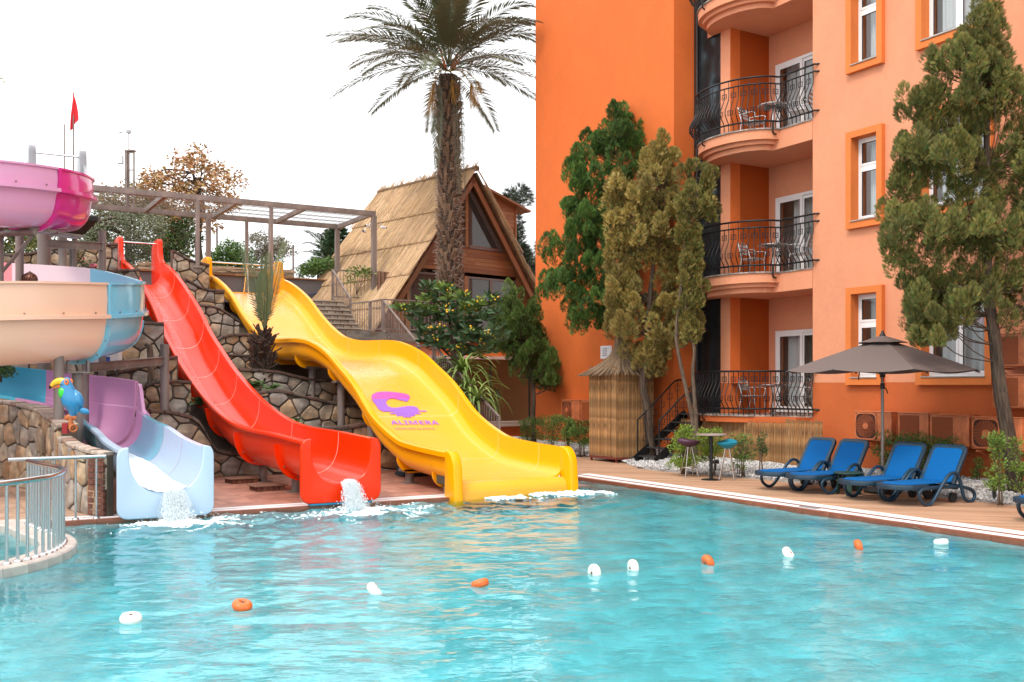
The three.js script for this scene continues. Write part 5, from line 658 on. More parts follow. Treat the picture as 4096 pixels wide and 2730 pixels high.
{ // bar table with two moulded stools
  const p = onY(2845, 1921), g = thing('bar_table', 'tall round bar table with marble top and black foot', 'table', [p.x, 0, p.z]); mesh('table_top', lathe([[0, 0.855], [0.28, 0.855], [0.295, 0.862], [0.295, 0.878], [0.285, 0.885], [0, 0.885]], 40), mat([0.7, 0.6, 0.55], 0.35, { map: T.stone }), g); mesh('column', new THREE.CylinderGeometry(0.034, 0.034, 0.84, 20).translate(0, 0.43, 0), blackIron, g); mesh('foot_plate', lathe([[0, 0], [0.19, 0], [0.19, 0.012], [0.05, 0.03], [0, 0.03]], 36), blackIron, g); mesh('top_plate', rbox(0.3, 0.012, 0.3, 0.004, 0, 0.847, 0), blackIron, g);
  const steel = mat([0.5, 0.45, 0.42], 0.28, { metalness: 1 });
  const stool = (label, q, c, tilt) => { const s = thing('bar_stool', label, 'bar stool', [q.x, 0, q.z], tilt, 'moulded bar stools'); const sg = new THREE.SphereGeometry(1, 36, 24), P = sg.attributes.position; for (let i = 0; i < P.count; i++) { let x = P.getX(i), y = P.getY(i), z = P.getZ(i); const up = Math.max(0, y); let Y = y > 0 ? 0.05 * up + 0.05 * x * up + 0.03 * up * (Math.pow(Math.abs(x), 2) * 1.2 - 0.6) : 0.13 * Math.sign(y) * Math.pow(-y, 0.85); const k = y < 0 ? 1 - 0.55 * Math.pow(-y, 1.6) : 1; P.setXYZ(i, x * 0.225 * k, 0.72 + Y, z * 0.19 * k); } sg.computeVertexNormals(); mesh('seat_shell', sg, mat(c, 0.42), s);
    for (let i = 0; i < 4; i++) { const a = i * Math.PI / 2 + 0.55; mesh('leg', rod(V(0.05 * Math.cos(a), 0.61, 0.05 * Math.sin(a)), V(0.2 * Math.cos(a), 0, 0.2 * Math.sin(a)), 0.0095, 0.0095, 10), steel, s); } mesh('foot_ring', new THREE.TorusGeometry(0.152, 0.009, 8, 40).rotateX(Math.PI / 2).translate(0, 0.2, 0), steel, s); return s; };
  stool('bar stool with aubergine purple moulded seat', onY(2757, 1911), [0.06, 0.018, 0.045], 2.6); stool('bar stool with turquoise blue moulded seat', onY(2910, 1921), [0.0, 0.24, 0.36], 0.5);
}
// reed screens and cabin: split reeds are too fine to pick apart
const reedTones = [[0.8, 0.46, 0.18], [0.7, 0.38, 0.14], [0.86, 0.53, 0.24], [0.58, 0.3, 0.11], [0.74, 0.48, 0.24]];
function reeds(g, a, b, y0, y1, sd, tilt = 0) { // a panel from a to b (ground points)
  seed(sd); const L = a.distanceTo(b), d = new THREE.Vector3().subVectors(b, a).normalize(), nrm = V(-d.z, 0, d.x), tone = reedTones.map(() => []); let u = 0;
  while (u < L) { const r = rr(0.005, 0.009), bow = rr(-0.006, 0.006), top = y1 + rr(-0.025, 0.03), p0 = a.clone().addScaledVector(d, u).addScaledVector(nrm, rr(-0.004, 0.006)); tone[Math.floor(rnd() * 5) % 5].push(rod(V(p0.x, y0 + rr(-0.02, 0.02), p0.z), p0.clone().addScaledVector(d, bow).addScaledVector(nrm, tilt).setY(top), r, r * 0.8, 5, true)); u += r * 1.75; }
  tone.forEach((t, i) => { if (t.length) mesh('reeds', t, mat(reedTones[i], 0.7, { map: T.bark }), g).userData.kind = 'stuff'; });
  for (const y of [lerp(y0, y1, 0.2), lerp(y0, y1, 0.5), lerp(y0, y1, 0.8)]) mesh('binding_wire', rod(a.clone().addScaledVector(nrm, 0.012).setY(y), b.clone().addScaledVector(nrm, 0.012).setY(y), 0.0015, 0.0015, 4), mat([0.2, 0.17, 0.13], 0.6), g);
}
{ const g = thing('reed_screen', 'long reed screen fixed below the lowest balcony', 'reed screen', [0, 0, 0], 0, 'reed screens'); reeds(g, V(15.26, 0, -18.45), V(15.29, 0, -15.12), 0.12, 1.02, 61); mesh('backing_rail', span(15.292, 15.315, 0.1, 0.16, -18.4, -15.15), blackIron, g); mesh('kerb', span(15.18, 15.3, 0, 0.12, -18.3, -13.9), dado, g);
  const h = thing('reed_screen', 'short reed screen leaning on a black frame left of the loungers', 'reed screen', [0, 0, 0], 0, 'reed screens'); reeds(h, V(15.12, 0, -15.02), V(15.16, 0, -14.05), 0.14, 1.1, 62, -0.06); mesh('black_frame', [rod(V(15.32, 0, -15.04), V(15.32, 0.75, -15.04), 0.018), rod(V(15.34, 0, -13.98), V(15.34, 0.75, -13.98), 0.018), rod(V(15.32, 0.74, -15.04), V(15.34, 0.74, -13.98), 0.018)], blackIron, h); }
{ // reed cabin with thatched cone
  const x0 = 13.76, x1 = 14.86, z1 = -18.98, z0 = -20.08, g = thing('reed_cabin', 'square reed clad changing cabin with pointed thatch roof', 'cabin'), red = mat([0.17, 0.03, 0.02], 0.6);
  reeds(g, V(x0, 0, z0), V(x0, 0, z1), 0.14, 2.25, 63); reeds(g, V(x0, 0, z1), V(x1, 0, z1), 0.1, 2.2, 64); reeds(g, V(x1, 0, z1), V(x1, 0, z0), 0.14, 2.2, 65);
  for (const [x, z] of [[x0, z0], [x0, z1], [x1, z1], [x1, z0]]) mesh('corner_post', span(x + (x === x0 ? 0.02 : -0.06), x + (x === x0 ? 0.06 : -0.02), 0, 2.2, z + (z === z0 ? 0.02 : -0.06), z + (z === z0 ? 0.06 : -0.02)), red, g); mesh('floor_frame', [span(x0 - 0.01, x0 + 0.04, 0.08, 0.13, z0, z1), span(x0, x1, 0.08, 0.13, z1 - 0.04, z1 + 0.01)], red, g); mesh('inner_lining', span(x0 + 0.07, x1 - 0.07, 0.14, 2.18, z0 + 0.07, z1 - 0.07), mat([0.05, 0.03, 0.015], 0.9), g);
  seed(66); const cx = (x0 + x1) / 2, cz = (z0 + z1) / 2, ta = [[], [], []], prof = curve([[0, 0.07], [0.35, 0.1], [0.62, 0.28], [0.85, 0.62], [1, 0.9]]);
  for (let i = 0; i < 1700; i++) { const a = rnd() * 6.283, t0 = Math.pow(rnd(), 0.7) * 0.75, t1 = Math.min(1.03, t0 + rr(0.25, 0.4)), y = (t) => 3.35 - 1.28 * Math.pow(t, 0.75), P = (t, o) => { const r = prof(Math.min(t, 1)) * (1 + 0.09 * Math.cos(4 * (a - 0.785))) + o + (t > 1 ? 0.05 : 0); return V(cx + r * Math.cos(a), y(t), cz + r * Math.sin(a)); }; const o = rr(0, 0.05); ta[i % 3].push(rod(P(t0, o), P((t0 + t1) / 2, o + 0.008), 0.009, 0.009, 4, true), rod(P((t0 + t1) / 2, o + 0.008), P(t1, o), 0.009, 0.006, 4, true)); }
  ta.forEach((t, i) => mesh('thatch', t, mat([[0.2, 0.13, 0.075], [0.26, 0.17, 0.1], [0.15, 0.1, 0.06]][i], 0.85), g).userData.kind = 'stuff'); mesh('roof_core', lathe([[0.04, 3.3], [0.06, 2.95], [0.16, 2.62], [0.42, 2.34], [0.7, 2.12], [0.5, 2.15], [0, 2.2]], 20).translate(cx, 0, cz), mat([0.1, 0.065, 0.04], 0.95), g); mesh('thatch_tie', new THREE.TorusGeometry(0.105, 0.012, 6, 20).rotateX(Math.PI / 2).translate(cx, 2.98, cz), mat([0.1, 0.06, 0.03], 0.9), g);
}
{ // black iron stair to the shaft door
  const g = thing('iron_staircase', 'black iron outdoor staircase with scroll railing beside the reed cabin', 'staircase'), n = 6, X0 = 14.0, run = 0.235, rise = 0.19, za = -18.45, zb = -17.7;
  for (let i = 0; i < n; i++) mesh('tread', rbox(0.24, 0.03, zb - za, 0.005, X0 + i * run + 0.12, rise * (i + 1), (za + zb) / 2), mat([0.03, 0.03, 0.032], 0.5), g); for (const z of [za, zb]) mesh('stringer', beam(V(X0 - 0.08, 0.1, z), V(X0 + n * run, rise * n + 0.02, z), 0.02, 0.2), blackIron, g); for (const z of [za, zb]) mesh('leg', rod(V(X0 + 0.12, 0, z), V(X0 + 0.12, 0.2, z), 0.025), blackIron, g);
  const sc = []; for (let i = 0; i <= 14; i++) { const t = i / 14, a = -Math.PI * 0.5 + t * 5.2, r = 0.045 * (1 - 0.72 * t); sc.push([r * Math.cos(a) + 0.047, r * Math.sin(a) + 0.045]); } const scg = join([[1, 1], [-1, 1], [1, -1], [-1, -1]].map(([a, b]) => tube(sc.map(([x, y]) => V(a * x, b * y, 0)), 0.006, 18, 4)));
  for (const z of [za - 0.02, zb + 0.02]) { const top = (x) => 1.02 + (x - X0) * rise / run; mesh('handrail', tube([V(X0, top(X0), z), V(X0 + n * run * 0.5, top(X0 + n * run * 0.5), z), V(X0 + n * run - 0.3, top(X0 + n * run - 0.3), z), V(X0 + n * run, top(X0 + n * run - 0.28), z)], 0.02, 30, 8), blackIron, g); mesh('newel_post', rod(V(X0, 0.05, z), V(X0, top(X0), z), 0.02), blackIron, g);
    for (let k = 1; k < 6; k++) { const x = X0 + k * run; mesh('baluster', rod(V(x, 0.12 + k * rise, z), V(x, Math.min(top(x), top(X0 + n * run - 0.28)), z), 0.009, 0.009, 6), blackIron, g); if (k < 6) for (const q of [0.28, 0.68]) { const s = mesh('scroll', scg, blackIron, g); s.position.set(x, 0.12 + k * rise + q, z); } } }
  mesh('landing', rbox(0.5, 0.03, 0.8, 0.005, X0 + n * run + 0.22, rise * n + 0.0, -18.1), mat([0.03, 0.03, 0.032], 0.5), g);
}
// low garden lights
const lampBlack = mat([0.018, 0.02, 0.024], 0.5);
const spike = (label, p, turn) => { const g = thing('garden_spotlight', label, 'spotlight', [p.x, p.y, p.z], turn, 'garden spotlights'); mesh('spike', rod(V(0, 0, 0), V(0, 0.17, 0), 0.02, 0.026, 10), lampBlack, g); mesh('head', rod(V(-0.07, 0.22, 0), V(0.06, 0.2, 0), 0.045, 0.03, 16), lampBlack, g); const f = []; for (let i = 0; i < 5; i++) f.push(new THREE.TorusGeometry(0.043 - i * 0.001, 0.004, 5, 18).rotateY(Math.PI / 2).translate(-0.06 + i * 0.014, 0.219, 0)); mesh('cooling_fins', f, lampBlack, g).userData.kind = 'stuff'; mesh('cable', tube([V(0.06, 0.2, 0), V(0.13, 0.15, 0.02), V(0.1, 0.06, 0.03), V(0.02, 0.03, 0.02)], 0.006), lampBlack, g); };
spike('black garden spotlight on a spike in the gravel near the leaning trunk', onY(3977, 1998, 0.05), 0.6); spike('black garden spotlight in the gravel behind the bar table', onY(2862, 1890, 0.04), 2.2); spike('black garden spotlight beside the iron staircase', onY(2686, 1858, 0.05), 1.2);
for (const [px, py, l] of [[2316, 1829, 'flat black light dome in the gravel left of the reed cabin'], [2567, 1874, 'flat black light dome at the gravel edge in front of the iron staircase'], [2768, 1897, 'flat black light dome behind the purple stool']]) { const p = onY(px, py), g = thing('ground_light', l, 'ground light', [p.x, 0, p.z], 0, 'ground lights'); mesh('dome', lathe([[0, 0.045], [0.05, 0.042], [0.085, 0.03], [0.1, 0.0]], 24), lampBlack, g); mesh('lens', rbox(0.02, 0.016, 0.09, 0.004, -0.08, 0.022, 0), mat([0.1, 0.1, 0.1], 0.2), g); }
// stainless pool railings
const inox = mat([0.5, 0.5, 0.5], 0.2, { metalness: 1 });
{
  const g = thing('curved_pool_railing', 'curved stainless steel railing on the pale kerb of the small pool', 'railing'), y0 = 0.05, hgt = 0.8, off = (t) => { const p = ledgeCurve.getPointAt(t), d = ledgeCurve.getTangentAt(t); return V(p.x + d.z * 0.02, 0, p.z - d.x * 0.02); }, pts = []; for (let i = 0; i <= 60; i++) { const p = off(lerp(0.07, 0.93, i / 60)); pts.push(V(p.x, y0 + hgt, p.z)); }
  mesh('handrail', tube(pts, 0.03, 160, 14), inox, g); const L = ledgeCurve.getLength() * 0.86, n = Math.round(L / 0.135); for (let i = 0; i <= n; i++) { const p = off(lerp(0.07, 0.93, i / n)); mesh('post', rod(V(p.x, y0, p.z), V(p.x, y0 + hgt - 0.02, p.z), 0.0165, 0.0165, 12), inox, g); mesh('post_base', lathe([[0.045, y0], [0.045, y0 + 0.012], [0.03, y0 + 0.022], [0.018, y0 + 0.03]], 16).translate(p.x, 0, p.z), inox, g); }
  const s = thing('straight_pool_railing', 'short straight stainless railing in front of the stone wall', 'railing'), zr = -14.6; mesh('handrail', rod(V(0.82, 0.84, zr + 0.06), V(2.02, 0.84, zr), 0.026, 0.026, 14), inox, s); for (const x of [1.12, 1.38, 1.64, 1.9]) { mesh('post', rod(V(x, 0, zr), V(x, 0.82, zr), 0.016, 0.016, 12), inox, s); mesh('post_base', lathe([[0.045, 0], [0.045, 0.012], [0.03, 0.022], [0.017, 0.03]], 16).translate(x, 0, zr), inox, s); }
}
{ // toucan figure on the wall step
  const base = atD(274, 1745, 14.9), g = thing('toucan_figure', 'painted toucan figure with yellow beak perched on the stone wall', 'bird figure', [base.x, 1.1, base.z], -YAW), K = 1 / 268; // local x to the right of the viewer, y up
  const blueP = mat([0.01, 0.2, 0.42], 0.3, { clearcoat: 0.4 }), greenP = mat([0.03, 0.55, 0.04], 0.3, { clearcoat: 0.4 }), yelP = mat([0.85, 0.45, 0.01], 0.3, { clearcoat: 0.4 }), orP = mat([0.75, 0.16, 0.01], 0.35), brown = mat([0.42, 0.12, 0.03], 0.35), blk = mat([0.01, 0.01, 0.01], 0.4);
  const P = (px, py, z = 0) => V((px - 274) * K, (1745 - py) * K, z), blob = (chain, squash = 0.8, n = 20) => { const fs = []; const c = new THREE.CatmullRomCurve3(chain.map((q) => P(q[0], q[1]))), r = curve(chain.map((q, i) => [i / (chain.length - 1), q[2] * K])), m = 30; for (let i = 0; i <= m; i++) { const t = i / m, p = c.getPoint(t), d = c.getTangent(t), y = V(-d.y, d.x, 0).normalize(), R = Math.max(0.001, r(t)); fs.push({ p, x: V(0, 0, 1), y, profile: Array.from({ length: n }, (_, k) => { const a = k / n * 6.283; return [Math.cos(a) * R * squash, Math.sin(a) * R]; }) }); } return sweep(fs[0].profile, fs, true, 1.2); };
  mesh('body', blob([[258, 1525, 2], [262, 1530, 14], [263, 1548, 23], [270, 1580, 30], [280, 1610, 36], [290, 1632, 34], [292, 1655, 23], [288, 1672, 14], [286, 1678, 12]]), blueP, g); mesh('tail', blob([[312, 1650, 5], [325, 1654, 12], [345, 1660, 11], [356, 1662, 4]], 0.6), blueP, g); mesh('wing', blob([[296, 1572, 4], [308, 1596, 16], [316, 1626, 18], [318, 1648, 6]], 1.2), blueP, g);
  mesh('throat', blob([[258, 1556, 8], [257, 1570, 21], [257, 1590, 22.5], [257, 1604, 17], [258, 1611, 4]], 1.08), greenP, g); mesh('upper_beak', blob([[266, 1544, 15], [256, 1542, 16], [238, 1539, 15], [218, 1545, 12], [204, 1559, 7], [199, 1569, 2]], 0.75), yelP, g); mesh('lower_beak', blob([[262, 1557, 5], [245, 1558, 6], [228, 1560, 4], [212, 1566, 2]], 0.9), orP, g); mesh('beak_tip', blob([[204, 1557, 7.6], [200, 1563, 6], [197, 1571, 1]], 0.8), blk, g);
  for (const s of [-1, 1]) { const e = P(273, 1541, s * 0.066); mesh('eye_patch', new THREE.SphereGeometry(0.037, 18, 12).scale(1, 1.3, 0.45).translate(e.x, e.y, e.z), orP, g); mesh('eye', new THREE.SphereGeometry(0.016, 14, 10).scale(1, 1.2, 0.6).translate(e.x, e.y + 0.004, e.z + s * 0.013), mat([0.02, 0.2, 0.35], 0.2), g); mesh('pupil', new THREE.SphereGeometry(0.008, 10, 8).translate(e.x, e.y + 0.006, e.z + s * 0.02), blk, g); }
  mesh('mouth_line', tube([P(262, 1553, 0.075), P(245, 1552, 0.062), P(225, 1556, 0.05), P(210, 1565, 0.03)], 0.004), blk, g);
  mesh('perch', blob([[256, 1688, 4], [266, 1685, 11], [285, 1680, 13], [303, 1687, 8]], 0.8), brown, g); mesh('perch_stem', lathe([[0.03, 0.09], [0.045, 0.12], [0.03, 0.17], [0.04, 0.23]], 16).translate(0.03, 0, 0), brown, g); mesh('pipe_clamp', new THREE.TorusGeometry(0.05, 0.016, 10, 24).rotateY(0.8).translate(0.07, 0.07, 0.01), brown, g); mesh('red_base', rbox(0.085, 0.16, 0.085, 0.006, -0.045, 0.07, 0), mat([0.25, 0.006, 0.008], 0.35), g);
  mesh('cross_pipe', rod(V(-0.02, 0.08, 0), V(0.07, 0.08, 0.01), 0.026), brown, g);
}
// lane floats on a rope
{
  const fl = [[300, 1417, 'w', 0.1, 0, 'white lane float lying upright beside the kerb'], [556, 1387, 'o', 0.25, 0.5, 'orange lane float next to the upright white one'], [860, 1353, 'w', 0.9, 1.2, 'tilted white lane float between two orange ones'], [1103, 1337, 'o', -0.35, 0.4, 'tipped orange lane float before the pair of white rings'], [1366, 1311, 'w', 1.5, 1.5, 'white ring float, left of the close pair'], [1455, 1300, 'w', 1.5, 1.3, 'white ring float, right of the close pair'], [1627, 1288, 'o', 1.2, 1.4, 'orange lane float right of the white ring pair'], [1812, 1269, 'w', 1.0, 0.6, 'white lane float tipped between two orange ones near the deck'], [1973, 1252, 'o', 1.35, 0.9, 'orange ring float with rope through its hole'], [2163, 1242, 'w', 0.2, 2.9, 'white lane float closest to the timber deck']], q = 4096 / 2353;
  const torus = lathe([[0.018, -0.04], [0.05, -0.05], [0.083, -0.045], [0.1, -0.02], [0.102, 0], [0.1, 0.02], [0.083, 0.045], [0.05, 0.05], [0.018, 0.04], [0.018, -0.04]], 28); const wm = mat([0.82, 0.78, 0.72], 0.35), om = mat([0.72, 0.13, 0.02], 0.35), pts = [];
  for (const [x, y, c, tx, ty, l] of fl) { const p = onY(x * q, y * q + 6, POOL.water + 0.03); pts.push(p.clone().setY(POOL.water - 0.005)); const g = thing('lane_float', l, 'float', [p.x, POOL.water + 0.022, p.z], 0, 'floats on the lane rope'); g.rotation.set(tx, ty, 0, 'YXZ'); g.scale.setScalar(0.82); mesh('float_ring', torus, c === 'w' ? wm : om, g); mesh('seam_line', new THREE.TorusGeometry(0.1022, 0.0016, 4, 28).rotateX(Math.PI / 2), c === 'w' ? mat([0.7, 0.62, 0.5], 0.5) : mat([0.5, 0.07, 0.01], 0.5), g); mesh('core', new THREE.CylinderGeometry(0.012, 0.012, 0.098, 10), mat([0.2, 0.12, 0.08], 0.7), g); }
  const all = [onY(-300, 2540, POOL.water - 0.02), ...pts, V(11.05, -0.02, pts[9].z - 1.1)]; const c = new THREE.CatmullRomCurve3(all), rp = c.getPoints(160); rp.forEach((p, i) => { if (i > 0 && i < 154) p.y = POOL.water + ripple(p.x, p.z) - 0.006 + 0.011 * Math.sin(i * 0.55); }); tag(mesh('lane_rope', new THREE.TubeGeometry(new THREE.CatmullRomCurve3(rp), 420, 0.0025, 5), mat([0.3, 0.3, 0.26], 0.8)), 'thin pale rope threading the lane floats across the pool', 'rope');
}
// odds and ends under the slides
{ const g = (px, py, l) => { const p = onY(px, py), t = thing('brick_block', l, 'bricks', [p.x, 0, p.z], 0.1, 'hollow brick blocks under the red slide'); for (let i = 0; i < 5; i++) for (let k = 0; k < 2; k++) mesh('brick', rbox(0.09, 0.075, 0.19, 0.006, -0.2 + i * 0.1, 0.04, -0.1 + k * 0.2), brickTones[(i + k) % 3], t); mesh('cover_slab', rbox(0.58, 0.02, 0.42, 0.004, 0, 0.09, 0), mat([0.3, 0.16, 0.11], 0.7, { map: T.tile }), t); }; g(1068, 1962, 'hollow brick block with slab on the paving in front of the slide post'); g(965, 1932, 'hollow brick block with slab farther back on the paving'); }
{ const p = onZ(1665, 1880, -18.2), g = thing('storage_bin', 'dark blue plastic bin with white label under the yellow slide', 'bin', [p.x, 0, -18.3]); mesh('tub', rbox(0.62, 0.44, 0.4, 0.04, 0, 0.27, 0), mat([0.006, 0.03, 0.05], 0.5), g); mesh('rim', rbox(0.66, 0.05, 0.44, 0.015, 0, 0.05, 0), mat([0.006, 0.028, 0.048], 0.5), g); mesh('paper_label', rbox(0.24, 0.25, 0.004, 0.001, -0.13, 0.3, 0.203), mat([0.75, 0.76, 0.78], 0.6), g); mesh('label_print', [box(0.16, 0.012, 0.002, -0.13, 0.4, 0.207), box(0.06, 0.07, 0.002, -0.18, 0.32, 0.207), box(0.07, 0.05, 0.002, -0.08, 0.31, 0.207), box(0.18, 0.008, 0.002, -0.13, 0.22, 0.207)], mat([0.1, 0.09, 0.12], 0.6), g).userData.kind = 'stuff'; }
// ---------- the upper terrace: hut, pergola, stairs, railings ----------
const brownPaint = mat([0.29, 0.23, 0.205], 0.5, { map: T.mottle });
const cedar = [[0.36, 0.15, 0.06], [0.42, 0.185, 0.075], [0.31, 0.125, 0.05], [0.46, 0.215, 0.09]].map((c) => mat(c, 0.65, { map: T.wood, bumpMap: T.wood, bumpScale: 0.003 }));
const darkGlass = mat([0.25, 0.24, 0.22], 0.03, { transmission: 0.75, thickness: 0, ior: 1.5 });
{
  const g = thing('wooden_hut', 'A-frame cedar hut with straw thatched roof on the raised terrace', 'hut', [15.47, 3.35, -29.41], 0.2187), H = 5.45, W = 4, Ln = 5.2, tanS = H / W, half = (y) => W * (1 - y / H), zf = -0.3;
  seed(81);
  const bo = (s0, s1, y, h, z, x0 = 0) => { if (s1 - s0 < 0.06) return; const b = box(s1 - s0, h - 0.006, 0.026, (s0 + s1) / 2, y + h / 2, z + 0.004 * rnd()), u = b.attributes.uv, o = rnd() * 9; for (let i = 0; i < u.count; i++) u.setXY(i, u.getX(i) + o, u.getY(i) + o * 0.7); mesh('board', b, pick(cedar), g); };
  const bh = 0.132; for (let y = 0; y < 3.05; y += bh) { const w = half(y + bh * 0.5) - 0.02; if (y < 2.14) { bo(-w, -2.5, y, bh, zf); bo(2.25, w, y, bh, zf); } else { const c = rr(-0.6, 0.6); bo(-w, c, y, bh, zf); bo(c + 0.004, w, y, bh, zf); } }
  // lower sliding windows and upper triangular lights
  const fb = mat([0.16, 0.115, 0.1], 0.45), fw = (s0, s1, y0, y1) => { for (const q of [box(0.07, y1 - y0, 0.07, s0 + 0.035, (y0 + y1) / 2, zf + 0.01), box(0.07, y1 - y0, 0.07, s1 - 0.035, (y0 + y1) / 2, zf + 0.01), box(s1 - s0 - 0.14, 0.07, 0.07, (s0 + s1) / 2, y1 - 0.035, zf + 0.01), box(s1 - s0 - 0.14, 0.07, 0.07, (s0 + s1) / 2, y0 + 0.035, zf + 0.01)]) mesh('window_frame', q, fb, g); mesh('pane', box(s1 - s0 - 0.14, y1 - y0 - 0.14, 0.008, (s0 + s1) / 2, (y0 + y1) / 2, zf + 0.01), darkGlass, g); };
  fw(-2.42, -1.28, 0.08, 2.12); fw(-1.28, -0.16, 0.08, 2.12); fw(0.0, 1.06, 0.08, 2.12); fw(1.06, 2.2, 0.08, 2.12); mesh('door_post', box(0.15, 2.12, 0.1, -0.08, 1.06, zf + 0.02), cedar[1], g); mesh('door_post', box(0.1, 2.1, 0.09, -2.47, 1.05, zf + 0.02), cedar[3], g); mesh('king_post', box(0.11, 2.1, 0.1, -0.05, 4.15, zf + 0.02), cedar[1], g);
  for (const s of [-1, 1]) { const a = [s * 0.02, 3.08], b = [s * (half(3.08) - 0.2), 3.08], c = [s * 0.02, 5.1 - 0.06]; mesh('pane', new THREE.ShapeGeometry(polyShape([a, b, c])).translate(0, 0, zf + 0.012), darkGlass, g); mesh('window_frame', beam(V(a[0] * 4, 3.1, zf + 0.02), V(b[0], 3.1, zf + 0.02), 0.06, 0.07), fb, g); mesh('window_frame', beam(V(b[0], 3.08, zf + 0.02), V(c[0] + s * 0.06, 5.02, zf + 0.02), 0.06, 0.16), fb, g); }
  mesh('back_wall', extrude(polyShape([[-3.9, 0], [3.9, 0], [0, 5.3]]), 0.08).translate(0, 0, -5.1), cedar[1], g); mesh('loft_floor', box(3.3, 0.05, 4.2, 0, 3.0, -2.9), cedar[1], g);
  { const c = wavyCurtain(-1.2, 0, 3.1, 4.3, 0, 5).rotateY(Math.PI / 2).translate(0.5, 0, -1.1); mesh('curtain', c, mat([0.28, 0.2, 0.14], 0.9), g); const d = wavyCurtain(-0.9, 0, 0.1, 2.1, 0, 6).rotateY(Math.PI / 2).translate(-2.3, 0, -0.9); mesh('curtain', d, mat([0.2, 0.11, 0.07], 0.9), g); }
  // roof planes: boards below, thatch above, barge boards at the gable
  const dirL = V(-W, -H, 0).normalize(), SL = Math.hypot(W, H) + 0.25;
  for (const s of [-1, 1]) { const d = V(s * W, -H, 0).normalize(), nrm = V(s * H, W, 0).normalize(); mesh('roof_deck', beam(V(0, H - 0.02, -Ln / 2 - 0.05).addScaledVector(nrm, 0.02), V(0, H - 0.02, -Ln / 2 - 0.05).addScaledVector(nrm, 0.02).addScaledVector(d, SL), Ln + 0.1, 0.06), cedar[2], g); mesh('barge_board', beam(V(0, H - 0.1, 0.03).addScaledVector(nrm, -0.06), V(0, H - 0.1, 0.03).addScaledVector(nrm, -0.06).addScaledVector(d, SL), 0.05, 0.16), cedar[s < 0 ? 2 : 0], g); mesh('thatch_mat', beam(V(0, H + 0.02, -Ln / 2 - 0.05).addScaledVector(nrm, 0.1), V(0, H + 0.02, -Ln / 2 - 0.05).addScaledVector(nrm, 0.1).addScaledVector(d, SL), Ln + 0.3, 0.07), mat([0.4, 0.25, 0.125], 0.9, { map: T.bark, bumpMap: T.barkBump, bumpScale: 0.02 }), g); }
  const blade = new THREE.BoxGeometry(0.016, 1, 0.008).translate(0, -0.5, 0);
  for (const s of [-1, 1]) { const d = V(s * W, -H, 0).normalize(), nrm = V(s * H, W, 0).normalize(), courses = [[-0.15, 1.75], [1.3, 3.15], [2.7, 4.55], [4.1, 5.85], [5.4, SL + 0.12]];
    for (const [v0, v1] of courses) { const L = [], C = [], n = s < 0 ? 2600 : 700; for (let i = 0; i < n; i++) { const t = rr(0.28, -Ln - 0.22), len = rr(0.7, 1.25), e = v1 - (rnd() < 0.45 ? rr(0, 0.06) : rr(0, 1) * Math.max(0.1, v1 - v0 - 0.7)), lift = lerp(0.15, 0.21, (e - v0) / (v1 - v0)) + rr(-0.012, 0.012), p = V(0, H, t).addScaledVector(d, e - len).addScaledVector(nrm, lift - 0.03), dir = d.clone().addScaledVector(nrm, 0.035 + rr(-0.012, 0.012)).add(V(0, 0, rr(-0.07, 0.07))).normalize(); L.push(place(p, new THREE.Quaternion().setFromUnitVectors(V(0, -1, 0), dir).multiply(new THREE.Quaternion().setFromAxisAngle(V(0, 1, 0), rr(-0.6, 0.6))), V(1, len, 1))); const k = rr(0.65, 1.25); C.push([0.6 * k, 0.42 * k * rr(0.94, 1.04), 0.25 * k * rr(0.85, 1.1)]); } scatter('thatch_course', blade, mat([1, 1, 1], 0.8), L, g, C); } }
  mesh('ridge_roll', rod(V(0, H + 0.2, 0.25), V(0, H + 0.2, -Ln - 0.2), 0.09, 0.09, 10), mat([0.4, 0.25, 0.125], 0.9, { map: T.bark }), g);
  // dormer box on the right slope
  const zd = -0.95; for (let y = 1.75; y < 5.35; y += bh) { const s0 = Math.max(0.3, half(y) + 0.02), s1 = Math.min(2.78, y > 4.82 ? 2.78 - (y - 4.82) / 0.58 * 2.3 : 2.78); bo(s0, s1, y, bh, zd); } for (let y = 1.7; y < 4.75; y += bh) { mesh('board', box(0.026, bh - 0.006, 2.6, 2.79, y + bh / 2, zd - 1.3), pick(cedar), g); } mesh('dormer_roof', beam(V(0.2, 5.58, zd - 1.2), V(3.3, 4.72, zd - 1.2), 3.0, 0.07), cedar[0], g); mesh('corner_trim', box(0.06, 3.1, 0.06, 2.8, 3.25, zd + 0.02), cedar[1], g);
}
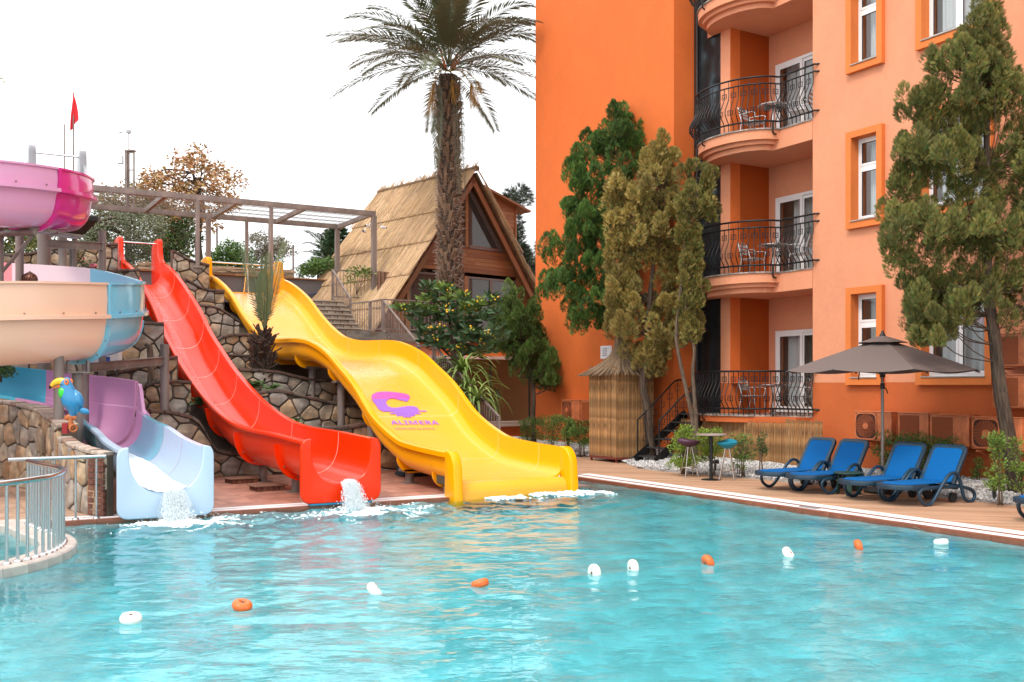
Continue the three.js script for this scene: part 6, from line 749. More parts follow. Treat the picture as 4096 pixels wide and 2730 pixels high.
{ // pergola with wire mesh roof
  const g = thing('pergola', 'brown steel pergola with wire mesh roof over the slide start platform', 'pergola'), y = 7.33, zf = -30, zb = -33.1, x0 = 1.6, x1 = 12.2;
  mesh('beam', beam(V(x0, y, zf), V(x1 + 0.05, y, zf), 0.09, 0.16), brownPaint, g); mesh('beam', beam(V(x0, y, zb), V(x1 + 0.05, y, zb), 0.09, 0.16), brownPaint, g); for (const x of [3.7, 5.75, 7.85, 9.95, 12.14]) mesh('rafter', beam(V(x, y - 0.004, zf - 0.046), V(x, y - 0.004, zb + 0.046), 0.1, 0.14), brownPaint, g);
  for (const [x, z, yb, r] of [[6.67, zf, 5.25, 0.05], [8.86, zf, 4.4, 0.05], [12.2, zf + 0.001, 4.4, 0.075], [7.7, zb, 4.4, 0.075], [8.95, zb, 4.4, 0.05], [12.1, zb, 4.4, 0.075], [3.7, zb, 4.4, 0.075]]) mesh('post', rbox(2 * r, y - 0.08 - yb, 2 * r, 0.008, x, (y - 0.08 + yb) / 2, z), brownPaint, g); mesh('post_foot', rbox(0.24, 0.05, 0.2, 0.01, 6.67, 5.28, zf), brownPaint, g);
  const wires = []; for (let z = zf - 0.12; z > zb; z -= 0.11) wires.push(beam(V(x0, y + 0.082 + 0.01 * Math.sin(z * 9), z), V(x1, y + 0.082 + 0.01 * Math.sin(z * 9), z), 0.008, 0.008)); for (let x = x0 + 0.2; x < x1; x += 0.22) wires.push(beam(V(x, y + 0.09, zf), V(x + 0.08, y + 0.09, zb), 0.006, 0.006)); mesh('wire_mesh', wires, mat([0.16, 0.12, 0.1], 0.5, { metalness: 0.4 }), g).userData.kind = 'stuff';
  const cam = (label, x, yy, z, turn) => { const c = thing('security_camera', label, 'camera', [x, yy, z], turn, 'security cameras on the pergola corner'); mesh('body', rbox(0.2, 0.085, 0.085, 0.03), mat([0.75, 0.75, 0.77], 0.3), c); mesh('lens', new THREE.CylinderGeometry(0.034, 0.034, 0.02, 14).rotateZ(Math.PI / 2).translate(-0.105, 0, 0), lampBlack, c); mesh('arm', rod(V(0.05, 0, 0), V(0.12, 0.12, 0), 0.014), mat([0.75, 0.75, 0.77], 0.3), c); };
  cam('white security camera pointing left under the pergola corner', 11.95, 6.9, zf + 0.1, 0.5); cam('lower white security camera under the pergola corner', 11.82, 6.72, zf + 0.12, 0.9); cam('white security camera on the outer side of the pergola corner', 12.5, 6.9, zf + 0.08, 3.4);
}
function bars(name, label, runs, h = 0.95, step = 0.115, group = 'brown metal railings') {
  const g = thing(name, label, 'railing', [0, 0, 0], 0, group);
  for (const [a, b] of runs) { const A = V(...a), B = V(...b), up = V(0, h, 0), L = A.distanceTo(B), n = Math.max(1, Math.round(Math.hypot(A.x - B.x, A.z - B.z) / step)); mesh('handrail', beam(A.clone().add(up), B.clone().add(up), 0.05, 0.04), brownPaint, g); mesh('bottom_rail', beam(A.clone().add(V(0, 0.1, 0)), B.clone().add(V(0, 0.1, 0)), 0.035, 0.035), brownPaint, g); for (let i = 0; i <= n; i++) { const p = A.clone().lerp(B, i / n), end = i === 0 || i === n; mesh(end ? 'post' : 'baluster', end ? box(0.05, h + 0.02, 0.05, p.x, p.y + h / 2, p.z) : box(0.016, h - 0.1, 0.016, p.x, p.y + 0.06 + h / 2, p.z), brownPaint, g); } } return g;
}
bars('stair_railing', 'brown railing sloping down beside the upper stone steps', [[[10.95, 4.55, -30.4], [10.95, 3.5, -28.8]]]);
bars('platform_railing', 'brown railing closing the platform edge with string lights', [[[10.98, 4.55, -30.42], [12.4, 4.55, -30.42]], [[12.45, 4.55, -30.45], [12.45, 4.55, -33]]]);
bars('terrace_railing', 'brown railing along the hut terrace above the orange wall', [[[10.95, 3.36, -28.78], [11.2, 3.36, -27.9]], [[11.22, 3.36, -27.88], [11.24, 3.36, -26.98]], [[11.28, 3.36, -26.95], [13.4, 3.36, -26.95]], [[13.4, 3.36, -26.95], [15.6, 3.36, -26.95]]]);
bars('garden_stair_railing', 'brown railing descending from the hut terrace to the landing', [[[11.16, 3.3, -26.7], [11.16, 1.95, -24.3]]]);
bars('garden_stair_railing', 'brown railing descending along the yellow slide to the deck', [[[10.7, 1.9, -23.4], [10.7, 1.9, -22.4]], [[10.7, 1.88, -22.38], [10.7, 0.2, -19.1]]], 0.92);
{ // stone steps
  seed(91); const g = thing('stone_steps', 'grey stone steps climbing to the slide start platform', 'steps'), n = 7; for (let i = 0; i < n; i++) { const y0 = 3.35 + i * 0.152, z = -27.7 - i * 0.25; mesh('tread', rbox(1.2, 0.045, 0.29, 0.01, 10.3, y0 + 0.13, z - 0.13), mat([0.62, 0.53, 0.44], 0.8, { map: T.stone }), g); for (let k = 0; k < 5; k++) { const w = 0.24; mesh('riser_stone', rbox(w - 0.015, 0.1, 0.1, 0.015, 9.82 + k * w, y0 + 0.05, z - 0.06 + rr(-0.01, 0.01)), pick([[0.55, 0.46, 0.36], [0.64, 0.54, 0.44], [0.48, 0.4, 0.33]].map((c) => mat(c, 0.85, { map: T.stone, bumpMap: T.stoneBump, bumpScale: 0.008 }))), g); } } mesh('core', span(9.72, 10.88, 2.6, 3.38, -30.3, -27.72), mortar, g); for (let i = 1; i < n; i++) mesh('core_step', span(9.73, 10.87, 3.37, 3.37 + i * 0.152, -30.3, -27.72 - i * 0.25 - 0.05), mortar, g);
  const h = thing('garden_steps', 'lower flight of steps hidden beside the yellow slide', 'steps'); for (let i = 0; i < 11; i++) mesh('step', span(10.0, 10.65, 0, 0.17 * (i + 1), -19.3 - (i + 1) * 0.29, -19.3 - i * 0.29), mat([0.3, 0.26, 0.22], 0.85, { map: T.stone }), h); mesh('landing', span(10.0, 11.1, 0, 1.9, -24.2, -22.5), mat([0.3, 0.26, 0.22], 0.85, { map: T.stone }), h); for (let i = 0; i < 8; i++) mesh('step', span(10.0, 11.1, 0, 1.9 + 0.18 * (i + 1), -24.2 - (i + 1) * 0.3, -24.2 - i * 0.3), mat([0.3, 0.26, 0.22], 0.85, { map: T.stone }), h);
}
{ const g = thing('parapet_wall', 'smooth grey parapet wall with timber capping behind the slide starts', 'wall'); mesh('wall', span(3.2, 12.25, 4.0, 5.46, -33.7, -33.45), mat([0.17, 0.155, 0.16], 0.85, { map: T.plaster, bumpMap: T.plasterBump, bumpScale: 0.004 }), g); for (let i = 0; i < 5; i++) mesh('capping_board', rbox(1.79, 0.05, 0.36, 0.008, 4.12 + i * 1.81, 5.49, -33.57), cedar[i % 4], g); tag(mesh('blue_rope', tube([V(9.9, 5.1, -33.42), V(10.6, 4.92, -33.42), V(11.4, 5.0, -33.42), V(12.2, 5.3, -33.42)], 0.014), mat([0.03, 0.07, 0.2], 0.8)), 'slack blue rope hanging along the grey parapet', 'rope'); }
{ // straw bundle roof lying behind the parapet
  const g = thing('straw_roof', 'low straw covered roof just behind the grey parapet', 'roof'); seed(93); const L = [], C = []; const b = new THREE.BoxGeometry(0.03, 1.6, 0.02); for (let i = 0; i < 900; i++) { const k = rr(0.6, 1.2); L.push(place(V(rr(6.5, 10.4), 5.75 + rr(-0.1, 0.12), -35.2 + rr(-0.8, 0.8)), quat(rr(-0.1, 0.1), rr(-0.15, 0.15), Math.PI / 2 + rr(-0.06, 0.06)), 1)); C.push([0.5 * k, 0.36 * k, 0.24 * k]); } scatter('straw', b, mat([1, 1, 1], 0.85), L, g, C); mesh('roof_base', span(6.4, 10.5, 5.2, 5.68, -36, -34.4), mat([0.3, 0.2, 0.12], 0.9), g); }
{ // masts, flag, poles
  const m = atD(508, HORIZON, 36), g = thing('ladder_mast', 'brown steel mast with ladder cage, floodlight and camera above the trees', 'mast', [m.x, 5, m.z], -YAW), h = 5.25; mesh('column', box(0.13, h, 0.13, 0, h / 2, 0), brownPaint, g); mesh('ladder_rail', box(0.05, h, 0.05, 0.26, h / 2, 0.05), brownPaint, g); mesh('ladder_rail', box(0.04, h, 0.04, 0.02, h / 2, 0.1), brownPaint, g); for (let i = 0; i < 6; i++) mesh('rung', box(0.24, 0.04, 0.04, 0.14, h - 0.06 - i * 0.62, 0.05), brownPaint, g); mesh('top_frame', box(0.34, 0.05, 0.2, 0.12, h + 0.02, 0), brownPaint, g); mesh('camera_pole', rod(V(0.06, h, 0), V(0.06, h + 0.75, 0), 0.022), brownPaint, g); mesh('floodlight', rbox(0.2, 0.3, 0.14, 0.02, -0.24, h - 0.3, 0.02), mat([0.7, 0.74, 0.76], 0.4), g); mesh('camera_box', rbox(0.16, 0.13, 0.12, 0.02, 0.05, h + 0.72, 0), mat([0.4, 0.42, 0.44], 0.4), g); mesh('camera_body', rbox(0.16, 0.07, 0.07, 0.02).rotateZ(0.3).translate(-0.24, h + 0.68, 0.05), mat([0.6, 0.62, 0.64], 0.4), g);
  const p = atD(293, HORIZON, 30), f = thing('flag_pole', 'slim brown pole with a hanging red pennant flag', 'flag', [p.x, 4.5, p.z], -YAW); mesh('pole', rod(V(0, 0, 0), V(0.0, 6.25, 0), 0.028, 0.022), brownPaint, f); mesh('pole_tip', rod(V(0, 6.1, 0), V(0, 6.32, 0), 0.03), alu, f);
  { const P = [], I = [], n = 16, mm = 8, w = curve([[0, 0.02], [0.3, 0.14], [0.75, 0.25], [1, 0.22]]); for (let j = 0; j <= n; j++) for (let i = 0; i <= mm; i++) { const v = j / n, u = i / mm; const x = -0.09 * v + w(v) * u, y = 6.05 - 0.98 * v + (v > 0.8 ? (v - 0.8) * 0.75 * u : 0) - (v > 0.9 ? (v - 0.9) * 1.2 * (1 - u) : 0); P.push(x, y, 0.03 + 0.05 * Math.sin(u * 6 + v * 3) * v); } for (let j = 0; j < n; j++) for (let i = 0; i < mm; i++) { const a = j * (mm + 1) + i; I.push(a, a + 1, a + mm + 1, a + 1, a + mm + 2, a + mm + 1); } const q = new THREE.BufferGeometry(); q.setAttribute('position', new THREE.Float32BufferAttribute(P, 3)); q.setIndex(I); q.computeVertexNormals(); mesh('flag_cloth', G(q), mat([0.62, 0.012, 0.025], 0.8), f); }
  const pole = (px, top, d, y0, r, l) => { const q = atD(px, top, d), t = tag(mesh('steel_pole', rod(V(0, 0, 0), V(0, q.y - y0, 0), r, r, 10), brownPaint), l, 'pole'); t.position.set(q.x, y0, q.z); }; pole(257, 497, 31, 4.8, 0.02, 'thin bare pole left of the flag pole'); pole(867, 906, 37, 5, 0.035, 'short steel pole in front of the rust leaved tree'); pole(1076, 894, 36, 5, 0.035, 'steel pole behind the tall young palm fronds'); pole(1172, 981, 37, 5, 0.035, 'steel pole left of the distant palm');
}
{ const p = atD(118, HORIZON, 18.6), g = thing('roof_ventilator', 'brown metal turbine ventilator ball inside the spiral slide', 'ventilator', [p.x, 3.6, p.z]); const m = mat([0.16, 0.07, 0.045], 0.4, { metalness: 0.6 }); for (let i = 0; i < 18; i++) { const fs = []; for (let k = 0; k <= 10; k++) { const t = k / 10, th = lerp(0.12, Math.PI - 0.5, t), a = i / 18 * 6.283 + 0.5 * Math.sin(t * 2.4), r = 0.13 * Math.sin(th), yy = 0.19 + 0.12 * Math.cos(th); fs.push({ p: V(r * Math.cos(a), yy, r * Math.sin(a)), x: V(-Math.sin(a), 0, Math.cos(a)), y: V(Math.cos(a), 0, Math.sin(a)) }); } mesh('vane', sweep([[-0.02, 0.003], [0.024, -0.01], [0.024, -0.006], [-0.02, 0.007]], fs), m, g); } mesh('cap', lathe([[0, 0.325], [0.03, 0.322], [0.05, 0.31], [0.06, 0.3]], 16), m, g); mesh('finial', new THREE.SphereGeometry(0.012, 10, 8).translate(0, 0.33, 0), lampBlack, g); mesh('neck', new THREE.CylinderGeometry(0.09, 0.09, 1.0, 18).translate(0, -0.43, 0), m, g); }
{ const p = atD(428, HORIZON, 21.3), g = thing('rusty_cabinet', 'white metal cabinet with rusty lower edge on the grass bed', 'cabinet', [p.x, 2.05, p.z], -0.4); mesh('casing', rbox(0.55, 0.62, 0.3, 0.02, 0, 0.5, 0), mat([0.62, 0.6, 0.6], 0.5), g); mesh('rust_edge', rbox(0.56, 0.06, 0.31, 0.01, 0, 0.2, 0), mat([0.3, 0.1, 0.03], 0.85, { map: T.stone }), g); mesh('blue_plate', rbox(0.09, 0.1, 0.006, 0.002, 0.05, 0.32, 0.153), mat([0.01, 0.06, 0.3], 0.4), g); for (const s of [-1, 1]) mesh('leg', box(0.04, 0.22, 0.25, s * 0.22, 0.07, 0), mat([0.06, 0.05, 0.045], 0.8), g); }
// ---------- plants ----------
const leafGeo = (() => { const g = new THREE.BufferGeometry(); g.setAttribute('position', new THREE.Float32BufferAttribute([0, 0, 0, 0.22, 0.4, 0.06, 0, 0.5, -0.02, -0.22, 0.4, 0.06, 0, 1, 0.02], 3)); g.setIndex([0, 1, 2, 0, 2, 3, 2, 1, 4, 2, 4, 3]); g.computeVertexNormals(); return g; })();
const longLeaf = (() => { const P = [], I = [], n = 4; for (let i = 0; i <= n; i++) { const t = i / n, w = 0.15 * Math.sin(Math.PI * Math.min(1, t * 0.92 + 0.06)); P.push(-w, t, -0.12 * t * t + 0.03, 0, t, -0.12 * t * t, w, t, -0.12 * t * t + 0.03); } for (let i = 0; i < n; i++) for (let k = 0; k < 2; k++) { const a = i * 3 + k; I.push(a, a + 1, a + 3, a + 1, a + 4, a + 3); } const g = new THREE.BufferGeometry(); g.setAttribute('position', new THREE.Float32BufferAttribute(P, 3)); g.setIndex(I); g.computeVertexNormals(); return g; })();
const sprayGeo = (() => { // a flat feathery scale-leaf spray
  const P = [], I = [], tri = (x0, y0, x1, y1, w, z) => { const dx = x1 - x0, dy = y1 - y0, l = Math.hypot(dx, dy), nx = -dy / l * w, ny = dx / l * w, o = P.length / 3; P.push(x0 - nx, y0 - ny, z, x0 + nx, y0 + ny, z, x1, y1, z + 0.04); I.push(o, o + 1, o + 2); };
  tri(0, 0, 0.02, 1, 0.04, 0); for (let k = 0; k < 5; k++) { const y = 0.05 + k * 0.16, l = 0.42 - k * 0.045; tri(0, y, l * 0.8, y + l * 0.85, 0.042, 0.04); tri(0, y + 0.06, -l * 0.8, y + 0.06 + l * 0.85, 0.042, -0.04); }
  const g = new THREE.BufferGeometry(); g.setAttribute('position', new THREE.Float32BufferAttribute(P, 3)); g.setIndex(I); g.computeVertexNormals(); return g; })();
const leafMat = mat([1, 1, 1], 0.6, { transmission: 0.22, thickness: 0 }), sprayMat = mat([1, 1, 1], 0.75);
const barkMat = mat([0.17, 0.125, 0.095], 0.9, { map: T.bark, bumpMap: T.barkBump, bumpScale: 0.02 }), twigMat = mat([0.2, 0.15, 0.11], 0.9, { map: T.bark }), paleBark = mat([0.27, 0.21, 0.16], 0.9, { map: T.bark, bumpMap: T.barkBump, bumpScale: 0.01 });
const unit = () => { const z = rr(-1, 1), a = rr(0, 6.2832), r = Math.sqrt(1 - z * z); return V(r * Math.cos(a), z, r * Math.sin(a)); };
const inPoly = (x, y, p) => { let c = false; for (let i = 0, j = p.length - 1; i < p.length; j = i++) if ((p[i][1] > y) !== (p[j][1] > y) && x < (p[j][0] - p[i][0]) * (y - p[i][1]) / (p[j][1] - p[i][1]) + p[i][0]) c = !c; return c; };
const tone = (pal, k = 1) => { const c = pick(pal), f = k * rr(0.8, 1.22); return [c[0] * f * rr(0.93, 1.07), c[1] * f, c[2] * f * rr(0.9, 1.1)]; };
function taper(pts, r0, r1, n = 8) { const c = new THREE.CatmullRomCurve3(pts), m = pts.length * 5, fs = []; let x = V(1, 0, 0); for (let i = 0; i <= m; i++) { const p = c.getPointAt(i / m), d = c.getTangentAt(i / m); x = x.clone().addScaledVector(d, -x.dot(d)).normalize(); const y = new THREE.Vector3().crossVectors(d, x), r = lerp(r0, r1, i / m); fs.push({ p, x, y, profile: Array.from({ length: n }, (_, k) => { const a = k / n * 6.2832, q = r * (1 + 0.12 * Math.sin(a * 3 + i * 0.6)); return [Math.cos(a) * q, Math.sin(a) * q]; }) }); } return sweep(fs[0].profile, fs, true, 2); }
// a conifer of upright plumes; the outline is read off the photograph at the tree's own depth
function conifer(name, label, { base, d, outline, trunks, pal, plumes = 90, per = 95, size = [0.1, 0.17], deep = 0.8, rad = 0.2, sd = 1, gapY = 1e9, droop = 0 }) {
  seed(sd); const g = thing(name, label, 'tree'), xs = outline.map((p) => p[0]), ys = outline.map((p) => p[1]), x0 = Math.min(...xs), x1 = Math.max(...xs), y0 = Math.min(...ys), y1 = Math.max(...ys), cs = [], pxm = FOCAL / d;
  const main = trunks[0].pts.map(([px, py, dd]) => atD(px, py, d + (dd || 0)));
  let guard = 0; while (cs.length < plumes && guard++ < 20000) { const x = rr(x0, x1), y = rr(y0, y1); if (!inPoly(x, y, outline)) continue; const row = outline.reduce((a, p) => Math.abs(p[1] - y) < 60 ? [Math.min(a[0], p[0]), Math.max(a[1], p[0])] : a, [1e9, -1e9]), mid = (row[0] + row[1]) / 2 || x, hw = Math.max(20, (row[1] - row[0]) / 2) / pxm, u = clamp(Math.abs(x - mid) / pxm / Math.max(hw, 0.05), 0, 1), dz = rr(-1, 1) * Math.min(deep, hw) * Math.sqrt(Math.max(0.05, 1 - u * u)); const c = atD(x, y, d + dz); if (cs.some((q) => q.distanceTo(c) < rad * 0.55)) continue; cs.push(c); }
  const L = [], C = [], W = [], spine = new THREE.CatmullRomCurve3(main); for (const c of cs) { const r = rad * rr(0.55, 1.1), h = r * rr(1.7, 2.6), light = rr(0.65, 1.25), n = Math.round(per * rr(0.7, 1.25)), lean = V(rr(-0.25, 0.25), 0, rr(-0.25, 0.25));
    // a plume: a teardrop, pointed at the top, of sprays that look up and out
    for (let i = 0; i < n; i++) { const v = Math.pow(rnd(), 0.8), w = r * Math.pow(Math.sin(Math.PI * Math.min(1, 0.12 + v * 0.88)), 0.7) * (1 - 0.35 * v), a = rr(0, 6.2832), s = Math.sqrt(rr(0.35, 1)), p = V(c.x + Math.cos(a) * w * s + lean.x * v * h, c.y + (v - 0.5) * h, c.z + Math.sin(a) * w * s + lean.z * v * h), dir = V(Math.cos(a) * (0.85 - 0.5 * v) + lean.x, 0.75 - droop * 1.6 + rr(-0.3, 0.3) + 0.4 * v, Math.sin(a) * (0.85 - 0.5 * v) + lean.z); L.push(place(p, facing(dir, rr(0, 6.28)), rr(...size))); C.push(tone(pal, light)); }
    if (rnd() < 0.75) { let tI = 0, best = 1e9; for (let k = 0; k <= 12; k++) { const q = spine.getPoint(k / 12), e = Math.abs(q.y - (c.y - 0.12 - 0.35 * Math.hypot(q.x - c.x, q.z - c.z))); if (e < best) { best = e; tI = k / 12; } } const q = spine.getPoint(tI); if (q.distanceTo(c) < 1.1) W.push(tube([q, q.clone().lerp(c, 0.55).add(V(rr(-0.08, 0.08), -0.1, rr(-0.08, 0.08))), c.clone().add(V(0, h * 0.15, 0))], 0.009, 8, 4)); } }
  scatter('crown', sprayGeo, sprayMat, L, g, C); if (W.length) mesh('branches', W, twigMat, g).userData.kind = 'stuff';
  for (const t of trunks) mesh('trunk', taper(t.pts.map(([px, py, dd]) => atD(px, py, d + (dd || 0))), t.r[0], t.r[1]), t.pale ? paleBark : barkMat, g); return g;
}
conifer('conifer_tree', 'bright green conifer rising against the plain orange wall', { d: 24.7, sd: 101, plumes: 200, per: 300, rad: 0.24, size: [0.06, 0.12], deep: 0.7, pal: [[0.05, 0.12, 0.012], [0.075, 0.16, 0.02], [0.035, 0.085, 0.012], [0.1, 0.18, 0.03]],
  outline: [[2485, 412], [2530, 480], [2560, 520], [2590, 500], [2585, 560], [2545, 600], [2580, 640], [2560, 700], [2500, 760], [2560, 900], [2530, 1050], [2500, 1200], [2440, 1300], [2330, 1320], [2250, 1280], [2160, 1200], [2150, 1060], [2175, 880], [2195, 900], [2230, 960], [2290, 880], [2240, 810], [2300, 740], [2270, 700], [2290, 620], [2310, 560], [2350, 495], [2380, 560], [2410, 490], [2440, 520], [2445, 450]], trunks: [{ pts: [[2500, 1840], [2496, 1500], [2492, 1000], [2487, 560]], r: [0.1, 0.02] }] });
conifer('conifer_tree', 'dry olive brown conifer with dark crooked trunk in front of the reed cabin', { d: 23.2, sd: 102, plumes: 220, per: 280, rad: 0.22, size: [0.06, 0.12], deep: 0.8, droop: 0.2, pal: [[0.36, 0.25, 0.06], [0.28, 0.215, 0.05], [0.42, 0.31, 0.1], [0.17, 0.165, 0.035]],
  outline: [[2650, 535], [2690, 600], [2690, 700], [2720, 780], [2740, 900], [2760, 1050], [2790, 1200], [2800, 1330], [2740, 1330], [2660, 1420], [2640, 1480], [2560, 1480], [2500, 1400], [2440, 1300], [2420, 1150], [2440, 900], [2430, 720], [2470, 700], [2520, 760], [2560, 720], [2590, 640], [2620, 580]], trunks: [{ pts: [[2612, 1838], [2596, 1720], [2585, 1620], [2572, 1540], [2582, 1450], [2600, 1200], [2640, 800]], r: [0.11, 0.025] }] });
conifer('conifer_tree', 'thin twin trunked conifer in front of the dark metal sheet', { d: 21.9, sd: 103, plumes: 75, per: 260, rad: 0.18, size: [0.055, 0.1], deep: 0.5, droop: 0.15, pal: [[0.24, 0.195, 0.045], [0.16, 0.155, 0.03], [0.32, 0.235, 0.065], [0.09, 0.125, 0.022]],
  outline: [[2745, 620], [2770, 640], [2790, 720], [2830, 660], [2860, 700], [2850, 800], [2870, 830], [2840, 920], [2790, 880], [2790, 1000], [2800, 1080], [2820, 1180], [2790, 1260], [2790, 1380], [2740, 1330], [2720, 1100], [2720, 800]], trunks: [{ pts: [[2782, 1820], [2770, 1680], [2745, 1560], [2720, 1440], [2705, 1345], [2730, 1100], [2755, 700]], r: [0.055, 0.015], pale: true }, { pts: [[2786, 1820], [2784, 1680], [2772, 1480], [2778, 1400], [2760, 1330], [2745, 1280], [2760, 1000]], r: [0.055, 0.02], pale: true }] });
conifer('conifer_tree', 'tall olive conifer with leaning bare trunk beside the air conditioners', { d: 15.6, sd: 104, plumes: 400, per: 290, rad: 0.19, size: [0.045, 0.09], deep: 0.9, droop: 0.1, pal: [[0.165, 0.165, 0.032], [0.22, 0.195, 0.045], [0.105, 0.125, 0.022], [0.24, 0.19, 0.055], [0.07, 0.105, 0.018]],
  outline: [[3960, -120], [4010, -40], [4000, 60], [4010, 180], [4060, 260], [4090, 330], [4180, 600], [4200, 900], [4180, 1200], [4080, 1330], [3960, 1230], [3880, 1210], [3850, 1310], [3780, 1360], [3700, 1400], [3640, 1330], [3650, 1220], [3600, 1150], [3550, 1080], [3510, 960], [3560, 840], [3590, 700], [3590, 560], [3640, 480], [3600, 430], [3640, 350], [3680, 420], [3720, 360], [3710, 230], [3770, 180], [3830, 220], [3850, 100], [3900, 60], [3900, -60]], trunks: [{ pts: [[4080, 2010, 0.2], [4040, 1800, 0.1], [4010, 1600], [3990, 1440], [3975, 1330], [3960, 1230], [3950, 900], [3950, 300]], r: [0.13, 0.03] }] });
conifer('juniper_tree', 'small green juniper with slim trunk in front of the gym window', { d: 27.6, sd: 105, plumes: 130, per: 240, rad: 0.22, size: [0.06, 0.11], deep: 0.9, pal: [[0.075, 0.15, 0.02], [0.11, 0.2, 0.03], [0.05, 0.1, 0.014], [0.14, 0.18, 0.04]],
  outline: [[2045, 1140], [2080, 1200], [2100, 1260], [2130, 1180], [2150, 1240], [2165, 1300], [2200, 1400], [2240, 1440], [2250, 1480], [2220, 1540], [2170, 1550], [2100, 1500], [2040, 1480], [1990, 1420], [1950, 1360], [1940, 1280], [1980, 1220], [2010, 1180]], trunks: [{ pts: [[2140, 1800], [2132, 1680], [2136, 1580], [2120, 1480], [2080, 1300]], r: [0.075, 0.02] }] });
conifer('pine_tree', 'dark drooping conifer behind the cedar hut dormer', { d: 44, sd: 106, plumes: 90, per: 70, rad: 0.38, size: [0.18, 0.3], deep: 0.8, droop: 0.5, pal: [[0.045, 0.06, 0.035], [0.06, 0.075, 0.045], [0.035, 0.05, 0.03]],
  outline: [[2095, 775], [2110, 800], [2040, 810], [2030, 840], [2080, 880], [2070, 960], [2100, 1000], [2110, 1050], [2140, 1100], [2170, 1180], [2060, 1180], [2020, 1000], [2020, 800]], trunks: [{ pts: [[2070, 1250], [2065, 1000], [2060, 790]], r: [0.14, 0.03] }] });
// leaf clouds
function leaves(g, clumps, { n, size, pal, geo = leafGeo, up = 0.3, shell = 0.5, name = 'crown' }) { const L = [], C = [], tot = clumps.reduce((a, c) => a + c.r[0] * c.r[1], 0); for (const c of clumps) { const k = Math.round(n * c.r[0] * c.r[1] / tot), li = rr(0.8, 1.15); for (let i = 0; i < k; i++) { const u = unit(), s = Math.pow(rnd(), shell), p = V(c.c.x + u.x * c.r[0] * s, c.c.y + u.y * c.r[1] * s, c.c.z + u.z * (c.r[2] || c.r[0]) * s); L.push(place(p, facing(V(u.x + rr(-0.6, 0.6), u.y * 0.4 + up + rr(-0.5, 0.5), u.z + rr(-0.6, 0.6)), rr(0, 6.28)), rr(...size))); C.push(tone(c.pal || pal, li)); } } return scatter(name, geo, leafMat, L, g, C); }
const clumpsIn = (outline, d, count, r, deep) => { const xs = outline.map((p) => p[0]), ys = outline.map((p) => p[1]), out = []; let gd = 0; while (out.length < count && gd++ < 9000) { const x = rr(Math.min(...xs), Math.max(...xs)), y = rr(Math.min(...ys), Math.max(...ys)); if (!inPoly(x, y, outline)) continue; const k = rr(0.7, 1.25); out.push({ c: atD(x, y, d + rr(-deep, deep)), r: [r * k, r * k * 0.75] }); } return out; };
function broadleaf(name, label, { d, outline, count, r, deep, n, size, pal, trunk, tr = [0.14, 0.05], sd, up, limbs = 10, bark = barkMat, shell = 0.5 }) { seed(sd); const g = thing(name, label, 'tree'), cl = clumpsIn(outline, d, count, r, deep); leaves(g, cl, { n, size, pal, up, shell }); const T0 = trunk.map(([px, py]) => atD(px, py, d)); mesh('trunk', taper(T0, ...tr), bark, g); const c = new THREE.CatmullRomCurve3(T0); const W = []; cl.slice(0, limbs).forEach((q) => { const s = c.getPoint(rr(0.6, 1)); W.push(taper([s, s.clone().lerp(q.c, 0.5).add(V(rr(-0.2, 0.2), 0.15, 0)), q.c], tr[1] * 0.9, 0.012, 5)); }); W.forEach((w) => mesh('limb', w, bark, g)); return g; }
broadleaf('rust_leaved_tree', 'airy tree with rust and ochre young leaves above the pergola', { d: 38, sd: 111, outline: [[690, 640], [760, 600], [800, 590], [860, 640], [940, 700], [970, 760], [940, 830], [860, 860], [900, 900], [820, 910], [760, 880], [700, 860], [640, 840], [560, 780], [560, 700], [620, 690], [640, 640]], count: 75, r: 0.36, deep: 1.6, n: 4200, size: [0.12, 0.22], pal: [[0.42, 0.2, 0.07], [0.36, 0.17, 0.06], [0.48, 0.27, 0.12], [0.34, 0.22, 0.05]], trunk: [[796, 1075], [792, 960], [800, 860], [790, 780], [770, 690]], tr: [0.16, 0.045], limbs: 18, up: -0.1 });
broadleaf('rust_leaved_tree', 'lower rust leaved tree showing behind the pergola mesh at left', { d: 40, sd: 112, outline: [[380, 800], [430, 740], [500, 760], [560, 740], [600, 800], [700, 840], [690, 900], [560, 880], [380, 860]], count: 50, r: 0.45, deep: 1.2, n: 3200, size: [0.12, 0.2], pal: [[0.34, 0.19, 0.05], [0.22, 0.17, 0.04], [0.16, 0.17, 0.04]], trunk: [[520, 1050], [515, 950], [520, 850]], tr: [0.12, 0.05], up: 0 });
broadleaf('olive_tree', 'dense grey green olive tree behind the red slide start', { d: 34, sd: 113, outline: [[330, 930], [360, 870], [420, 830], [520, 820], [600, 840], [650, 900], [640, 980], [600, 1060], [480, 1080], [350, 1080], [320, 1020]], count: 110, r: 0.36, deep: 1.2, n: 12000, size: [0.07, 0.12], geo: longLeaf, pal: [[0.13, 0.15, 0.075], [0.17, 0.19, 0.1], [0.09, 0.11, 0.05], [0.22, 0.23, 0.14]], trunk: [[352, 1090], [358, 1000], [372, 930], [400, 880]], tr: [0.22, 0.08] });
broadleaf('broadleaf_tree', 'deep green leafy tree between the olive and the rust leaved tree', { d: 40, sd: 114, outline: [[620, 960], [650, 900], [700, 870], [780, 860], [790, 930], [780, 1020], [700, 1080], [600, 1080], [610, 1010]], count: 60, r: 0.45, deep: 1.2, n: 5000, size: [0.12, 0.2], pal: [[0.05, 0.11, 0.02], [0.08, 0.15, 0.03], [0.13, 0.2, 0.04], [0.2, 0.14, 0.05]], trunk: [[690, 1110], [695, 1000], [700, 930]] });
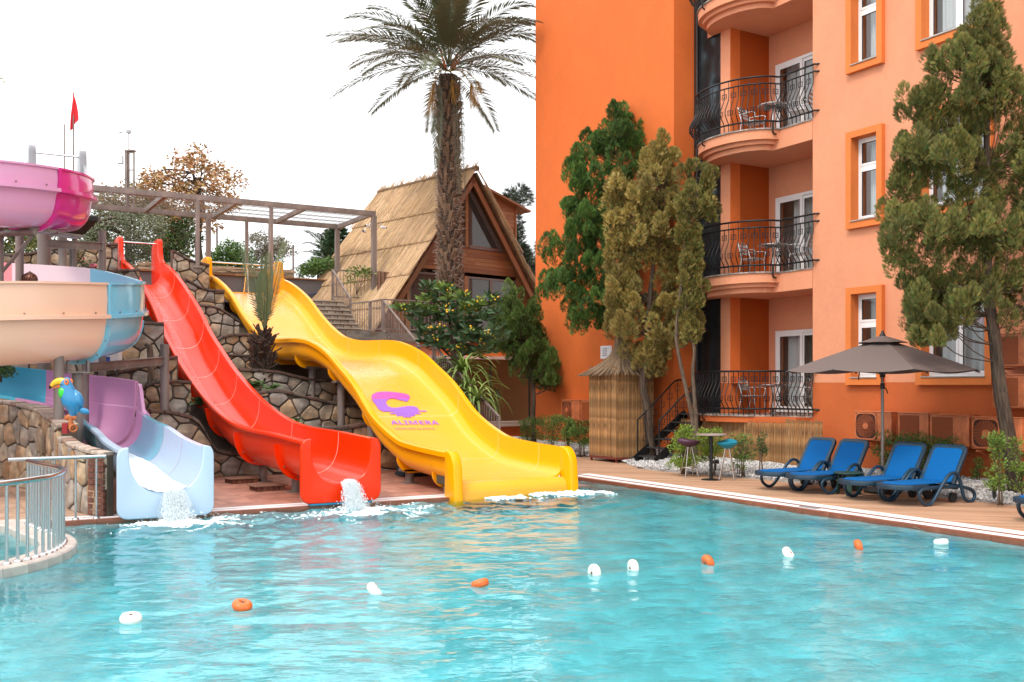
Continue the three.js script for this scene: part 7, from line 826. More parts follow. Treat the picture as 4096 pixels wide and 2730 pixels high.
broadleaf('leafy_shrub', 'bright green shrub behind the yellow start post', { d: 37, sd: 115, outline: [[830, 1060], [850, 1010], [900, 975], [960, 985], [1010, 1030], [1010, 1075], [830, 1085]], count: 50, r: 0.3, deep: 0.7, n: 4200, size: [0.08, 0.14], pal: [[0.08, 0.17, 0.025], [0.11, 0.22, 0.03], [0.05, 0.12, 0.02]], trunk: [[920, 1110], [922, 1050], [925, 1010]], tr: [0.08, 0.03] });
broadleaf('feathery_shrub', 'pale feathery shrub behind the tall poles', { d: 40, sd: 116, outline: [[980, 1050], [990, 960], [1040, 920], [1090, 960], [1120, 940], [1160, 1000], [1150, 1070], [980, 1075]], count: 60, r: 0.3, deep: 0.7, n: 3600, size: [0.08, 0.13], geo: longLeaf, pal: [[0.24, 0.22, 0.15], [0.18, 0.18, 0.11], [0.3, 0.24, 0.18]], trunk: [[1060, 1110], [1064, 1040], [1070, 980]], tr: [0.07, 0.03] });
broadleaf('leafy_shrub', 'bright green shrub spilling over the grey parapet near the hut', { d: 35.5, sd: 117, outline: [[1190, 1095], [1210, 1065], [1260, 1050], [1320, 1040], [1350, 1055], [1340, 1100], [1200, 1105]], count: 46, r: 0.22, deep: 0.5, n: 3600, size: [0.07, 0.12], pal: [[0.1, 0.2, 0.03], [0.07, 0.16, 0.025], [0.16, 0.26, 0.05]], trunk: [[1270, 1140], [1272, 1095], [1275, 1070]], tr: [0.05, 0.02] });
broadleaf('broadleaf_tree', 'yellow green tree showing through the spiral slide columns', { d: 36, sd: 118, outline: [[-60, 880], [40, 880], [80, 940], [160, 930], [240, 880], [240, 1030], [-60, 1040]], count: 60, r: 0.4, deep: 1.0, n: 4200, size: [0.1, 0.17], pal: [[0.2, 0.19, 0.03], [0.08, 0.14, 0.025], [0.28, 0.22, 0.03], [0.05, 0.1, 0.02]], trunk: [[98, 1090], [85, 1010], [60, 930]], tr: [0.15, 0.06] });
broadleaf('leafy_shrub', 'leafy shrub hanging over the stone wall below the peach section', { d: 19.6, sd: 119, outline: [[-30, 1500], [-20, 1440], [20, 1435], [45, 1460], [42, 1500], [-30, 1510]], count: 20, r: 0.12, deep: 0.2, n: 900, size: [0.05, 0.08], pal: [[0.09, 0.19, 0.03], [0.06, 0.13, 0.02]], trunk: [[0, 1530], [2, 1500], [5, 1470]], tr: [0.03, 0.012] });
{ // loquat with fruit
  seed(121); const g = thing('loquat_tree', 'loquat tree with big ribbed leaves and yellow fruit beside the stair railing', 'tree'), d = 25, L = [], C = [], F = [], FC = []; const ol = [[1740, 1125], [1800, 1115], [1850, 1150], [1880, 1200], [1960, 1190], [1990, 1230], [2010, 1300], [2010, 1400], [1960, 1420], [1880, 1440], [1780, 1400], [1700, 1390], [1660, 1330], [1600, 1280], [1590, 1240], [1660, 1210], [1700, 1150]];
  let k = 0, gd = 0; while (k < 125 && gd++ < 5000) { const x = rr(1585, 2015), y = rr(1110, 1445); if (!inPoly(x, y, ol)) continue; k++; const c = atD(x, y, d + rr(-0.9, 0.6)), ax = V(rr(-0.6, 0.6), rr(0.3, 1), rr(-0.6, 0.6)).normalize(), fresh = y < 1260 && rnd() < 0.4; for (let i = 0; i < 11; i++) { const a = i * 2.4, e = rr(0.5, 1.25), u = V(Math.cos(a) * e, rr(-0.35, 0.5), Math.sin(a) * e).add(ax.clone().multiplyScalar(0.4)); L.push(place(c.clone().add(u.clone().multiplyScalar(0.03)), facing(u, rr(-0.4, 0.4)), rr(0.18, 0.29))); C.push(tone(fresh ? [[0.11, 0.19, 0.035], [0.14, 0.22, 0.045]] : [[0.035, 0.08, 0.03], [0.05, 0.11, 0.036], [0.07, 0.13, 0.055]])); } if (rnd() < 0.3) for (let i = 0; i < 6; i++) { F.push(place(c.clone().add(V(rr(-0.09, 0.09), rr(0.02, 0.16), rr(-0.02, 0.16))), quat(0, 0, 0), rr(0.018, 0.028))); FC.push(rnd() < 0.55 ? [0.75, 0.4, 0.02] : [0.3, 0.36, 0.05]); } }
  scatter('crown', longLeaf, mat([1, 1, 1], 0.45, { transmission: 0.12, thickness: 0 }), L, g, C); scatter('fruit', new THREE.SphereGeometry(1, 8, 6), mat([1, 1, 1], 0.5), F, g, FC); const b = onY(1845, 1800, 0); mesh('trunk', taper([V(b.x, 0, b.z), atD(1835, 1600, d), atD(1815, 1430, d), atD(1800, 1300, d)], 0.1, 0.04), barkMat, g); for (const [x, y] of [[1660, 1270], [1720, 1200], [1830, 1180], [1900, 1260], [1980, 1330], [1880, 1390]]) mesh('limb', taper([atD(1818, 1440, d), atD((1818 + x) / 2, (1440 + y) / 2 + 10, d), atD(x, y, d)], 0.035, 0.012, 6), barkMat, g);
}
// privet shrubs in the gravel
function privet(label, pts, w, h, sd, pal = [[0.12, 0.21, 0.02], [0.17, 0.27, 0.03], [0.08, 0.15, 0.018]], lw = 0.35, n = 1100) { seed(sd); const g = thing('privet_shrub', label, 'shrub', [pts.x, pts.y, pts.z], 0, 'privet shrubs in the gravel'), cl = []; const m = 4 + Math.round(w * 4); for (let i = 0; i < m; i++) { const a = rr(0, 6.28), r = rr(0.02, 0.09), top = V(Math.cos(a) * w * rr(0.1, 0.5), h * rr(0.7, 0.98), Math.sin(a) * w * rr(0.1, 0.5)); mesh('stem', taper([V(Math.cos(a) * r, -0.05, Math.sin(a) * r), V(top.x * 0.4, h * 0.45, top.z * 0.4), top], 0.012, 0.004, 5), paleBark, g); for (let k = 0; k < 4; k++) cl.push({ c: V(top.x * rr(0.5, 1.1), lerp(h * lw, h, rr(0, 1)), top.z * rr(0.5, 1.1)), r: [w * rr(0.14, 0.24), h * rr(0.08, 0.15)] }); } leaves(g, cl, { n, size: [0.035, 0.06], pal, up: 0.5, name: 'foliage' }); return g; }
const gy = (px, py) => onY(px, py, 0.08);
[[2120, 1800, 0.7, 0.85, 'privet shrub farthest along the wall near the gym window'], [2200, 1806, 0.75, 0.9, 'privet shrub left of the fan grille air conditioner'], [2270, 1812, 0.6, 0.85, 'privet shrub below the fan grille air conditioner'], [2330, 1818, 0.55, 0.8, 'privet shrub touching the reed cabin']].forEach(([x, y, w, h, l], i) => privet(l, gy(x, y), w * 1.15, h, 130 + i, [[0.1, 0.19, 0.025], [0.16, 0.26, 0.03], [0.07, 0.13, 0.018]], 0.3, 2200));
privet('bushy lime green shrub behind the purple stool', gy(2735, 1888), 0.75, 0.88, 140, [[0.2, 0.3, 0.02], [0.28, 0.38, 0.035], [0.13, 0.22, 0.02]], 0.15, 3600); privet('lime green shrub behind the bar table column', gy(2850, 1892), 0.7, 0.82, 141, [[0.2, 0.3, 0.02], [0.28, 0.38, 0.035], [0.13, 0.22, 0.02]], 0.3, 2600); privet('green shrub right of the turquoise stool', gy(2965, 1896), 0.6, 0.72, 142, [[0.07, 0.14, 0.02], [0.14, 0.23, 0.03]], 0.15, 1300); privet('sparse young shrub in front of the long reed screen', gy(3040, 1900), 0.35, 0.75, 143, [[0.05, 0.1, 0.02], [0.08, 0.14, 0.03]], 0.5, 420);
privet('broad green shrub under the square grille air conditioners', V(15.2, 0.12, -12.4), 0.7, 0.78, 144, [[0.06, 0.13, 0.02], [0.1, 0.19, 0.025]], 0.3, 1700); privet('broad green shrub right of the umbrella pole', V(15.15, 0.12, -11.8), 0.7, 0.8, 145, [[0.06, 0.13, 0.02], [0.11, 0.2, 0.025]], 0.25, 1700); privet('green shrub behind the raised lounger backs', V(15.2, 0.12, -11.25), 0.65, 0.76, 146, [[0.06, 0.13, 0.02], [0.1, 0.19, 0.025]], 0.3, 1500); privet('small sprig shrub behind the fourth lounger back', gy(3915, 1945), 0.22, 0.45, 147, undefined, 0.3, 260); privet('tall lime green shrub at the foot of the leaning trunk', gy(4010, 2008), 0.55, 0.98, 148, [[0.14, 0.24, 0.02], [0.2, 0.3, 0.035], [0.1, 0.18, 0.02]], 0.15, 1700); privet('lime green shrub beyond the leaning trunk', gy(4100, 2000), 0.5, 0.95, 149, [[0.14, 0.24, 0.02], [0.2, 0.3, 0.035]], 0.2, 1400); privet('small shrub by the gym window sill beside the yellow slide', V(13.6, 0, -25.4), 0.7, 0.62, 150, [[0.14, 0.19, 0.03], [0.2, 0.24, 0.05]], 0.2, 1300);
// strap leaved yucca by the stair
function strapPlant(label, c, n, len, sd, pal, name = 'yucca_plant') { seed(sd); const g = thing(name, label, 'plant', [c.x, c.y, c.z]); for (let i = 0; i < n; i++) { const a = i * 2.4 + rr(-0.3, 0.3), e = lerp(1.35, 0.15, Math.pow(i / n, 0.8)), l = len * rr(0.75, 1.1), fs = []; for (let k = 0; k <= 7; k++) { const t = k / 7, el = e - t * t * (1.3 + (1.3 - e) * 0.4), r = l * t; const p = V(Math.cos(a) * r * Math.cos(lerp(e, el, 0.5)), r * Math.sin(lerp(e, el, 0.6)), Math.sin(a) * r * Math.cos(lerp(e, el, 0.5))); const w = 0.032 * (1 - Math.pow(t, 3)) + 0.002; fs.push({ p, x: V(-Math.sin(a), 0, Math.cos(a)), y: V(0, 1, 0), profile: [[-w, 0.008], [0, -0.004], [w, 0.008]] }); } mesh('leaf', sweep(fs[0].profile, fs, false, 1.5), mat(pick(pal), 0.55), g); } mesh('stem', new THREE.CylinderGeometry(0.04, 0.06, Math.max(0.1, c.y), 10).translate(0, -c.y / 2, 0), barkMat, g); return g; }
const yPal = [[0.13, 0.2, 0.035], [0.19, 0.27, 0.05], [0.1, 0.16, 0.03], [0.24, 0.3, 0.07]];
strapPlant('upper rosette of long yellow green strap leaves by the stair railing', atD(1850, 1490, 23.8), 46, 0.95, 161, yPal); strapPlant('lower rosette of bright strap leaves in front of the gym window', atD(1875, 1570, 23.2), 46, 0.85, 162, yPal); strapPlant('spiky drooping strap leaves hanging over the stair railing', atD(1905, 1610, 22.6), 30, 0.8, 163, yPal);
strapPlant('small agave rosette in the gravel under the iron staircase', onY(2553, 1843, 0.06), 18, 0.24, 164, [[0.05, 0.1, 0.06], [0.07, 0.13, 0.08]], 'agave_plant');
// palms
function frond(base, dir, L, droop, { leaf = 0.62, n = 72, w = 0.026, r = 0.022, vee = 0.6, fwd = 0.55, across }) {
  const side = across ? across.clone() : new THREE.Vector3().crossVectors(dir, V(0, 1, 0)); if (side.lengthSq() < 1e-4) side.set(1, 0, 0); side.normalize(); const at = (t) => base.clone().addScaledVector(dir, L * t * (1 - 0.12 * t * droop)).add(V(0, -droop * L * 0.42 * Math.pow(t, 2.1), 0)); const P = [], I = [], pts = []; for (let i = 0; i <= 10; i++) pts.push(at(i / 10)); const rach = G(taper(pts, r, 0.003, 4)), tri = (a, b, c) => { const o = P.length / 3; for (const q of [a, b, c]) P.push(q.x, q.y, q.z); I.push(o, o + 1, o + 2); };
  for (let i = 0; i < n; i++) { const t = 0.14 + 0.86 * i / n, p = at(t), d = at(Math.min(1, t + 0.02)).sub(at(t - 0.02)).normalize(), up = new THREE.Vector3().crossVectors(side, d).normalize(), len = leaf * (0.45 + 0.75 * Math.sin(Math.PI * Math.pow(t, 0.8))) * rr(0.85, 1.15); for (const s of [-1, 1]) { const out = side.clone().multiplyScalar(s).addScaledVector(up, vee * rr(0.5, 1.3) * (0.9 - 0.6 * t)).addScaledVector(d, fwd + 0.7 * t).add(V(0, -0.18, 0)).normalize(), tip = p.clone().addScaledVector(out, len), m = p.clone().addScaledVector(out, len * 0.45).add(V(0, 0.01, 0)), wv = d.clone().multiplyScalar(w); tri(p, m.clone().add(wv), m.clone().sub(wv)); tri(m.clone().sub(wv), m.clone().add(wv), tip.add(V(0, -len * 0.1, 0))); } }
  const g = new THREE.BufferGeometry(); g.setAttribute('position', new THREE.Float32BufferAttribute(P, 3)); g.setIndex(I); g.computeVertexNormals(); return join(rach, g);
}
const frondMats = [[0.12, 0.14, 0.07], [0.14, 0.155, 0.085], [0.1, 0.12, 0.06], [0.17, 0.18, 0.105]].map((c) => mat(c, 0.5, { transmission: 0.12, thickness: 0 }));
{ // tall date palm
  seed(171); const d = 31, g = thing('date_palm', 'tall date palm with shaggy trunk standing in front of the cedar hut', 'palm tree'), top = atD(1792, 265, d), base = atD(1800, 1545, d).setY(3.35), tc = new THREE.CatmullRomCurve3([base, atD(1798, 1150, d), atD(1796, 700, d), top.clone().add(V(0, -0.3, 0))]);
  mesh('trunk', (() => { const fs = [], m = 40; for (let i = 0; i <= m; i++) { const p = tc.getPointAt(i / m), r = 0.29 + 0.05 * Math.sin(i * 2.2) * 0.2; fs.push({ p, x: V(1, 0, 0), y: V(0, 0, 1), profile: Array.from({ length: 16 }, (_, k) => [Math.cos(k / 16 * 6.283) * r, Math.sin(k / 16 * 6.283) * r]) }); } return sweep(fs[0].profile, fs, true, 2); })(), mat([0.16, 0.115, 0.085], 0.95, { map: T.bark, bumpMap: T.barkBump, bumpScale: 0.04 }), g);
  const boot = join(rbox(0.1, 0.3, 0.045, 0.014, 0, 0.15, 0)), bm = [[0.38, 0.26, 0.18], [0.3, 0.2, 0.14], [0.45, 0.31, 0.21]].map((c) => mat(c, 0.85, { map: T.bark })); let nb = 0; for (let j = 0; j < 34 && nb < 290; j++) for (let k = 0; k < 9; k++) { const t = 0.02 + 0.96 * (j + (k % 2) * 0.5) / 34, p = tc.getPointAt(Math.min(t, 0.99)), a = k / 9 * 6.283 + j * 0.35, b = mesh('leaf_base', boot, pick(bm), g); b.position.set(p.x + Math.cos(a) * 0.28, p.y, p.z + Math.sin(a) * 0.28); b.quaternion.copy(new THREE.Quaternion().setFromAxisAngle(V(0, 1, 0), -a + Math.PI / 2)).multiply(quat(rr(0.2, 0.5), 0, rr(-0.3, 0.3))); b.scale.set(rr(0.8, 1.3), rr(0.8, 1.3), 1.2); nb++; }
  const fib = [], fc = [], fg = new THREE.BoxGeometry(0.012, 0.22, 0.004); for (let i = 0; i < 2600; i++) { const t = rr(0, 1), p = tc.getPointAt(t), a = rr(0, 6.283), r = rr(0.29, 0.4); fib.push(place(V(p.x + Math.cos(a) * r, p.y, p.z + Math.sin(a) * r), quat(rr(-0.4, 0.4), -a + rr(-0.5, 0.5), Math.PI / 2 + rr(-0.7, 0.7)), rr(0.6, 1.3))); const k = rr(0.6, 1.3); fc.push([0.27 * k, 0.2 * k, 0.16 * k]); } scatter('trunk_fibre', fg, mat([1, 1, 1], 0.9), fib, g, fc);
  const fr = (az, el, L, dr, o = {}) => { const dir = V(Math.cos(az) * Math.cos(el), Math.sin(el), Math.sin(az) * Math.cos(el)); mesh('frond', frond(top.clone().add(V(dir.x * 0.1, rr(-0.15, 0.15), dir.z * 0.1)), dir, L, dr, o), pick(frondMats), g); };
  for (let i = 0; i < 6; i++) fr(i * 1.05 + rr(-0.2, 0.2), rr(1.1, 1.45), rr(3.4, 4.0), rr(0.1, 0.3)); for (let i = 0; i < 13; i++) fr(i * 0.483 + rr(-0.12, 0.12), rr(0.75, 1.0), rr(4.3, 4.8), rr(0.65, 0.95)); for (let i = 0; i < 18; i++) fr(i * 0.349 + 0.2 + rr(-0.1, 0.1), rr(0.35, 0.65), rr(4.1, 4.6), rr(0.6, 0.85)); for (let i = 0; i < 9; i++) fr(i * 0.698 + 0.1, rr(-0.05, 0.25), rr(3.3, 3.9), rr(0.55, 0.8)); for (const azw of [0.25, 1.35, 2.75, 4.4]) { const az = azw, b0 = top.clone().add(V(Math.cos(az) * 0.36, -0.35, Math.sin(az) * 0.36)); mesh('frond', frond(b0, V(Math.cos(az) * 0.05, -1, Math.sin(az) * 0.05).normalize(), rr(2.6, 4.3), 0.02, { leaf: 0.36, n: 46, vee: 0.5, w: 0.018 }), pick(frondMats), g); }
  const bunch = (az, out, drop, c) => { const P0 = top.clone().add(V(0, -0.15, 0)), S = []; const e = V(Math.cos(az) * out, -drop * 0.3, Math.sin(az) * out); mesh('fruit_stalk', taper([P0, P0.clone().add(e.clone().multiplyScalar(0.55)).add(V(0, 0.2, 0)), P0.clone().add(e)], 0.02, 0.012, 5), mat([0.4, 0.26, 0.04], 0.6), g); for (let i = 0; i < 46; i++) { const a = P0.clone().add(e), b = a.clone().add(V(Math.cos(az) * 0.12 + rr(-0.16, 0.16), -drop * rr(0.45, 0.75), Math.sin(az) * 0.12 + rr(-0.16, 0.16))); S.push(tube([a, a.clone().lerp(b, 0.4).add(V(rr(-0.03, 0.03), 0.08, rr(-0.03, 0.03))), b], 0.005, 6, 3)); } mesh('flower_strands', S, mat(c, 0.6), g).userData.kind = 'stuff'; };
  bunch(0.5, 0.7, 1.2, [0.62, 0.34, 0.04]); bunch(2.9, 0.55, 1.5, [0.4, 0.22, 0.04]); bunch(0.1, 0.95, 0.6, [0.6, 0.38, 0.05]); bunch(1.6, 0.3, 1.1, [0.48, 0.27, 0.04]); for (const [az, c] of [[0.3, [0.45, 0.14, 0.02]], [2.6, [0.42, 0.12, 0.02]], [1.2, [0.3, 0.12, 0.05]], [3.4, [0.22, 0.1, 0.06]]]) mesh('spathe', taper([top.clone().add(V(Math.cos(az) * 0.15, -0.1, Math.sin(az) * 0.15)), top.clone().add(V(Math.cos(az) * 0.32, 0.2, Math.sin(az) * 0.32)), top.clone().add(V(Math.cos(az) * 0.6, 0.5, Math.sin(az) * 0.6))], 0.045, 0.006, 6), mat(c, 0.55), g);
}
{ // young palm between the slides
  seed(181); const d = 23.2, g = thing('young_palm', 'young palm with stiff upright fronds and scruffy trunk between the two slides', 'palm tree'), top = atD(1058, 1330, d), base = atD(1050, 1548, d); mesh('trunk', lathe([[0.11, 0], [0.17, 0.3], [0.21, 0.6], [0.19, 0.95], [0.1, 1.25], [0.03, 1.36]], 16).translate(base.x, base.y - 0.05, base.z), mat([0.09, 0.06, 0.045], 0.95, { map: T.bark, bumpMap: T.barkBump, bumpScale: 0.04 }), g);
  const boot = rbox(0.05, 0.26, 0.025, 0.008, 0, 0.13, 0), bm = [[0.13, 0.085, 0.065], [0.18, 0.12, 0.09], [0.09, 0.06, 0.05]].map((c) => mat(c, 0.9, { map: T.bark })); const prof = curve([[0, 0.12], [0.3, 0.17], [0.6, 0.21], [0.95, 0.18], [1.3, 0.07]]); for (let i = 0; i < 190; i++) { const y = rr(0.05, 1.25), a = rr(0, 6.283), r = prof(y), b = mesh('leaf_base', boot, pick(bm), g); b.position.set(base.x + Math.cos(a) * r, base.y + y, base.z + Math.sin(a) * r); b.quaternion.copy(new THREE.Quaternion().setFromAxisAngle(V(0, 1, 0), -a + Math.PI / 2)).multiply(quat(rr(0.2, 1.1), 0, rr(-0.5, 0.5))); b.scale.setScalar(rr(0.6, 1.2)); }
  const R = V(CO, 0, SI); for (const [lean, l, dr, dep] of [[-0.27, 2.35, 0.12, 0.1], [-0.13, 1.5, 0.03, 0.25], [0.02, 1.8, 0.05, -0.12], [0.2, 2.2, 0.06, 0.05], [0.12, 1.9, 0.05, -0.25]]) { const dir = V(0, 1, 0).addScaledVector(R, lean).add(V(SI * dep, 0, -CO * dep)).normalize(); mesh('frond', frond(top, dir, l, dr, { leaf: 0.27, n: 32, w: 0.024, vee: 0.25, fwd: 0.95, across: R.clone().applyAxisAngle(V(0, 1, 0), rr(-0.5, 0.5)) }), mat([[0.07, 0.1, 0.035], [0.1, 0.13, 0.05], [0.06, 0.085, 0.03]][Math.floor(rnd() * 3)], 0.55), g); }
}
const farPalm = (label, px, py, d, L, sd, n = 20) => { seed(sd); const g = thing('distant_palm', label, 'palm tree', [0, 0, 0], 0, 'distant palms'), top = atD(px, py, d); for (let i = 0; i < n; i++) { const az = i / n * 6.283 * 1.618, el = rr(-0.1, 1.2), dir = V(Math.cos(az) * Math.cos(el), Math.sin(el), Math.sin(az) * Math.cos(el)); mesh('frond', frond(top, dir, L * rr(0.85, 1.1), rr(0.5, 0.9), { leaf: 0.45, n: 36, w: 0.03, r: 0.03 }), mat(pick([[0.16, 0.18, 0.12], [0.2, 0.21, 0.15], [0.13, 0.16, 0.09]]), 0.6), g); } mesh('trunk', rod(V(top.x, 4, top.z), top, 0.22, 0.2, 12), barkMat, g); };
farPalm('distant grey green palm left of the thatched roof', 1330, 1050, 44, 2.4, 191); farPalm('distant palm crown peeking out right of the hut', 2150, 1040, 48, 2.2, 192, 14);
{ seed(201); const d = 42, g = thing('norfolk_pine', 'tiered dark green araucaria beside the thatched roof', 'tree'), x = 1352, L = [], C = [], W = []; for (let j = 0; j < 11; j++) { const y = 912 + j * 15, r = 0.18 + j * 0.105, c = atD(x, y, d); for (let k = 0; k < 9; k++) { const a = k / 9 * 6.283 + j, e = V(c.x + Math.cos(a) * r, c.y + 0.12 * r, c.z + Math.sin(a) * r); W.push(rod(c, e, 0.02, 0.008, 4)); for (let i = 0; i < 26; i++) { const t = rr(0.15, 1); L.push(place(c.clone().lerp(e, t), facing(V(Math.cos(a) + rr(-0.7, 0.7), 0.45, Math.sin(a) + rr(-0.7, 0.7)), rr(0, 6.28)), rr(0.16, 0.26))); C.push(tone([[0.03, 0.075, 0.025], [0.045, 0.1, 0.03]])); } } } scatter('crown', sprayGeo, sprayMat, L, g, C); mesh('branches', W, twigMat, g).userData.kind = 'stuff'; mesh('trunk', taper([atD(x, 1130, d), atD(x, 1000, d), atD(x, 905, d)], 0.1, 0.02, 6), barkMat, g); }
// small plants in the beds
{ seed(211); const g = thing('rose_bush', 'rose bush with a pink bloom against the upper stone wall', 'plant'), d = 26.4, b = atD(345, 1130, d), cl = []; for (const [x, y] of [[320, 1010], [345, 1060], [372, 1072], [385, 1100], [330, 1090], [318, 1040]]) { const t = atD(x, y, d); mesh('stem', taper([b, b.clone().lerp(t, 0.5).add(V(0, 0.05, 0)), t], 0.012, 0.005, 5), twigMat, g); cl.push({ c: t, r: [0.2, 0.16] }); } leaves(g, cl, { n: 420, size: [0.06, 0.09], pal: [[0.07, 0.12, 0.04], [0.1, 0.16, 0.05]], name: 'foliage' }); const f = atD(371, 1066, d - 0.2); for (let i = 0; i < 9; i++) { const a = i * 2.4, r = 0.02 + 0.008 * i; mesh('petal', new THREE.SphereGeometry(0.055, 8, 6, 0, 3.1).scale(1, 0.9, 0.35).rotateY(a).translate(f.x + Math.cos(a) * r * 0.7, f.y + 0.004 * i, f.z + Math.sin(a) * r * 0.7), mat([0.7, 0.2, 0.26], 0.6), g); } const r2 = atD(333, 1034, d - 0.1); mesh('bud', new THREE.SphereGeometry(0.03, 8, 6).scale(0.8, 1.3, 0.8).translate(r2.x, r2.y, r2.z), mat([0.5, 0.02, 0.04], 0.6), g); }
const grassBlade = (() => { const g = new THREE.BufferGeometry(); g.setAttribute('position', new THREE.Float32BufferAttribute([-0.012, 0, 0, 0.012, 0, 0, 0.006, 0.6, 0.08, -0.006, 0.6, 0.08, 0, 1, 0.26], 3)); g.setIndex([0, 1, 2, 0, 2, 3, 3, 2, 4]); g.computeVertexNormals(); return g; })();
{ seed(221); const L = [], C = []; for (let i = 0; i < 2600; i++) { const x = rr(1.4, 4.3), z = rr(-24.0, -23.0), y = 1.84; L.push(place(V(x, y, z), quat(rr(-0.4, 0.4), rr(0, 6.28), rr(-0.3, 0.3)), rr(0.12, 0.34))); C.push(tone([[0.09, 0.15, 0.03], [0.14, 0.2, 0.05], [0.2, 0.2, 0.09]])); } for (const [x0, x1, z0, z1, y, n] of [[6.1, 7.0, -22.6, -21.7, 1.3, 260], [3.6, 4.5, -22.2, -21.6, 1.6, 250], [6.1, 7.0, -29.9, -29.0, 4.4, 200]]) for (let i = 0; i < n; i++) { L.push(place(V(rr(x0, x1), y, rr(z0, z1)), quat(rr(-0.4, 0.4), rr(0, 6.28), rr(-0.3, 0.3)), rr(0.1, 0.26))); C.push(tone([[0.09, 0.15, 0.03], [0.14, 0.19, 0.05]])); } const o = scatter('grass', grassBlade, leafMat, L, null, C); o.userData.label = 'wild grass in the stone terraces'; o.userData.category = 'grass';
  for (const [px, py, l] of [[415, 1501, 'single yellow flower, left of the two in the grass bed'], [431, 1501, 'single yellow flower, right of the two in the grass bed']]) { const p = atD(px, py, 21.9), f = thing('yellow_flower', l, 'flower', [p.x, p.y, p.z], 0, 'yellow flowers'); for (let i = 0; i < 6; i++) mesh('petal', new THREE.SphereGeometry(0.02, 8, 6).scale(1.2, 0.5, 0.8).translate(0.022, 0, 0).rotateY(i * 1.047), mat([0.8, 0.5, 0.01], 0.6), f); mesh('stem', rod(V(0, -0.2, 0), V(0, 0, 0), 0.004), mat([0.08, 0.14, 0.03], 0.7), f); } }
{ const mk = (label, px, py, d, n, l, sd, pal) => { seed(sd); const p = atD(px, py, d), g = thing('fern_plant', label, 'plant', [p.x, p.y, p.z]); for (let i = 0; i < n; i++) { const a = i * 2.4, e = rr(0.3, 1.1); mesh('frond', frond(V(0, 0, 0), V(Math.cos(a) * Math.cos(e), Math.sin(e), Math.sin(a) * Math.cos(e)), l * rr(0.7, 1.1), 0.9, { leaf: l * 0.22, n: 14, w: 0.012, r: 0.005, vee: 0.1 }), mat(pick(pal), 0.6), g); } }; const pl = [[0.05, 0.11, 0.02], [0.08, 0.15, 0.03]]; mk('green fern at the foot of the young palm', 1010, 1555, 22.6, 26, 0.5, 231, pl); mk('small fern tuft right of the young palm trunk', 1090, 1560, 22.6, 12, 0.36, 232, pl); mk('tiny fern growing on the lower tier wall', 1190, 1690, 20.6, 9, 0.22, 233, pl); mk('dark fern beside the lower red slide flank', 800, 1625, 20.8, 16, 0.45, 234, [[0.03, 0.07, 0.02], [0.05, 0.09, 0.025]]); }
{ seed(241); const g = thing('dead_stump', 'bare dead tree stump with jagged top on the stone terrace', 'stump'), d = 20.6; mesh('trunk', taper([atD(603, 1600, d), atD(604, 1500, d), atD(600, 1420, d), atD(598, 1380, d)], 0.075, 0.06, 10), paleBark, g); mesh('broken_top', taper([atD(598, 1385, d), atD(588, 1378, d), atD(578, 1384, d)], 0.05, 0.02, 8), paleBark, g); mesh('side_stub', taper([atD(606, 1520, d), atD(614, 1505, d), atD(616, 1490, d)], 0.03, 0.015, 6), paleBark, g); }
{ seed(251); const g = thing('potted_vine', 'young vine with string lights inside the platform railing', 'plant'), d = 32, b = atD(1425, 1180, d), cl = []; for (const [x, y] of [[1410, 1090], [1440, 1080], [1400, 1120], [1455, 1100], [1475, 1090]]) { const t = atD(x, y, d); mesh('stem', taper([b, b.clone().lerp(t, 0.5).add(V(0.05, 0.1, 0)), t], 0.012, 0.006, 5), twigMat, g); cl.push({ c: t, r: [0.2, 0.12] }); } leaves(g, cl, { n: 240, size: [0.09, 0.15], pal: [[0.13, 0.2, 0.04], [0.2, 0.27, 0.06]], name: 'foliage' }); }
{ seed(261); const g = thing('overhanging_twig', 'single leafy twig tip hanging in the sky at the frame edge', 'branch'), p = atD(8, 315, 9); mesh('twig', taper([p.clone().add(V(-0.6, 0.16, -0.3)), p.clone().add(V(-0.2, 0.03, -0.1)), p], 0.004, 0.002, 5), twigMat, g); const L = [], C = []; for (let i = 0; i < 6; i++) { L.push(place(p.clone().add(V(rr(-0.03, 0.01), rr(-0.02, 0.015), 0)), facing(V(rr(-0.3, 0.8), rr(-0.7, 0.3), 0.3), rr(0, 6)), rr(0.03, 0.045))); C.push(tone([[0.3, 0.24, 0.08]])); } scatter('leaves', leafGeo, leafMat, L, g, C); }
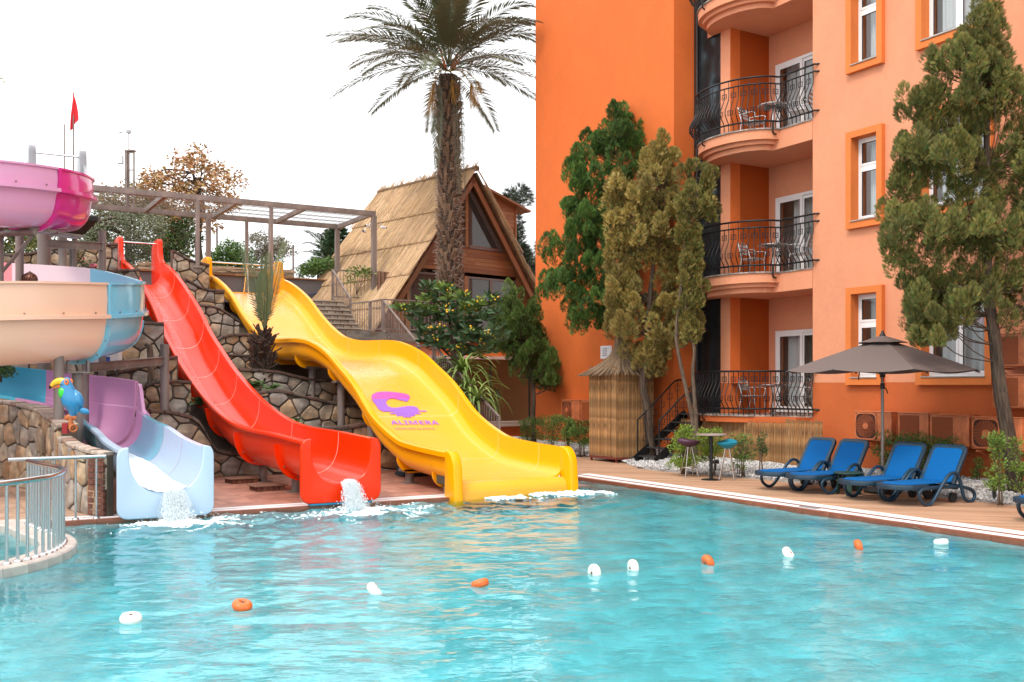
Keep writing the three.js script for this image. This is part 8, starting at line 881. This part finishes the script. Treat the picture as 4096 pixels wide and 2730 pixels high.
// ---------- falling and foaming water ----------
{
  const drop = new THREE.IcosahedronGeometry(1, 1), white = mat([0.9, 0.95, 0.97], 0.25, { transmission: 0.35, thickness: 0 }), y = POOL.water;
  const splash = (name, label, x, z, y0, spread, run, n, sd, wide = 0.1) => { seed(sd); const g = thing(name, label, 'splash', [0, 0, 0], 0, 'splashes below the slide exits'), L = [];
    // the falling stream: a ragged sheet and a spray of drops round it
    { const nu = 26, nv = 26, P = [], I = []; for (let k = 0; k <= nv; k++) for (let q = 0; q <= nu; q++) { const t = k / nv, u = q / nu * 2 - 1; P.push(x + u * wide * (0.75 + 0.35 * t) + 0.02 * (fbm(q, k * 0.5, sd, 2) - 0.5), lerp(y0, y - 0.05, t * t) + 0.05 * (1 - u * u) * (1 - t) + 0.02 * (fbm(q * 0.9, k * 0.6, sd + 3, 3) - 0.5), z - 0.05 + (run + 0.08) * t + 0.06 * (1 - u * u) + 0.05 * (fbm(q * 0.7, k * 0.35, sd + 7, 3) - 0.5)); } for (let k = 0; k < nv; k++) for (let q = 0; q < nu; q++) { const a = k * (nu + 1) + q; I.push(a, a + nu + 1, a + 1, a + 1, a + nu + 1, a + nu + 2); } const sg = new THREE.BufferGeometry(); sg.setAttribute('position', new THREE.Float32BufferAttribute(P, 3)); sg.setIndex(I); sg.computeVertexNormals(); mesh('water_sheet', G(sg), mat([0.88, 0.94, 0.97], 0.12, { transmission: 0.6, thickness: 0, ior: 1.33 }), g); }
    for (let i = 0; i < n * 3; i++) { const t = Math.pow(rnd(), 0.7), w = wide * (0.6 + 0.9 * t) * (rr(-1, 1) + rr(-1, 1)) * 0.62; L.push(place(V(x + w, lerp(y0, y, t * t) + rr(-0.01, 0.05), z + 0.03 + run * t + rr(-0.04, 0.07)), quat(rr(-0.3, 0.3), rr(0, 6), 0), V(rr(0.0015, 0.0045), rr(0.004, 0.016), rr(0.0015, 0.0045)))); }
    scatter('falling_water', drop, white, L, g); const F = []; for (let i = 0; i < n * 3; i++) { const r = Math.abs(rr(-1, 1) + rr(-1, 1) + rr(-1, 1)) / 1.7 * spread, a = rr(0, 6.283), px = x + 0.1 + Math.cos(a) * r * 1.0, pz = z + run + 0.25 + Math.sin(a) * r * 0.8; if (pz < POOL.z0 + 0.05) continue; const q = fbm(px * 5, pz * 5, sd, 3); if (q < 0.36 + 0.28 * r / spread) continue; F.push(place(V(px, y + ripple(px, pz) + 0.004 + 0.05 * Math.exp(-r * 9) * rnd(), pz), quat(0, rr(0, 6), 0), V(rr(0.006, 0.026), rr(0.003, 0.009), rr(0.006, 0.018)))); } scatter('foam', drop, foamMat, F, g); const S = []; for (let i = 0; i < 130; i++) { const a = rr(0, 6.283), r = rr(0.05, spread * 0.6); S.push(place(V(x + Math.cos(a) * r, y + rr(0.02, 0.22) * (1 - r / spread), z + run + 0.1 + Math.abs(Math.sin(a)) * r), quat(0, 0, 0), rr(0.003, 0.008))); } scatter('droplets', drop, white, S, g); };
  splash('water_splash', 'white splash where the pale blue flume empties into the pool', 2.86, -14.4, 0.34, 1.0, 0.28, 1700, 301, 0.15);
  splash('water_splash', 'white splash falling from the red slide exit', 5.42, -14.38, 0.34, 1.1, 0.3, 1700, 302, 0.13);
  { seed(303); const g = thing('water_splash', 'line of foam along the foot of the yellow slide', 'splash', [0, 0, 0], 0, 'splashes below the slide exits'), F = []; for (let i = 0; i < 2600; i++) { const t = rnd(), px = lerp(7.75, 10.1, t), pz = -14.28 + Math.abs(rr(-1, 1) * rr(0, 1)) * 0.42; if (fbm(px * 4, pz * 6, 9, 3) < 0.46) continue; F.push(place(V(px, y + ripple(px, pz) + 0.02 * rnd() + 0.05 * Math.exp(-Math.pow((px - 9.2) * 2, 2)) * rnd(), pz), quat(0, rr(0, 6), 0), V(rr(0.012, 0.045), rr(0.005, 0.02), rr(0.01, 0.03)))); } scatter('foam', drop, foamMat, F, g); }
}
renderer.render(scene, camera);
